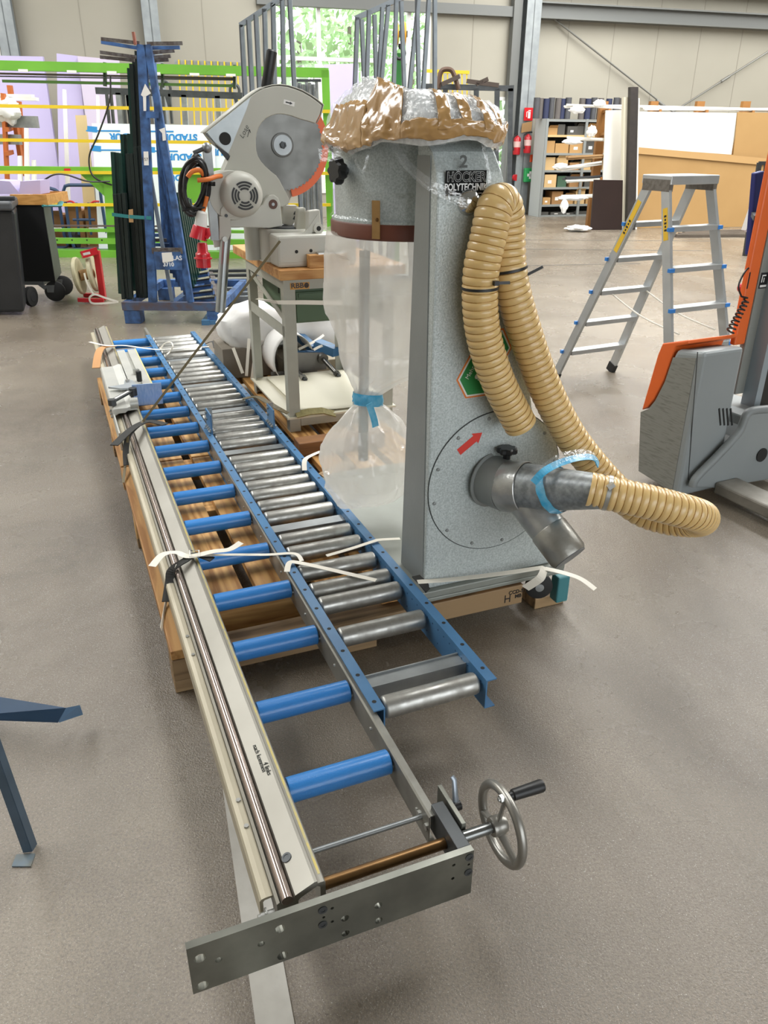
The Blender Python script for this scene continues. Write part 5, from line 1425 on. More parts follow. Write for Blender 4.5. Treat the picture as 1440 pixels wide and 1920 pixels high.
# main post and leaning bars
def post(a, b, y, w, d, m, nm): return MB().bar(I_(*a, y), I_(*b, y), w, d, up=(0, -1, 0)).build(nm, m, rk)
post((266, 84), (287, 566), FRY + 0.03, 0.075, 0.05, rackb, 'post')
post((277, 84), (358, 566), FRY + 0.03, 0.055, 0.05, rackb, 'leaning_post')
for i, (xt, xb) in enumerate(((279, 343), (281, 338), (282, 333), (284, 328), (285, 323), (286, 317), (287, 311), (288, 305))):
    post((xt, 90 + 3 * i), (xb + 6, 552 - 8 * i), FRY + 0.16 + 0.13 * i, 0.038, 0.05, rackb, 'leaning_post')
post((282, 330), (323, 566), FRY + 0.05, 0.03, 0.03, mat('grey_stay', '#75818f', 0.5, 0.4), 'stay')
post((274, 215), (298, 216), FRY + 0.0, 0.05, 0.03, rackb, 'cross_tie')
post((285, 470), (342, 470), FRY + 0.0, 0.05, 0.02, rustb, 'cross_tie')
# rungs between the legs and stepped rail to the right
for k in range(5):
    y = BKY - 0.2 * k
    a, b = I_(288 - k * 0.6, 432 + k * 9, y), I_(318 + k * 5, 432 + k * 9, y)
    MB().bar(a, b, 0.035, 0.03).build('rung', rackb if k % 2 else rustb, rk)
for k in range(9):
    y = FRY + 0.12 + 0.13 * k
    a, b = I_(358 - 1.2 * k, 565 - 11 * k, y), I_(404 - 3.2 * k, 560 - 11.5 * k, y)
    st_ = MB().bar(a, b, 0.075, 0.03, up=(0, 0, 1)).build('step_rail', rackb, rk)
    MB().bar(a + Vector((0, -0.03, 0.02)), b + Vector((0, -0.03, 0.02)), 0.03, 0.012).build('rubber_strip', M_['blackrubber'], st_)
# prongs
for (a, b) in (((262, 81), (190, 73)), ((264, 91), (190, 79)), ((255, 107), (188, 98)), ((252, 113), (188, 107)), ((276, 82), (342, 81)), ((278, 90), (337, 89)), ((282, 99), (327, 95)), ((284, 108), (320, 105)), ((284, 114), (316, 112))):
    k = 0.25 * (abs(a[1] - 82) / 30)
    MB().bar(I_(*a, FRY + 0.02 + k), I_(*b, FRY + 0.02 + k), 0.024, 0.026).build('prong', rackb if a[1] in (91, 90) else rustb, rk)
MB().bar(I_(254, 84, FRY), I_(250, 60, FRY), 0.03, 0.02).build('prong_tip', mat('rusty_tip', '#8a5546', 0.7), rk)
# name plate
p0, p1 = I_(288, 472, FRY - 0.012), I_(342, 506, FRY - 0.012)
np_ = MB().box(p0.x, p1.x, FRY - 0.012, FRY - 0.006, p1.z, p0.z).build('name_plate', rackb, rk)
wp_ = mat('stencil_white', '#dfe3e6', 0.6)
q = I_(328, 484, FRY - 0.013); text_mesh('GLAS', 0.055, plane_m((q.x, FRY - 0.0125, q.z), (1, 0, 0), (0, 0, 1)), 0.001).build('lettering', wp_, np_)
q = I_(316, 496, FRY - 0.013); text_mesh('3710', 0.05, plane_m((q.x, FRY - 0.0125, q.z), (1, 0, 0), (0, 0, 1)), 0.002).build('lettering', wp_, np_)
def paper(pts, y, nm='paper_tag', par=rk): return MB().prism([I_(*p, y) for p in pts], (0, 0.002, 0)).build(nm, M_['paper'], par)
paper([(303, 474), (322, 473), (325, 490), (305, 492)], FRY - 0.016)
paper([(272, 157), (283, 175), (270, 183), (264, 178)], FRY - 0.01); paper([(268, 180), (274, 180), (274, 208), (269, 208)], FRY - 0.01)
pt = paper([(269, 284), (278, 284), (279, 310), (270, 310)], FRY - 0.008)
q = I_(274, 299, FRY - 0.0085); text_mesh('57', 0.034, plane_m((q.x, FRY - 0.0084, q.z), (1, 0, 0), (0, 0, 1)), 0.0).build('lettering', M_['black'], pt)
paper([(298, 243), (309, 239), (311, 263), (305, 264), (304, 250)], FRY - 0.004)
# dark profiles standing on the left side, each its own thing
rp = random.Random(2)
ORD = ['first', 'second', 'third', 'fourth', 'fifth', 'sixth', 'seventh', 'eighth', 'ninth', 'tenth', 'eleventh', 'twelfth', 'thirteenth', 'fourteenth', 'fifteenth', 'sixteenth', 'seventeenth', 'eighteenth', 'nineteenth']
grpn = 'dark profiles standing in the blue rack'
tops = [(262, 90, 285, 568, 0), (257, 96, 281, 568, 0), (252, 108, 276, 567, 0), (247, 120, 270, 566, 0), (243, 128, 264, 566, 1),
        (262, 274, 283, 567, 0), (254, 276, 275, 567, 0), (247, 288, 268, 567, 0), (240, 288, 261, 566, 0), (251, 252, 266, 566, 1), (243, 251, 258, 565, 1), (236, 252, 252, 565, 1), (230, 252, 245, 564, 1),
        (226, 287, 240, 564, 1), (219, 286, 234, 563, 1), (212, 285, 228, 562, 1), (233, 362, 247, 565, 0), (224, 363, 240, 564, 0), (216, 364, 233, 563, 0)]
for i, (xt, yt, xb, yb, kd) in enumerate(tops):
    y = FRY + 0.10 + (0.30 if i < 5 else 0.12 if i < 9 else 0.5 if i < 13 else 0.35 if i < 16 else 0.05) + 0.01 * (i % 3)
    a, b = I_(xt, yt, y), I_(xb, yb, y); b.z = zb_ + 0.004
    o = MB().bar(a, b, 0.032, 0.05, up=(0, -1, 0)).build('dark_profile', dkgr2 if kd else dkgr)
    nth = sorted(range(len(tops)), key=lambda k: tops[k][2]).index(i)
    tag(o, '%s dark profile from the left at the foot of the blue rack' % ORD[nth], 'profile', grpn)
for i in range(7):
    y = FRY + 0.35 + 0.07 * i
    a, b = I_(331 + 4 * i, 361 + 2 * i, y), I_(362 + 3 * i, 540 - 8 * i, y)
    o = MB().bar(a, b, 0.03, 0.05, up=(0, -1, 0)).build('dark_profile', dkgr2)
    tag(o, '%s dark green profile from the left leaning behind the blue rack steps' % ORD[i], 'profile', 'dark profiles leaning right')
tm_ = mat('teal_strap', '#2b7a7c', 0.5)
o = MB().ribbon([I_(210, 402, FRY + 0.07), I_(240, 406, FRY + 0.06), I_(284, 409, FRY - 0.01)], 0.03, 0.002, up=(0, -1, 0)).build('bundle_strap', tm_)
tag(o, 'teal strap tied round the dark profiles', 'strap')
tag(MB().prism([I_(*p, FRY + 0.055) for p in ((241, 393), (249, 392), (250, 417), (242, 417))], (0, 0.006, 0)).build('wood_chip', M_['cardboard']), 'small wooden spacer under the teal strap', 'spacer')

# ---- low grey roller rack behind the saw
lr = thing('steel_grate', 'low grey steel slatted rack on the floor behind the saw', 'rack', I_(425, 560, 8.4))
for k in range(7):
    y = 9.3 - 0.17 * k
    MB().bar(I_(393 + 1.2 * k, 508 + 8.5 * k, y), I_(470, 507 + 8.5 * k, y), 0.07, 0.03).build('slat', M_['darksteel'] if k < 2 else M_['galv'], lr)
MB().bar(I_(394, 512, 9.3), I_(418, 560, 8.25), 0.05, 0.05).build('side_rail', rustb, lr)
MB().bar(I_(418, 566, 8.2), I_(475, 566, 8.2), 0.05, 0.12, up=(0, 0, 1)).build('end_rail', M_['galv'], lr)
MB().bar(I_(398, 530, 8.6), I_(414, 575, 7.9), 0.04, 0.04).build('leg', rustb, lr)
MB().cyl(I_(428, 578, 7.9), I_(436, 578, 7.9), 0.06, 16).build('wheel', M_['blackrubber'], lr)
# blue steel pieces lying there
bl_ = thing('steel_bracket_piece', 'blue steel bracket with a round hole lying on the floor behind the saw', 'bracket', PZ(ID, 420, 600, 0.0))
def z_(px, py, z=0.02): return PZ(ID, px, py, z)
MB().bar(z_(383, 603), z_(455, 598), 0.14, 0.04).build('flat', M_['rail_blue'], bl_)
e0, e1 = z_(438, 606, 0.0), z_(454, 604, 0.0)
hp_ = MB().prism([e0, e1, e1 + Vector((-.01, .05, .13)), e0 + Vector((-.01, .05, .13))], (0, 0.012, 0)).build('ear', M_['rail_blue'], bl_)
q = (e0 + e1) / 2 + Vector((-.005, .02, .085)); MB().cyl(q + Vector((0, -.004, 0)), q + Vector((0, .0, 0)), 0.014, 12).build('hole', M_['white'], hp_)
MB().bar(z_(398, 588), z_(385, 606), 0.07, 0.05).build('end', M_['rail_blue'], bl_)
MB().bar(z_(450, 600, 0.03), z_(545, 596, 0.03), 0.05, 0.05).build('arm', M_['rail_blue'], bl_)

# ---- green frame with yellow rails
GY_ = 12.15
gfm = thing('barrier_frame', 'long green steel frame with yellow rails across the back of the hall', 'frame', I_(300, 480, GY_))
def gb(a, b, h, m, nm, y=GY_, d=0.1, y2=None): return MB().bar(I_(*a, y), I_(*b, y2 or y), h, d, up=(0, -1, 0)).build(nm, m, gfm)
gb((-30, 122, ), (616, 137), 0.115, M_['green'], 'top_beam')
gb((5, 152), (440, 161), 0.035, mat('dark_green_tube', '#4f7a35', 0.5), 'tube', GY_ + 0.1, 0.04)
gb((0, 138), (440, 147), 0.025, mat('brown_steel_rod', '#6d625c', 0.4, 0.5), 'rod', GY_ + 0.1, 0.03)
gb((0, 143), (440, 150), 0.016, M_['darksteel'], 'rod', GY_ + 0.05, 0.02)
gb((-30, 317), (480, 322), 0.085, M_['green'], 'mid_beam')
gb((100, 431), (640, 436), 0.04, M_['green'], 'low_beam', GY_ - 0.1)
pf = gb((100, 451), (640, 455), 0.075, M_['green'], 'perforated_beam', GY_ - 0.12)
for k in range(12):
    q = I_(107 + 28 * k, 450 + 0.1 * k, GY_ - 0.172)
    MB().cyl(q, q + Vector((0, 0.004, 0)), 0.012, 10).build('hole', M_['hole'], pf)
gb((100, 474), (640, 480), 0.10, M_['green'], 'base_beam', GY_ - 0.1, 0.2)
gb((100, 423), (450, 425), 0.022, mat('brown_steel_rod', '#6d625c'), 'rod', GY_ - 0.15, 0.03)
for x in (44, 135, 210, 292, 365, 433): gb((x - 9, 131 + x * 0.022), (x + 9, 131.5 + x * 0.022), 0.03, M_['white'], 'clip', GY_ - 0.04, 0.03)
for x in (105, 175): gb((x - 8, 429), (x + 10, 429), 0.03, M_['white'], 'clip', GY_ - 0.12, 0.03)
for i, (y0, y1) in enumerate(((198, 209), (262, 270), (323, 325), (384, 384))):
    gb((-30, y0), (620, y1), 0.042, M_['yellow'], 'yellow_rail', GY_ - 0.09, 0.03)
gb((610, 132), (622, 480), 0.1, M_['green'], 'post'); gb((204, 320), (214, 478), 0.14, M_['green'], 'post', GY_ - 0.02)
MB().prism([I_(*p, GY_ - 0.05) for p in ((150, 326), (204, 326), (208, 385), (196, 368))], (0, 0.05, 0)).build('gusset', M_['green'], gfm)
MB().prism([I_(*p, GY_ - 0.05) for p in ((345, 326), (415, 326), (360, 395), (352, 385))], (0, 0.05, 0)).build('gusset', M_['green'], gfm)
for x in (197, 305, 440):
    gb((x, 113 + .02 * x), (x, 158 + .02 * x), 0.035, mat('dark_green_bracket', '#33452e', 0.5), 'bracket', GY_ + 0.08, 0.06)
MB().prism([I_(*p, GY_ - 0.056) for p in ((120, 316), (132, 316), (132, 322), (120, 322))], (0, 0.004, 0)).build('red_tag', M_['red'], gfm)
tag(MB().tube(catmull([I_(207, 142, GY_ - .1), I_(205, 190, GY_ - .12), I_(185, 250, GY_ - .12), I_(168, 290, GY_ - .12), I_(170, 322, GY_ - .12), I_(185, 338, GY_ - .12), I_(210, 347, GY_ - .1)], 8), 0.012, 6).build('hanging_cable', M_['black']), 'black cable hanging from the green frame beside the blue rack', 'cable')
tag(MB().tube(catmull([I_(75, 343, GY_ - .12), I_(100, 328, GY_ - .12), I_(125, 328, GY_ - .12), I_(165, 340, GY_ - .12), I_(206, 340, GY_ - .12)], 8), 0.012, 6).build('sagging_cable', M_['black']), 'black cable sagging along the lower green beam', 'cable')

# ---- grey steel stand behind the frame
ey = 13.4
es_ = thing('steel_stand', 'dark grey steel stand with lifting eyes behind the green frame', 'stand', I_(330, 420, ey))
def eb(a, b, h, nm, m=None, y=ey, d=0.06):
    p, q = I_(*a, y), I_(*b, y)
    if nm == 'upright': q = p + (q - p) * ((0.0 - p.z) / (q.z - p.z))
    return MB().bar(p, q, h, d, up=(0, -1, 0)).build(nm, m or M_['darksteel'], es_)
def to_floor(p, q): return p + (q - p) * ((0.0 - p.z) / (q.z - p.z))
eb((180, 170), (455, 180), 0.09, 'top_bar')
for a, b in (((222, 174), (245, 420)), ((345, 178), (362, 420)), ((408, 180), (425, 420)), ((240, 176), (275, 420))): eb(a, b, 0.075, 'upright', M_['galv'])
for x in (200, 208, 231, 239, 258, 305, 318): eb((x, 176), (x + 5, 232), 0.035, 'slat')
for x, y in ((311, 166), (440, 170)):
    q = I_(x, y, ey); MB().tube([q + Vector((0.07 * math.cos(t), 0, 0.09 * math.sin(t))) for t in [2 * math.pi * k / 16 for k in range(16)]], 0.022, 8, closed=True).build('lifting_eye', M_['darksteel'], es_)
    eb((x, y + 8), (x + 8, y + 35), 0.05, 'eye_bar')
# yellow rod rack near the wall
yr = thing('yellow_rod_rack', 'grey rail with thin yellow upright rods near the back wall', 'rack', I_(395, 400, 15.2))
MB().bar(I_(328, 117, 15.2), I_(460, 122, 15.2), 0.07, 0.05, up=(0, -1, 0)).build('rail', M_['galv'], yr)
for k in range(11): MB().bar(I_(335 + 12.2 * k, 112 + 0.5 * k, 15.15), to_floor(I_(335 + 12.2 * k, 112 + 0.5 * k, 15.15), I_(345 + 12.2 * k, 330, 15.15)), 0.022, 0.022, up=(0, -1, 0)).build('rod', M_['yellow'], yr)
for k in range(8): MB().bar(I_(812 + 9 * k, 132, 15.3), to_floor(I_(812 + 9 * k, 132, 15.3), I_(815 + 9 * k, 330, 15.3)), 0.022, 0.022, up=(0, -1, 0)).build('rod', M_['yellow'], yr)
MB().bar(I_(800, 133, 15.3), I_(880, 136, 15.3), 0.05, 0.05, up=(0, -1, 0)).build('rail', M_['yellow'], yr)

# ---- foam sheets, boards and white panels leaning at the back
lav = mat('lavender_foam', '#b9b0d4', 0.8, 0, '#afa6cc', 1.2, 0.5)
lav2 = mat('pale_lilac_foam', '#c6bccf', 0.8, 0, '#bcb1c6', 1.2, 0.5)
def lean(nm, pts, y0, y1, m, label, cat, t=0.06, group=None):
    """sheet leaning back: upper pixels at depth y1, lower at y0"""
    a = [I_(p[0], p[1], y1 if i < 2 else y0) for i, p in enumerate(pts)]
    for lo, hi in ((2, 1), (3, 0)):
        d_ = a[lo] - a[hi]; a[lo] = a[hi] + d_ * ((0.005 - a[hi].z) / d_.z)
    o = MB().hexa(a[::-1], [p + Vector((0, t, 0)) for p in a[::-1]]).build(nm, m)
    return tag(o, label, cat, group)
g = 'foam sheets against the back wall'
lean('foam_sheet', [(-20, 104), (80, 106), (122, 410), (-20, 410)], 15.0, 15.7, lav, 'wide lavender foam sheet at the far left of the back wall', 'foam sheet', group=g)
lean('foam_sheet', [(106, 100), (146, 105), (176, 410), (112, 410)], 14.9, 15.6, lav, 'lavender foam sheet left of the blue rack behind the white strip', 'foam sheet', group=g)
lean('foam_sheet', [(145, 105), (222, 112), (235, 410), (186, 410)], 14.8, 15.5, lav2, 'pale lilac foam sheet just left of the blue rack', 'foam sheet', group=g)
lean('foam_sheet', [(607, 121), (672, 119), (676, 420), (618, 420)], 14.2, 14.9, lav, 'lavender foam sheet standing before the tall window', 'foam sheet', group=g)
lean('timber_board', [(141, 216), (161, 216), (182, 420), (160, 420)], 13.4, 13.7, mat('pale_plywood', '#d2bb8a', 0.7), 'pale plywood strip leaning on the lilac foam', 'board', 0.02)
lean('white_strip', [(117, 167), (123, 168), (133, 420), (125, 420)], 13.5, 13.9, M_['white'], 'tall white strip leaning against the lavender foam', 'strip', 0.03)
lean('white_strip', [(180, 178), (185, 180), (192, 420), (185, 420)], 13.5, 13.9, M_['white'], 'short white strip leaning between foam and white panels', 'strip', 0.03)
blue_p = mat('print_blue', '#1f86c8', 0.6)
def stadur(nm, pts, y0, y1, label, prints):
    o = lean(nm, pts, y0, y1, mat('white_foil_panel', '#dfe6ea', 0.45), label, 'panel', 0.03, 'white printed panels')
    pz_ = [I_(p[0], p[1], y1 if i < 2 else y0) for i, p in enumerate(pts)]
    up_ = (pz_[1] - pz_[2]).normalized(); nrm = (pz_[1] - pz_[0]).cross(pz_[3] - pz_[0]).normalized()
    if nrm.y > 0: nrm = -nrm
    for px, py, sz in prints:
        d = ray(px, py); t = (pz_[0] - CAMP).dot(nrm) / d.dot(nrm); q = CAMP + d * t + nrm * 0.004
        text_mesh('STADUR', sz, plane_m(q, (-1, 0, 0), (0, -up_.y, -up_.z)), 0.006, sx=1.1).build('lettering', blue_p, o)
        ex_ = Vector((-1, 0, 0))
        MB().bar(q + up_ * sz * .62 + ex_ * 0.1, q + up_ * sz * .62 + ex_ * 0.62, 0.02, 0.004, up=nrm).build('print_line', blue_p, o)
        MB().bar(q + up_ * sz * .75 + ex_ * 0.45, q + up_ * sz * .85 + ex_ * 0.6, 0.08, 0.004, up=nrm).build('print_logo', blue_p, o)
    return o
stadur('printed_board', [(172, 231), (402, 235), (405, 425), (183, 425)], 12.9, 13.25, 'white printed panel behind the blue rack', [(238, 256, .125), (338, 257, .125), (346, 294, .125), (245, 292, .125), (338, 333, .125)])
stadur('printed_board', [(400, 236), (470, 237), (470, 425), (404, 425)], 12.95, 13.3, 'white printed panel half hidden behind the saw', [(428, 285, .125), (430, 330, .12)])

# ---- orange-armed rack with white and grey profiles, far left
oy = 13.0
orn_ = thing('cantilever_rack', 'orange armed profile rack at the left edge', 'rack', I_(20, 400, oy))
om = mat('rust_orange_paint', '#b9642c', 0.6)
MB().bar(I_(18, 160, oy + .4), I_(44, 330, oy + .4), 0.06, 0.08, up=(0, -1, 0)).build('upright', om, orn_)
MB().bar(I_(36, 190, oy + .7), I_(48, 330, oy + .7), 0.05, 0.07, up=(0, -1, 0)).build('upright', om, orn_)
MB().bar(I_(6, 175, oy), I_(14, 340, oy), 0.05, 0.07, up=(0, -1, 0)).build('upright', om, orn_)
for y in (192, 240, 285): MB().bar(I_(22, y, oy + .4), I_(12, y + 3, oy - 0.1), 0.06, 0.06).build('arm', om, orn_)
for i, (x1, y, h, m, lb) in enumerate(((70, 186, .045, M_['white'], 'top white profile bundle on the orange rack'), (62, 181, .05, M_['white'], 'upper short white profile on the orange rack'), (70, 229, .16, M_['galv'], 'grey flat profile stack on the orange rack'), (38, 262, .14, M_['galv'], 'lower grey profile stack on the orange rack'))):
    a, b = I_(-40, y - 2, oy + 0.12), I_(x1, y, oy + 0.12)
    tag(MB().bar(a, b, h, 0.12, up=(0, -1, 0)).build('profile_bundle', m), lb, 'profiles')
q = I_(14, 208, oy + 0.0)
def wblob(c, r, sc, seed, name, label, m=None):
    def fn(i, j):
        a = 2 * math.pi * i / 28; t = math.pi * (j + 0.02) / 13.04
        d = Vector((math.sin(t) * math.cos(a), math.sin(t) * math.sin(a), -math.cos(t)))
        f = r * (1 + 0.35 * noise.noise(d * 2.2 + Vector((seed, 0, 0))) + 0.15 * noise.noise(d * 6 + Vector((seed, 3, 0))))
        return c + Vector((d.x * f * sc[0], d.y * f * sc[1], d.z * f * sc[2]))
    return tag(MB().grid(fn, 28, 14, True, True).build(name, m or cloth), label, 'plastic film')
wblob(q, 0.16, (1.2, .8, 1), 2.0, 'crumpled_film', 'crumpled white film in the orange rack at the left edge')
for (x, y0, y1) in ((48, 240, 330), (36, 292, 340), (62, 300, 345)):
    lean('white_strip', [(x - 3, y0), (x + 3, y0), (x + 8, 425), (x - 2, 425)], 12.6, 12.9, M_['white'], '%s upright white profile beside the orange rack' % {48: 'tallest', 36: 'leftmost', 62: 'rightmost'}[x], 'strip', 0.05, 'upright white profiles')

# ---- blue hand trucks with cartons
for i, (x0, x1, yt, yy, lb) in enumerate(((119, 188, 347, 12.9, 'blue hand truck with brown cartons behind the strapping reel'), (70, 108, 353, 13.1, 'blue hand truck half hidden behind the black box'))):
    t = thing('hand_truck', lb, 'hand truck', I_((x0 + x1) / 2, 448, yy))
    bm = mat('navy_tube', '#2b4466', 0.45)
    gz = lambda q: Vector((q.x, q.y, 0.03))
    pth = [gz(I_(x0 + 16, 440, yy)), I_(x0 + 12, 440, yy), I_(x0 + 3, 375, yy), I_(x0, 358, yy), I_(x0 + 3, yt + 2, yy), I_(x0 + 10, yt, yy), I_(x1 - 14, yt, yy), I_(x1 - 4, yt + 3, yy), I_(x1, 358, yy), I_(x1 + 2, 375, yy), I_(x1 + 12, 440, yy), gz(I_(x1 + 16, 440, yy))]
    MB().tube(pth, 0.025, 8).build('frame_tube', bm, t)
    for f in (.35, .68):
        xx = x0 + (x1 - x0) * f
        MB().tube([I_(xx, 380, yy), I_(xx + 5, 440, yy)], 0.02, 8).build('inner_tube', bm, t)
    tp_ = pth[0]; MB().box(tp_.x, pth[-1].x, yy - 0.25, yy + 0.02, 0.0, 0.02).build('toe_plate', bm, t)
    for e_ in (pth[0], pth[-1]): MB().cyl((e_.x - .03, yy + .14, .13), (e_.x + .03, yy + .14, .13), .13, 20).build('wheel', M_['blackrubber'], t)
    MB().tube([I_(x0 + 18, 412, yy), I_(x1 - 10, 412, yy)], 0.02, 8).build('cross_tube', bm, t)
    MB().tube(catmull([I_(x0 + 6, 378, yy), I_(x0 + 16, 378, yy), I_(x0 + 24, 384, yy)], 4), 0.016, 8).build('red_grip', M_['red'], t)
    MB().tube(catmull([I_(x1 - 20, 384, yy), I_(x1 - 12, 378, yy), I_(x1 - 2, 378, yy)], 4), 0.016, 8).build('red_grip', M_['red'], t)
brn = mat('brown_carton', '#9a7247', 0.8, 0, '#86603a', 3, 0.5)
for i, (x0, x1, y0, y1, lb) in enumerate(((122, 158, 395, 432, 'left brown carton on the blue hand truck'), (158, 194, 393, 432, 'right brown carton on the blue hand truck'), (97, 121, 403, 428, 'open brown carton beside the black box'))):
    a, b = I_(x0, y0, 13.3), I_(x1, y1, 13.3)
    t = thing('carton', lb, 'carton', ((a.x + b.x) / 2, 13.55, 0), 'cartons behind the green frame')
    MB().box(a.x, b.x, 13.3, 13.75, 0.0, a.z).build('body', brn, t)
    MB().hexa([(a.x, 13.3, a.z), (b.x, 13.3, a.z), (b.x, 13.32, a.z), (a.x, 13.32, a.z)], [(a.x + .05, 13.22, a.z + 0.07), (b.x + .03, 13.22, a.z + 0.07), (b.x + .03, 13.24, a.z + .07), (a.x + .05, 13.24, a.z + .07)]).build('flap', M_['cardboard'], t)

# ---- wheelie bin, black box trolley, strapping reel
bn = thing('wheelie_bin', 'black wheelie bin cut off by the left edge', 'bin', (-3.85, 8.1, 0))
bb = mat('black_bin_plastic', '#2c2e31', 0.4, 0, '#232528', 5, 0.5)
def bp_(px, py, y): return I_(px, py, y)
x1b, x1t = I_(47, 590, 7.8).x, I_(24, 378, 7.72).x
x2b, x2t = I_(51, 570, 8.25).x, I_(30, 378, 8.35).x
MB().hexa([(x1b - .55, 7.8, 0.03), (x1b, 7.8, 0.03), (x2b, 8.25, 0.03), (x1b - .55, 8.25, 0.03)], [(x1t - .62, 7.72, 0.98), (x1t, 7.72, 0.98), (x2t, 8.35, 0.98), (x1t - .62, 8.35, 0.98)]).build('body', bb, bn, bevel=0.03)
MB().hexa([(x1t - .66, 7.68, .98), (x1t + .0, 7.68, .98), (x2t, 8.4, .98), (x1t - .66, 8.4, .98)], [(x1t - .66, 7.68, 1.06), (x1t + .0, 7.68, 1.06), (x2t, 8.4, 1.06), (x1t - .66, 8.4, 1.06)]).build('lid', mat('bin_lid', '#4a4d51', 0.45), bn, bevel=0.02)
MB().box(x1t - .5, x1t - .02, 7.8, 7.84, 1.06, 1.10).build('lid_handle', bb, bn, bevel=0.01)
wq_ = I_(58, 556, 8.25)
w_ = MB().lathe([(0.0, -0.025), (0.07, -0.025), (0.1, -0.02), (0.1, 0.02), (0.07, 0.025), (0, 0.025)], (I_(58, 556, 8.28).x, 8.28, 0.10), (1, -0.15, 0), 24).build('wheel', M_['blackrubber'], bn)
MB().lathe([(0.0, -0.03), (0.05, -0.028), (0.05, 0.028), (0, 0.03)], (I_(58, 556, 8.28).x, 8.28, 0.10), (1, -0.15, 0), 16).build('wheel_hub', bb, w_)
tr_ = thing('box_trolley', 'black box trolley on castors beside the wheelie bin', 'trolley', I_(90, 560, 8.7))
ty = 8.5
a, b = I_(30, 385, ty), I_(105, 528, ty)
c_tr, c_br = I_(80, 385, ty), I_(103, 528, ty)
d_t, d_b = I_(93, 385, ty + .6).x, I_(115, 515, ty + .6).x
MB().hexa([(a.x - .4, ty, b.z), (c_br.x, ty, b.z), (d_b, ty + .6, b.z), (a.x - .4, ty + .6, b.z)], [(a.x - .4, ty, c_tr.z), (c_tr.x, ty, c_tr.z), (d_t, ty + .6, c_tr.z), (a.x - .4, ty + .6, c_tr.z)]).build('box', mat('matt_black_sheet', '#0f1011', 0.5, 0.1), tr_)
MB().hexa([(c_br.x + .001, ty, b.z), (c_br.x + .006, ty, b.z), (d_b + .006, ty + .6, b.z), (d_b + .001, ty + .6, b.z)], [(c_tr.x + .001, ty, c_tr.z), (c_tr.x + .006, ty, c_tr.z), (d_t + .006, ty + .6, c_tr.z), (d_t + .001, ty + .6, c_tr.z)]).build('side_panel', mat('grey_black_sheet', '#3d3f3a', 0.5), tr_)
MB().box(c_br.x - .4, d_b + .03, ty + 0.02, ty + .5, b.z - 0.04, b.z).build('chassis', M_['galv'], tr_)
for dx, dy in ((-0.03, 0.06), (-0.08, 0.42)):
    cx_, cy_ = c_br.x - 0.04 + dx, ty + dy
    cw = MB().lathe([(0.0, -0.025), (0.09, -0.025), (0.105, -0.015), (0.105, 0.015), (0.09, 0.025), (0, 0.025)], (cx_ + 0.03, cy_, 0.106), (0.35, -1, 0), 24).build('castor', M_['blackrubber'], tr_)
    MB().hexa([(cx_ - .03, cy_ - .05, .1), (cx_ + .03, cy_ - .05, .1), (cx_ + .03, cy_ - .04, .1), (cx_ - .03, cy_ - .04, .1)], [(cx_ - .12, cy_ - .05, b.z - .04), (cx_ + .05, cy_ - .05, b.z - .04), (cx_ + .05, cy_ - .04, b.z - .04), (cx_ - .12, cy_ - .04, b.z - .04)]).build('fork', M_['galv'], cw)
a, b = I_(22, 385, ty - .02), I_(87, 365, ty - .02)
wt_ = tag(MB().box(a.x, b.x, ty - .02, ty + .02, a.z + .005, b.z).box(b.x - .02, b.x + .0, ty + .02, ty + .55, a.z + .005, b.z).box(a.x, b.x - .02, ty + .53, ty + .55, a.z + .005, b.z).box(a.x, b.x - .02, ty + .02, ty + .53, a.z + .005, a.z + .02).build('wooden_tray', mat_wood('tray_pine', '#cf9a55', '#b27f3e', rot=0, sc=(.1, 1, 1))), 'pale wooden tray on top of the black box trolley', 'tray')
for pts, lb in (([(38, 340), (75, 338), (76, 364), (36, 364)], 'square lavender foam block in the wooden tray'), ([(-10, 338), (18, 340), (38, 364), (-10, 364)], 'cut lavender foam piece at the left end of the wooden tray')):
    a = [I_(*p, ty + .2) for p in pts]
    tag(MB().prism(a, (0, 0.25, 0)).build('foam_block', lav), lb, 'foam block')
hq_ = [I_(80, 386, ty - .03), I_(112, 386, ty + .1), I_(114, 379, ty + .3)]
MB().tube(hq_, 0.03, 8, flat=0.4).build('teal_handle', tm_, tr_)
re_ = thing('strapping_reel', 'red strapping dispenser with a reel of cream strap', 'strap dispenser', I_(170, 566, 8.5))
cr_ = mat('cream_strap_reel', '#cdc6a4', 0.5, 0, '#b0a883', 12, 0.7)
ra, rb2 = I_(148, 517, 8.55), I_(175, 512, 8.65)
ax_ = (rb2 - ra).normalized()
for p in (ra, rb2):
    w_ = MB().lathe([(0.0, -0.008), (0.18, -0.02), (0.19, -0.012), (0.19, 0.012), (0.18, 0.02), (0.0, 0.008)], p, ax_ + Vector((0, -0.55, 0)), 36).build('reel_disc', cr_, re_)
MB().cyl(ra, rb2, 0.055, 20).build('core', M_['cardboard'], re_)
rm = M_['red']
MB().bar(I_(181, 470, 8.6), I_(194, 562, 8.6), 0.06, 0.05, up=(0, -1, 0)).build('post', rm, re_)
MB().bar(I_(153, 478, 8.5), I_(182, 470, 8.6), 0.07, 0.05, up=(0, -1, 0)).build('top_arm', rm, re_)
MB().bar(I_(156, 477, 8.46), I_(169, 474, 8.46), 0.025, 0.004, up=(0, -1, 0)).build('maker_label', M_['paper'], re_)
MB().bar(I_(146, 562, 8.45), I_(195, 564, 8.5), 0.04, 0.04).build('base', rm, re_)
MB().bar(I_(158, 553, 8.8), I_(196, 554, 8.75), 0.04, 0.04).build('base', rm, re_)
lp = [I_(*p, 8.35) for p in ((222, 566), (190, 569), (172, 568), (168, 558), (178, 552), (196, 558), (222, 566))]
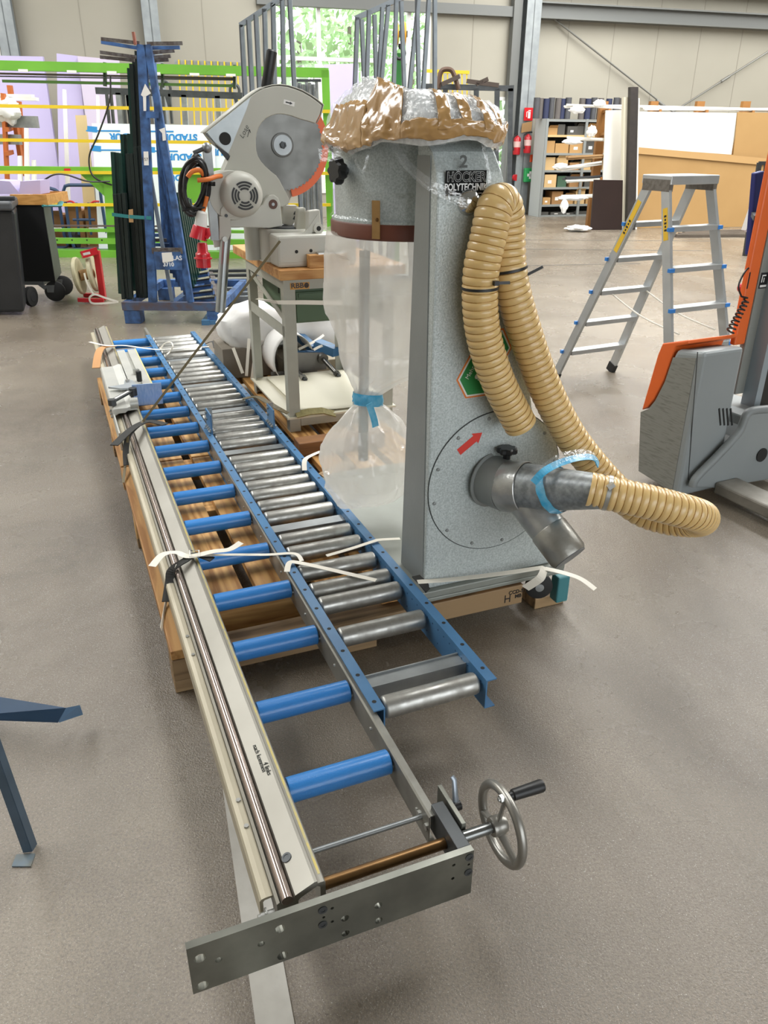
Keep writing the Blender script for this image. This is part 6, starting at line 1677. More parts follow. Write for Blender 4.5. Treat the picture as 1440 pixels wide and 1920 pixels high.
MB().ribbon(catmull(lp, 6), 0.02, 0.002, up=(0, -1, .3)).build('loose_strap', M_['strap'], re_)
MB().ribbon(catmull([I_(158, 512, 8.5), I_(163, 530, 8.45), I_(175, 552, 8.4)], 5), 0.02, 0.002, up=(0, -1, 0)).build('strap_end', M_['strap'], re_)

# ---- tall galvanised racks
zi = mat('galvanised_bar', '#8f979d', 0.4, 0.6, '#757c82', 6, 0.6)
def tall(lb, y, bars, top):
    t = thing('upright_rack', lb, 'rack', I_((bars[0][0] + bars[-1][0]) / 2, 450, y))
    for (xt, yt, xb, yb) in bars:
        a, b = I_(xt, yt, y), I_(xb, yb, y)
        d = (b - a); e = a + d * ((0.0 - a.z) / d.z)
        o = MB().bar(a, e, 0.042, 0.06, up=(0, -1, 0)).build('bar', zi, t)
        MB().bar(a + Vector((-0.024, 0.0, 0)), e + Vector((-0.024, 0.0, 0)), 0.014, 0.07, up=(0, -1, 0)).build('dark_flange', M_['darksteel'], o)
    MB().bar(I_(*top[0], y), I_(*top[1], y), 0.05, 0.06, up=(0, -1, 0)).build('top_rail', zi, t)
    xs_ = [(I_(q[0], q[1], y), I_(q[2], q[3], y)) for q in bars]; fx = [to_floor(*q).x for q in xs_]
    MB().box(min(fx) - .05, max(fx) + .05, y - .06, y + .06, 0.0, 0.05).build('base_rail', zi, t)
tall('tall galvanised upright rack behind the mitre saw', 10.4, [(454, 47, 461, 185), (467, 38, 474, 175), (481, 28, 488, 175), (497, 17, 501, 170), (513, 6, 516, 165), (530, -14, 533, 165), (543, -20, 553, 165)], ((450, 48), (535, -8)))
tall('tall galvanised upright rack behind the taped cover', 10.2, [(671, 33, 667, 140), (679, 37, 683, 132), (693, 20, 689, 140), (703, 28, 706, 145), (718, 14, 711, 153), (729, 10, 716, 153), (744, 0, 739, 163), (753, 3, 759, 170), (786, -5, 768, 170), (783, -5, 786, 172), (805, -5, 794, 172), (816, -10, 816, 172)], ((666, 35), (760, -7)))
for (px, lb) in ((556, 'bundle of thin steel tubes standing right of the saw'),):
    t = thing('tube_bundle', lb, 'tubes', I_(px + 20, 440, 11.6))
    for k in range(7):
        a = I_(556 + 6.2 * k, 152 + 3 * (k % 3), 11.6 + 0.03 * (k % 2)); MB().cyl(a, (a.x + 0.02, a.y, 0.02), 0.022, 8).build('tube', M_['galv'], t)
    MB().bar(I_(552, 151, 11.5), I_(602, 151, 11.5), 0.03, 0.06, up=(0, -1, 0)).build('clamp', M_['darksteel'], t)
lean('white_strip', [(590, 120), (600, 120), (604, 430), (594, 430)], 12.4, 12.7, M_['white'], 'white board on edge behind the orange blade guard', 'strip', 0.04)
# crane hook
hk = thing('crane_hook', 'yellow crane hook block hanging in front of the window', 'crane hook', I_(750, 90, 11.0))
hm_ = mat('crane_yellow', '#dba12c', 0.45)
a = I_(750, 64, 11.0)
for s_ in (-1, 1):
    MB().lathe([(0.0, -0.02), (0.12, -0.02), (0.13, 0.0), (0.12, 0.02), (0, 0.02)], a + Vector((0.045 * s_, 0, 0)), (1, 0.1, 0), 20).build('cheek_plate', hm_, hk)
MB().box(a.x - .09, a.x + .09, a.y - .05, a.y + .05, a.z - .03, a.z + .03).build('block', M_['darksteel'], hk)
for s_ in (-1, 1):
    MB().cyl(a + Vector((.03 * s_, 0, 0)), a + Vector((.05 * s_, 0, ROOF_Z - a.z)), 0.006, 6).build('wire_rope', M_['darksteel'], hk)
hkp = [a + Vector((0, 0, -.1))] + [a + Vector((0.06 * math.sin(R(t)), 0, -.2 + 0.06 * math.cos(R(t)))) for t in range(0, 270, 30)]
MB().tube(catmull(hkp, 3), 0.018, 8).build('hook', M_['black'], hk)
a = I_(747, 100, 11.2); tag(MB().bar(a, (a.x, a.y, 0.0), 0.09, 0.09, up=(0, -1, 0)).build('green_post', mat('dark_green_post', '#3f8a45', 0.5)), 'dark green post below the crane hook', 'post')
# dark steel rack on the right of the cover, with clamp
dy = 14.2
dr_ = thing('dark_steel_rack', 'dark steel tube rack with lying bars right of the taped cover', 'rack', I_(890, 440, dy))
def db(a, b, h, nm, m=None, y=dy): return MB().bar(I_(*a, y), I_(*b, y), h, 0.07, up=(0, -1, 0)).build(nm, m or M_['darksteel'], dr_)
db((790, 162), (962, 166), 0.08, 'top_rail')
for x in (835, 893, 932, 957): db((x, 166), (x - 4, 450), 0.08, 'upright')
db((960, 160), (946, 430), 0.06, 'upright', y=dy + 0.4)
for a, b in (((828, 158), (862, 143)), ((875, 152), (935, 160)), ((893, 158), (915, 148))): db(a, b, 0.06, 'lying_bar', mat('rusty_bar', '#4c413a', 0.7), y=dy - 0.3)
cq = [I_(*p, dy - .25) for p in ((822, 166), (825, 140), (831, 131), (845, 131), (852, 142), (860, 168))]
tag(MB().tube(catmull(cq, 5), 0.06, 8, flat=0.6).build('screw_clamp', mat('rusty_clamp', '#5a4436', 0.7)), 'rusty arched clamp on the dark steel rack', 'clamp')
# ================================================================ background, right side
SFY = PZ(WF, 999, 407, 0.0).y          # shelf front plane in the wall frame
sh = thing('shelf_unit', 'grey steel shelf unit full of cartons beside the column', 'shelf', PY(WF, 1065, 400, SFY), M=WF)
def S_(px, py, dy=0.0): return PY(WF, px, py, SFY + dy)
shg = mat('shelf_grey', '#8f9493', 0.5, 0.3)
x0, x1 = S_(1011, 407).x, S_(1150, 407).x
ztop = S_(1010, 222).z
dp = 0.5
zs_ = [S_(1060, y).z for y in (403, 383, 351, 319, 287, 253, 224)]
for x in (x0, (x0 + x1) / 2, x1):
    for dy in (0.0, dp):
        MB(WF).box(x - 0.03, x + 0.03, SFY + dy - 0.02, SFY + dy + 0.02, 0, ztop).build('upright', shg, sh)
sidep = MB(WF).box(x0 - 0.034, x0 - 0.03, SFY, SFY + dp, 0, ztop).build('side_panel', mat('shelf_side_pale', '#bcc2c2', 0.5), sh)
wood_s = mat('shelf_chip', '#c2a878', 0.6)
for i, z in enumerate(zs_):
    MB(WF).box(x0 + 0.03, x1 - 0.03, SFY - 0.01, SFY + dp + 0.01, z - 0.045, z).build('shelf_board', wood_s if i == 5 else shg, sh)
MB(WF).box(x0, x1, SFY + dp + 0.021, SFY + dp + 0.025, 0.05, ztop).build('back_panel', mat('shelf_back_dark', '#3a3d3c', 0.7), sh)
rs = random.Random(21)
cbm = [mat('carton_tan', '#b08a58', 0.8), mat('carton_pale', '#c7a878', 0.8), mat('carton_brown', '#967046', 0.8), mat('carton_dark', '#4b4a46', 0.7), mat('parts_green', '#3f5d49', 0.6)]
cnt = 0
ordn = ['bottom', 'second', 'third', 'fourth', 'fifth', 'sixth']
for i in range(6):
    z = zs_[i]; zn = zs_[i + 1] - 0.05
    x = x0 + 0.06; nbx = 0
    while x < x1 - 0.2:
        w = rs.uniform(0.16, 0.34)
        if x + w > x1 - 0.05: break
        h = (zn - z) * rs.uniform(0.45, 0.9)
        if i == 0: h *= 0.5
        m = cbm[3] if i == 0 else rs.choice(cbm[:3] if i in (1, 3) else cbm)
        y = SFY + rs.uniform(0.01, 0.07)
        o = thing('storage_carton', '%s box from the left on the %s shelf from the floor' % (ORD[nbx], ordn[i]), 'carton', (x + w / 2, y + .15, z), 'boxes on the steel shelf unit', M=WF)
        MB(WF).box(x, x + w, y, y + 0.34, z, z + h).build('body', m, o)
        if rs.random() < 0.35: MB(WF).box(x + w * .3, x + w * .6, y - 0.003, y, z + h * .3, z + h * .55).build('paper_label', M_['paper'], o)
        if rs.random() < 0.4 and i != 0:
            MB(WF).hexa([(x, y, z + h), (x + w, y, z + h), (x + w, y + .01, z + h), (x, y + .01, z + h)], [(x + .01, y - .06, z + h + .05), (x + w - .01, y - .06, z + h + .05), (x + w - .01, y - .05, z + h + .05), (x + .01, y - .05, z + h + .05)]).build('flap', m, o)
        x += w + rs.uniform(0.01, 0.07); cnt += 1; nbx += 1
# dark rolls standing on top
rolm = [mat('grey_roll', '#4e4f53', 0.5, 0, '#3f4043', 5, 0.5), mat('navy_roll', '#2c3350', 0.45), mat('taupe_roll', '#5f5a57', 0.5)]
for i, px in enumerate((1004, 1012, 1022, 1033, 1044, 1053, 1063, 1090, 1100, 1112, 1123, 1140, 1152, 1163)):
    q = S_(px, 222, 0.2); h = S_(px, 183 + (i % 3), 0.2).z - ztop
    o = MB(WF).lathe([(0.03, 0), (0.068, 0), (0.068, h), (0.03, h), (0.03, h - 0.02), (0.0, h - 0.02)], (q.x, SFY + 0.2 + 0.03 * (i % 2), ztop + 0.001), (0, 0, 1), 18).build('foil_roll', rolm[(i * 5) % 3])
    tag(o, '%s foil roll, %s from the left, standing on the steel shelf unit' % (['grey', 'navy', 'taupe'][(i * 5) % 3], ORD[i]), 'roll', 'foil rolls on the shelf top')

# fire point on the column
cy = -0.345
def K_(px, py, y=cy): return PY(WF, px, py, y)
fs_ = K_(991, 214); sg = MB(WF).box(fs_.x - .11, fs_.x + .11, cy - 0.004, cy, fs_.z - .13, fs_.z + .13).build('fire_sign', mat('sign_red', '#cc2027', 0.4))
tag(sg, 'red fire extinguisher sign with white symbol on the column', 'sign')
par = sg
pw = mat('sign_white', '#f2f2f0', 0.5)
mb = MB(WF); yy = cy - 0.006
def rb_(x, z, w, h): mb.box(fs_.x + x - w / 2, fs_.x + x + w / 2, yy, yy + 0.002, fs_.z + z - h / 2, fs_.z + z + h / 2)
rb_(0.015, -0.02, 0.06, 0.13)
mb.build('extinguisher_symbol', pw, par)
MB(WF).tube([(fs_.x - .01, yy, fs_.z + .05), (fs_.x - .05, yy, fs_.z + .04), (fs_.x - .05, yy, fs_.z - .06)], 0.008, 6).build('hose_symbol', pw, par)
MB(WF).box(fs_.x - .01, fs_.x + .05, yy, yy + .002, fs_.z + .06, fs_.z + .08).build('handle_symbol', pw, par)
redx = mat('extinguisher_red', '#b81f2a', 0.3, coat=0.3)
for (px, yt, yb, lb, yy2) in ((968, 250, 290, 'left red fire extinguisher beside the steel column', cy + .05), (988, 247, 287, 'right red fire extinguisher on the steel column under the sign', cy - .1)):
    t_, b_ = K_(px, yt, yy2), K_(px, yb, yy2)
    e = thing('fire_extinguisher', lb, 'extinguisher', b_, 'fire extinguishers on the column', M=WF)
    h = t_.z - b_.z; r = 0.085
    bo = MB(WF).lathe([(0.0, 0), (r * .9, 0), (r, 0.02), (r, h * .74), (r * .75, h * .82), (0.03, h * .86), (0.03, h * .9), (0, h * .9)], b_, (0, 0, 1), 22).build('cylinder', redx, e)
    MB(WF).lathe([(r + .001, h * .35), (r + .001, h * .62)], b_, (0, 0, 1), 22, caps=False).build('label_band', mat('extinguisher_label', '#d9b7b2', 0.5), bo)
    MB(WF).bar(b_ + Vector((-.05, 0, h * .95)), b_ + Vector((.09, 0, h * .98)), 0.03, 0.03).build('valve_handle', M_['black'], e)
    MB(WF).tube(catmull([b_ + Vector((-.04, -.02, h * .93)), b_ + Vector((-.13, -.04, h * .8)), b_ + Vector((-.12, -.05, h * .4)), b_ + Vector((-.1, -.05, h * .2))], 5), 0.012, 8).build('hose', M_['black'], e)
    MB(WF).box(b_.x - .03, b_.x + .03, b_.y + r, (cy + .02 if yy2 < cy else -0.2), b_.z + h * .5, b_.z + h * .6).build('wall_bracket', M_['darksteel'], e)
q = K_(987, 240); tag(MB(WF).prism([(q.x - .13, cy - .02, q.z - .1), (q.x + .12, cy - .02, q.z - .06), (q.x + .13, cy - .02, q.z + .14), (q.x - .12, cy - .02, q.z + .09)], (0, .01, 0)).build('notice_board', M_['cardboard']), 'small tilted cardboard notice above the extinguisher', 'notice')
q = K_(999, 297); tag(MB(WF).box(q.x - .08, q.x + .08, cy - .05, cy, q.z - .08, q.z + .08).build('alarm_box', mat('alarm_orange', '#e2582c', 0.4), None, bevel=0.01), 'orange alarm box on the steel column', 'alarm box')
q = K_(991, 328); fa = tag(MB(WF).box(q.x - .14, q.x + .14, cy - .1, cy, q.z - .15, q.z + .15).build('first_aid_box', mat('first_aid_green', '#2f9a56', 0.4), None, bevel=0.015), 'green first aid box on the steel column', 'first aid box')
MB(WF).box(q.x - .03, q.x + .03, cy - .104, cy - .1, q.z - .08, q.z + .08).box(q.x - .08, q.x + .08, cy - .104, cy - .1, q.z - .03, q.z + .03).build('white_cross', pw, fa)
q0, q1, q2 = K_(994, 388, cy - .1), K_(985, 403, cy - .2), K_(968, 330, cy + .05)
tag(MB(WF).tube(catmull([K_(966, 335, -.3), K_(966, 350, -.3), K_(968, 370, -.3), K_(975, 400, -.5)], 5), 0.02, 8).build('air_hose', mat('blue_hose', '#4f86b8', 0.5)), 'blue air hose hanging at the steel column', 'hose')
q = K_(966, 333, -.3); tag(MB(WF).lathe([(0, -.03), (.07, -.03), (.07, .03), (0, .03)], q, (0.3, -1, 0), 16).build('valve_wheel', redx), 'small red valve wheel left of the column', 'valve')

# ---- profile rack with boards leaning in front
BF = frame(4.04, 16.21, 9.5)
def B_(px, py, y=0.0): return PY(BF, px, py, y)
def quad(nm, pts, y, t, m, label, cat, group=None):
    a = [B_(*p, y) for p in pts]
    for p in a:
        if p.z < 0.06: p.z = 0.004
    return tag(MB(BF).prism(a, (0, t, 0)).build(nm, m), label, cat, group)
whp = mat('white_board', '#e6e4dd', 0.5, 0, '#dcd9d0', 2, 0.4)
cdb = mat('large_cardboard', '#ad8a58', 0.75, 0, '#a27f4e', 1.5, 0.5)
quad('white_board', [(1136, 207), (1172, 206), (1170, 432), (1126, 432)], 0.45, 0.03, whp, 'white board standing left of the cream post', 'board')
quad('brown_board', [(1114, 337), (1168, 338), (1166, 433), (1107, 433)], 0.05, 0.03, mat('dark_brown_board', '#2c1f1d', 0.3, 0, '#241a18', 3, 0.5), 'dark brown board leaning left of the black post', 'board')
quad('cream_post', [(1170, 182), (1183, 182), (1177, 432), (1166, 432)], 0.12, 0.1, mat('cream_profile', '#e2dcc6', 0.5), 'cream upright profile left of the black post', 'post')
quad('black_post', [(1183, 163), (1197, 163), (1191, 432), (1176, 432)], 0.0, 0.12, mat('black_post_paint', '#2a2523', 0.5, 0, '#3a332f', 12, 0.5), 'tall black post in front of the cardboard sheets', 'post')
quad('white_edge', [(1197, 184), (1199.5, 184), (1194, 432), (1191, 432)], 0.05, 0.08, whp, 'thin white edge strip right of the black post', 'strip')
quad('white_panel_board', [(1197, 209), (1381, 212), (1371, 292), (1196, 277)], 0.38, 0.03, whp, 'large white panel above the cardboard sheet', 'board')
quad('cardboard_sheet', [(1194, 277), (1372, 290), (1460, 300), (1460, 427), (1192, 432)], 0.28, 0.02, cdb, 'large cardboard sheet leaning right of the black post', 'cardboard')
quad('cardboard_flap', [(1196, 276), (1372, 291), (1460, 299), (1460, 312), (1195, 288)], 0.24, 0.015, mat('cardboard_flap_tan', '#b69260', 0.75), 'folded top flap of the large cardboard sheet', 'cardboard')
quad('cardboard_sheet', [(1383, 210), (1470, 212), (1470, 310), (1374, 300)], 0.42, 0.02, cdb, 'brown cardboard sheet right of the white panel', 'cardboard')
# rack uprights and lying white profiles
pr2 = thing('profile_rack', 'profile rack with brown uprights behind the boards', 'rack', B_(1300, 425, 0.9), M=BF)
for px in (1132, 1226, 1313, 1399):
    a = B_(px, 190, 0.8)
    MB(BF).box(a.x - .08, a.x + .08, 0.75, 0.85, 0, a.z).build('upright', mat('brown_upright', '#9a6a35', 0.6), pr2)
    for zz in [v for v in (0.9, 1.3, 1.7, 2.1) if v < a.z - 0.1]:
        MB(BF).bar((a.x, 0.75, zz), (a.x, 0.47, zz + 0.02), 0.05, 0.05).build('arm', mat('brown_upright', '#9a6a35', 0.6), pr2)
def bundle(px0, py0, px1, py1, n, m, label, y=0.42, h=0.03, sd=1):
    n += 2
    rb = random.Random(sd)
    t = thing('profile_bundle', label, 'profiles', B_(px0, py0, y), 'profile bundles on the rack', M=BF)
    for k in range(n):
        a = B_(px0 + rb.uniform(0, 12), py0 + rb.uniform(-3, 3), y + 0.1 * rb.random()); b = B_(px1, py1 + rb.uniform(-3, 3), y + 0.1 * rb.random())
        MB(BF).bar(a, b, h, h * 1.3, up=(0, -1, 0)).build('profile', m, t)
    return t
bundle(1057, 199, 1172, 201, 4, whp, 'topmost long white profiles sticking out over the shelf unit', 0.55)
bundle(1196, 202, 1460, 207, 4, whp, 'long white profiles along the top of the white panel', 0.5, 0.04, 2)
bundle(1062, 260, 1132, 262, 4, whp, 'white profiles sticking out in front of the fifth shelf', 0.5, sd=3)
bundle(1058, 296, 1130, 293, 3, M_['cardboard'], 'cardboard wrapped profiles sticking out above the third shelf', 0.5, sd=4)
bundle(1045, 318, 1128, 305, 4, whp, 'white film wrapped profiles in front of the third shelf', 0.5, sd=5)
bundle(1052, 334, 1128, 331, 2, mat('dark_profile_grey', '#3b3c3e', 0.5), 'dark grey profiles under the wrapped bundle', 0.5, sd=6)
bundle(1060, 341, 1128, 336, 3, whp, 'white profiles below the dark grey ones', 0.5, sd=7)
bundle(1050, 370, 1112, 366, 3, whp, 'lowest white wrapped profiles near the brown board', 0.5, sd=8)
for i, (px, py, r, sc) in enumerate(((1082, 206, .09, (1.6, .4, .7)), (1124, 194, .08, (1.4, .4, .8)), (1072, 266, .09, (2.0, .4, .5)), (1052, 312, .08, (1.8, .4, .7)), (1072, 371, .12, (2.3, .4, .4)), (1058, 386, .09, (.8, .4, 1.5)), (1110, 246, .09, (1, .4, 1)))):
    wblob(BF @ B_(px, py, 0.4), r, sc, 3.0 + i, 'plastic_film', 'loose white plastic film hanging from the %s bundle' % ('top left', 'top right', 'upper', 'middle', 'lowest', 'hanging lowest', 'right hand')[i])
q = PZ(ID, 1085, 428, 0.06); wblob(q, .16, (1.5, 1, .35), 9, 'plastic_film', 'crumpled white film on the floor left of the brown board')
# black fork carriage far right
bf = thing('fork_carriage', 'black upright lifting forks leaning near the cardboard at the right edge', 'forks', PZ(ID, 1395, 440, 0.0))
fy = 12.6
for a, b in (((1438, 306), (1420, 445)), ((1424, 305), (1402, 445))):
    p, q = I_(*a, fy), I_(*b, fy); q = to_floor(p, q)
    MB().bar(p, q, 0.06, 0.05, up=(0, -1, 0)).build('fork_bar', M_['black'], bf)
MB().bar(I_(1423, 306, fy), I_(1439, 306, fy), 0.05, 0.05, up=(0, -1, 0)).build('fork_bar', M_['black'], bf)
MB().bar(I_(1414, 352, fy), I_(1432, 352, fy), 0.04, 0.04, up=(0, -1, 0)).build('cross_bar', M_['black'], bf)
MB().prism([I_(*p, fy - .05) for p in ((1412, 372), (1426, 366), (1424, 380), (1418, 395), (1408, 398))], (0, .05, 0)).build('catch_plate', M_['black'], bf)
# lying dark boards in front of the cardboard
for k in range(4):
    a, b = PZ(ID, 1290 - 8 * k, 435 + 2.2 * k, 0.03), PZ(ID, 1405, 433 + 2.6 * k, 0.03)
    tag(MB().bar(a, b, 0.12, 0.05).build('floor_plank', mat('dark_plank', '#5a5147', 0.7, 0, '#453d35', 4, 0.5)), 'dark plank on the floor before the cardboard, %s from the wall' % ('first', 'second', 'third', 'fourth')[k], 'plank', 'dark planks on the floor')

# ================================================================ step ladder
lm = mat('ladder_aluminium', '#b9bcbd', 0.38, 0.6, '#a3a7a9', 7, 0.5)
Lf = PZ(ID, 1038, 712, 0.0); Nf = PZ(ID, 1256, 800, 0.0)
dd_ = (Nf - Lf).normalized(); Tt = Vector((-dd_.y, dd_.x, 0))
if Tt.x < 0: Tt = -Tt
mid = (Lf + Nf) / 2; HL = 1.36
WB, WT = 0.54, 0.36
ins = (WB - WT) / 2
ld = thing('step_ladder', 'aluminium double-sided step ladder with blue plastic clips', 'ladder', mid + Tt * WB / 2)
apF = mid + dd_ * 0.02 + Tt * ins; apN = mid + dd_ * 0.16 + Tt * ins
for a in (apF, apN): a.z = HL
secs = []
def stile(f, t, nm='stile'):
    d = (t - f).normalized()
    b0 = f + d * 0.06
    o = MB().bar(b0, t, 0.022, 0.062, up=dd_).build(nm, lm, ld)
    MB().bar(f + Vector((0, 0, 0.004)), f + d * 0.075, 0.032, 0.07, up=dd_).build('rubber_foot', M_['blackrubber'], o)
    return o
for foot, ap, sgn in ((Lf, apF, -1), (Nf, apN, 1)):
    l0, l1 = foot, ap
    r0, r1 = foot + Tt * WB, ap + Tt * WT
    stile(l0, l1); stile(r0, r1)
    for k in range(1, 6):
        f = k * 0.2245 / HL
        p, q = l0.lerp(l1, f), r0.lerp(r1, f)
        tr2 = MB().bar(p + Tt * 0.012, q - Tt * 0.012, 0.085, 0.028, up=(0, 0, 1)).build('tread', lm, ld)
        clip = mat('blue_clip', '#2f7fd0', 0.4)
        for e, s2 in ((p, -1), (q, 1)):
            c = e + dd_ * sgn * 0.035 + Tt * s2 * 0.006
            MB().bar(c - Tt * 0.02, c + Tt * 0.02, 0.02, 0.022).build('clip', clip, tr2)
pf0, pf1 = apF + Tt * 0.0, apF + Tt * WT
pc0, pc1 = (apF + apN) / 2, (apF + apN) / 2 + Tt * WT
MB().bar(pc0 - Tt * .015 + Vector((0, 0, 0.03)), pc1 + Tt * .015 + Vector((0, 0, 0.03)), 0.24, 0.05).build('platform', lm, ld, bevel=0.004)
for c in (pc0, pc1):
    MB().bar(c - dd_ * 0.11 + Vector((0, 0, 0.0)), c + dd_ * 0.11 + Vector((0, 0, 0.0)), 0.032, 0.065).build('hinge_plate', mat('hinge_steel', '#6d6862', 0.5, 0.6, '#8d8a84', 40, 0.6), ld)
yl_ = mat('warning_yellow', '#e3b92a', 0.5)
def stick(f0, f1, l0, l1, par):
    a, b = l0.lerp(l1, f0) - Tt * 0.0118, l0.lerp(l1, f1) - Tt * 0.0118
    return MB().bar(a, b, 0.001, 0.036, up=dd_).build('warning_sticker', yl_, ld)
s1_ = stick(.70, .93, Lf, apF, ld); s2_ = stick(.78, .91, Nf, apN, ld)
for l0, l1, f in ((Lf, apF, .81), (Nf, apN, .845)):
    c = l0.lerp(l1, f) - Tt * 0.0128; up2 = (l1 - l0).normalized()
    for kk in range(5): MB().bar(c + up2 * (kk - 2) * 0.02, c + up2 * ((kk - 2) * 0.02 + 0.012), 0.0008, 0.012 if kk % 2 else 0.018, up=dd_).build('sticker_print', M_['black'], ld)
for s2 in (0.08, WB - 0.1):
    a = Lf.lerp(apF, 3 * 0.2245 / HL) + Tt * (s2 * 0.85 + 0.04); b = Nf.lerp(apN, 2.35 * 0.2245 / HL) + Tt * (s2 * .85 + .02)
    MB().tube(catmull([a, a.lerp(b, .5) - Vector((0, 0, .03)), b], 6), 0.005, 6).build('safety_cord', M_['strap'], ld)

# ================================================================ stacker truck
TF = frame(1.42, 3.44, 26)
tk = thing('stacker_truck', 'grey and orange electric stacker truck at the right edge', 'stacker', (0.25, 0.25, 0), M=TF)
tg_ = mat('truck_grey', '#8f9596', 0.42, 0.05, '#868c8d', 3, 0.5)
tdirty = mat('scuffed_truck_grey', '#83847e', 0.5, 0, '#55524c', 16, 0.55, stretch=(1, 1, 9), ramp=(0.5, 0.7))
tor = mat('truck_orange', '#e56a2a', 0.4, 0, '#d85d20', 4, 0.5)
def TX(px, py, x=0.0): return PX(TF, px, py, x)
def TY(px, py, y=0.0): return PY(TF, px, py, y)
wb_ = TY(1400, 640).x
side = [TX(*p) for p in ((1272, 912), (1196, 884), (1200, 772), (1215, 766), (1228, 750), (1246, 715), (1262, 668), (1268, 655), (1288, 651))]
zfr = [TY(1288, 651).z]
front0 = side[-1]
# body: side outline extruded across; its fork-side face is y=0
body = MB(TF)
pts = [(p.y, max(p.z, 0.03)) for p in side]
pts[0] = (0.0, 0.035); pts[-1] = (0.0, pts[-1][1])
body.prism([Vector((0.0, y, z)) for y, z in pts], (wb_, 0, 0))
bo = body.build('body', tg_, tk, bevel=0.022, seg=3)
MB(TF).prism([Vector((-0.0022, max(y * 0.98 - 0.0, 0.03), z * 0.985 + 0.006)) for y, z in [(0.035, 0.05)] + pts[1:7] + [(0.035, pts[-1][1] - 0.03)]], (0.002, 0, 0)).build('scuffed_side', tdirty, bo)
# orange hood behind the grey nose
hood = [TX(*p) for p in ((1202, 771), (1213, 766), (1226, 750), (1244, 715), (1260, 668), (1266, 652), (1290, 647), (1290, 640), (1241, 646), (1232, 668))]
hd = MB(TF).prism([Vector((0.006, p.y + 0.004, p.z + 0.004)) for p in hood], (wb_ + 0.05, 0, 0)).build('hood', tor, tk, bevel=0.006)
for k in range(4):
    a = TY(1347 + 7.2 * k, 766, -0.001); b = TY(1352 + 7.2 * k, 797, -0.001)
    MB(TF).bar((a.x + .004, -0.0015, a.z), (b.x - .004, -0.0015, b.z), 0.0075, 0.004, up=(0, -1, 0)).build('vent_slot', M_['hole'], bo)
sl0, sl1 = TY(1308, 660, -.001), TY(1290, 900, -.001)
MB(TF).bar((sl0.x, -0.0012, sl0.z), (sl1.x, -0.0012, sl1.z), 0.003, 0.003, up=(0, -1, 0)).build('panel_seam', M_['darksteel'], bo)
# chassis with curved arm
chs = [TY(*p, -0.03) for p in ((1300, 914), (1303, 904), (1380, 822), (1394, 800), (1400, 782), (1412, 774), (1470, 770), (1470, 905), (1345, 916))]
for p in chs: p.z = max(p.z, 0.03)
cs = MB(TF).prism([Vector((p.x, -0.03, p.z)) for p in chs], (0, 0.36, 0)).build('chassis', tg_, tk, bevel=0.008)
cp = [TY(*p, -0.035) for p in ((1299, 912), (1306, 895), (1345, 855), (1384, 812), (1394, 792), (1401, 776), (1416, 769), (1460, 766))]
MB(TF).tube(catmull(cp, 5), 0.02, 10).build('chassis_rim', mat('rim_grey', '#7e8384', 0.45), cs)
wh_ = TY(1428, 853, -0.032)
MB(TF).lathe([(0, 0), (0.036, 0), (0.036, 0.003), (0, 0.003)], (wh_.x, -0.033, wh_.z), (0, -1, 0), 20).build('wheel_opening', M_['hole'], cs)
# support leg / fork towards the viewer
fkm = mat('worn_fork_steel', '#8a867d', 0.45, 0.25, '#6a665e', 10, 0.7)
for dx in (0.0, 0.50):
    fk = MB(TF); x_ = TY(1335, 918, -0.03).x + 0.01 + dx
    fk.box(x_, x_ + 0.15, -1.25, -0.03, 0.035, 0.095)
    fo = fk.build('fork', fkm, tk, bevel=0.01)
    MB(TF).cyl((x_ + 0.03, -1.12, 0.036), (x_ + 0.12, -1.12, 0.036), 0.034, 20).build('fork_roller', M_['blackrubber'], fo)
# mast side: orange upright, grey panel, profile
my_ = 0.12
zb0 = TY(1385, 628, my_).z
xo0, xo1, xg1 = TY(1382, 620, my_).x, TY(1402, 620, my_).x, TY(1438, 620, my_).x
MB(TF).box(xo0, xo1, my_, my_ + 0.03, zb0 - 0.05, 1.95).build('mast_cover', tor, tk, bevel=0.008)
pn = MB(TF).box(xo1, xg1 + 0.1, my_ - 0.004, my_ + 0.03, zb0 - 0.3, 1.95).build('mast_panel', mat('mast_grey', '#83857f', 0.5, 0, '#7a7c77', 4, 0.4), tk, bevel=0.006)
pr0 = TY(1424, 700, 0.05)
MB(TF).box(pr0.x, pr0.x + 0.04, 0.04, 0.12, 0.2, 1.95).build('mast_profile', mat('mast_bluegrey', '#98a3aa', 0.4, 0.3), tk)
MB(TF).box(pr0.x + 0.05, pr0.x + 0.16, 0.06, 0.11, 0.15, 1.9).build('lift_chain_cover', M_['black'], tk)
q = TY(1431, 526, my_ - 0.005)
lb_ = MB(TF).box(q.x - .022, q.x + .03, my_ - 0.0055, my_ - 0.003, q.z - .036, q.z + .036).build('rating_plate', M_['black'], pn)
MB(TF).box(q.x - .015, q.x + .025, my_ - 0.0065, my_ - 0.0055, q.z - .03, q.z - .02).box(q.x - .013, q.x - .008, my_ - 0.0065, my_ - 0.0055, q.z - .008, q.z + .026).box(q.x - .008, q.x + .012, my_ - 0.0065, my_ - 0.0055, q.z + .02, q.z + .026).box(q.x + .0, q.x + .005, my_ - 0.0065, my_ - 0.0055, q.z - .008, q.z + .012).build('plate_print', M_['white'], lb_)
MB(TF).box(xo0 + 0.006, xo0 + 0.012, my_ - 0.002, my_, TY(1412, 528, my_).z - 0.03, TY(1412, 510, my_).z).build('cover_slot', M_['hole'], tk)
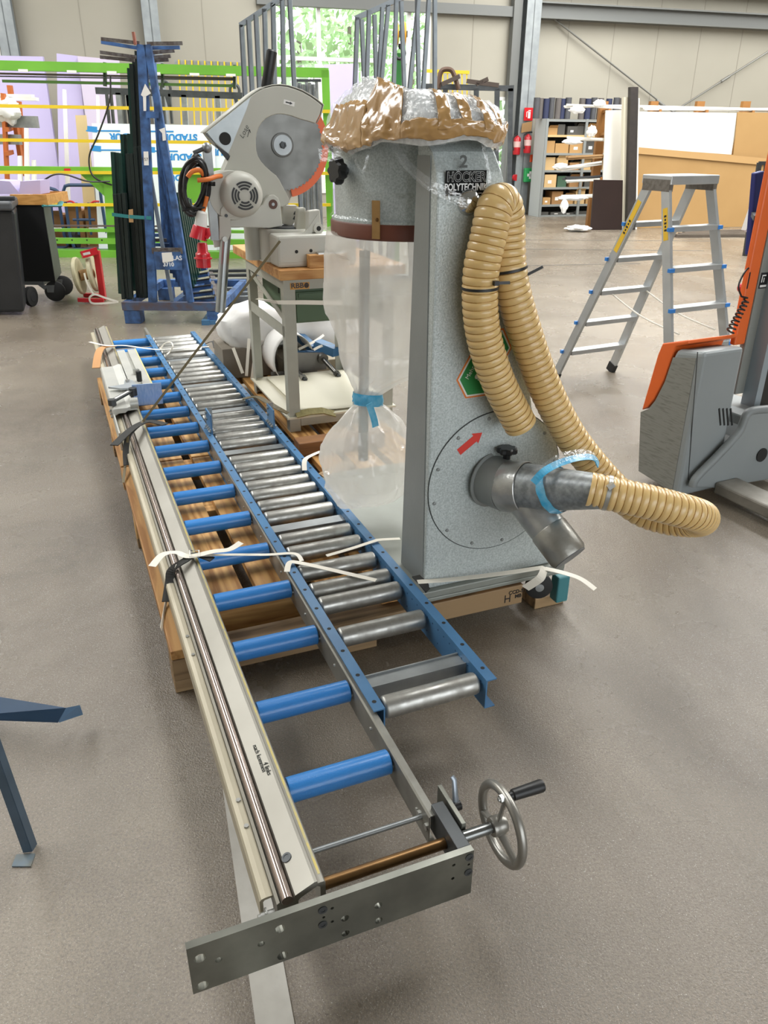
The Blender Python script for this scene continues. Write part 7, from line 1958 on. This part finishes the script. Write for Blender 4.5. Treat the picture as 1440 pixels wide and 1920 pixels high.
# navy document pouch and spiral cable
nv0, nv1 = TY(1421, 322, my_ + .2), TY(1408, 476, my_ + .2)
MB(TF).bar(nv0, nv1, 0.055, 0.03, up=(0, -1, 0)).build('navy_pad', mat('navy_cover', '#232f7a', 0.5), tk, bevel=0.006)
MB(TF).bar(nv0.lerp(nv1, .5), (xo0 + 0.01, my_ + 0.02, nv0.lerp(nv1, .5).z), 0.03, 0.02).build('pad_bracket', M_['darksteel'], tk)
MB(TF).prism([TY(*p, my_ + .22) for p in ((1413, 392), (1416, 400), (1406, 436), (1399, 432))], (0, .03, 0)).build('white_pad', M_['white'], tk)
s0, s1 = TY(1401, 560, my_ - .01), TY(1368, 624, my_ - .02)
hx = []
ax_ = (s1 - s0); aL = ax_.length; ax_ = ax_.normalized(); e1 = ax_.orthogonal().normalized(); e2 = ax_.cross(e1)
for k in range(9 * 14 + 1):
    t = k / (9 * 14)
    hx.append(s0 + ax_ * aL * t + (e1 * math.cos(2 * math.pi * 9 * t) + e2 * math.sin(2 * math.pi * 9 * t)) * (0.012 + 0.006 * t))
MB(TF).tube(catmull([TY(1412, 498, my_ + .02), TY(1398, 508, my_), TY(1385, 535, my_ - .01), TY(1390, 556, my_ - .01)], 8) + hx, 0.0042, 7).build('spiral_cable', M_['black'], tk)
q = TY(1391, 540, my_ + .08); MB(TF).sphere(q, 0.022, 12, 8).build('red_button', M_['red'], tk)

# ================================================================ blue steel angles in the left foreground
bs = mat('dark_blue_steel', '#24405c', 0.4, 0.1, '#33506e', 8, 0.7)
a1 = thing('bent_blue_bar', 'flat blue steel bar with bent end reaching in from the left edge', 'steel bar', PZ(ID, 60, 1335, 0))
p = [PZ(ID, -90, 1292, 0.10), PZ(ID, 124, 1327, 0.10), PZ(ID, 108, 1352, 0.06), PZ(ID, -90, 1345, 0.06)]
dn = Vector((0, 0, -0.006))
MB().hexa([q + dn for q in p][::-1], p[::-1]).build('bar', bs, a1)
e = [PZ(ID, 124, 1327, 0.10), PZ(ID, 150, 1322, 0.095), PZ(ID, 155, 1337, 0.05), PZ(ID, 110, 1352, 0.06)]
MB().hexa([q + dn for q in e][::-1], e[::-1]).build('bent_end', mat('light_blue_steel', '#5c7c9c', 0.4), a1)
MB().bar(PZ(ID, -60, 1340, 0.0), PZ(ID, -60, 1320, 0.07), 0.05, 0.006).build('support', bs, a1)
a2 = thing('blue_angle_leg', 'blue grey steel angle leg with flat foot at the left edge', 'steel leg', PZ(ID, 45, 1612, 0))
ft = [PZ(ID, 30, 1602, 0.004), PZ(ID, 66, 1600, 0.004), PZ(ID, 58, 1624, 0.004), PZ(ID, 22, 1624, 0.004)]
MB().hexa([q - Vector((0, 0, .0035)) for q in ft][::-1], ft[::-1]).build('foot_plate', mat('foot_blue_grey', '#5d6f7b', 0.45, 0.1, '#6f6a58', 20, 0.7), a2)
b0 = PZ(ID, 52, 1597, 0.004); top = PY(ID, -40, 1340, b0.y + 0.05)
dirn = (top - b0).normalized(); sx = dirn.cross(Vector((0, 1, 0))).normalized()
lg = mat('angle_grey_blue', '#4f6070', 0.4, 0.3, '#3f4d5a', 9, 0.6)
MB().bar(b0, b0 + dirn * 0.42, 0.022, 0.004, up=(0, -1, 0)).build('flange', lg, a2)
MB().bar(b0 + Vector((0.011, 0.012, 0)), b0 + dirn * 0.42 + Vector((0.011, 0.012, 0)), 0.004, 0.026, up=(0, -1, 0)).build('flange', lg, a2)
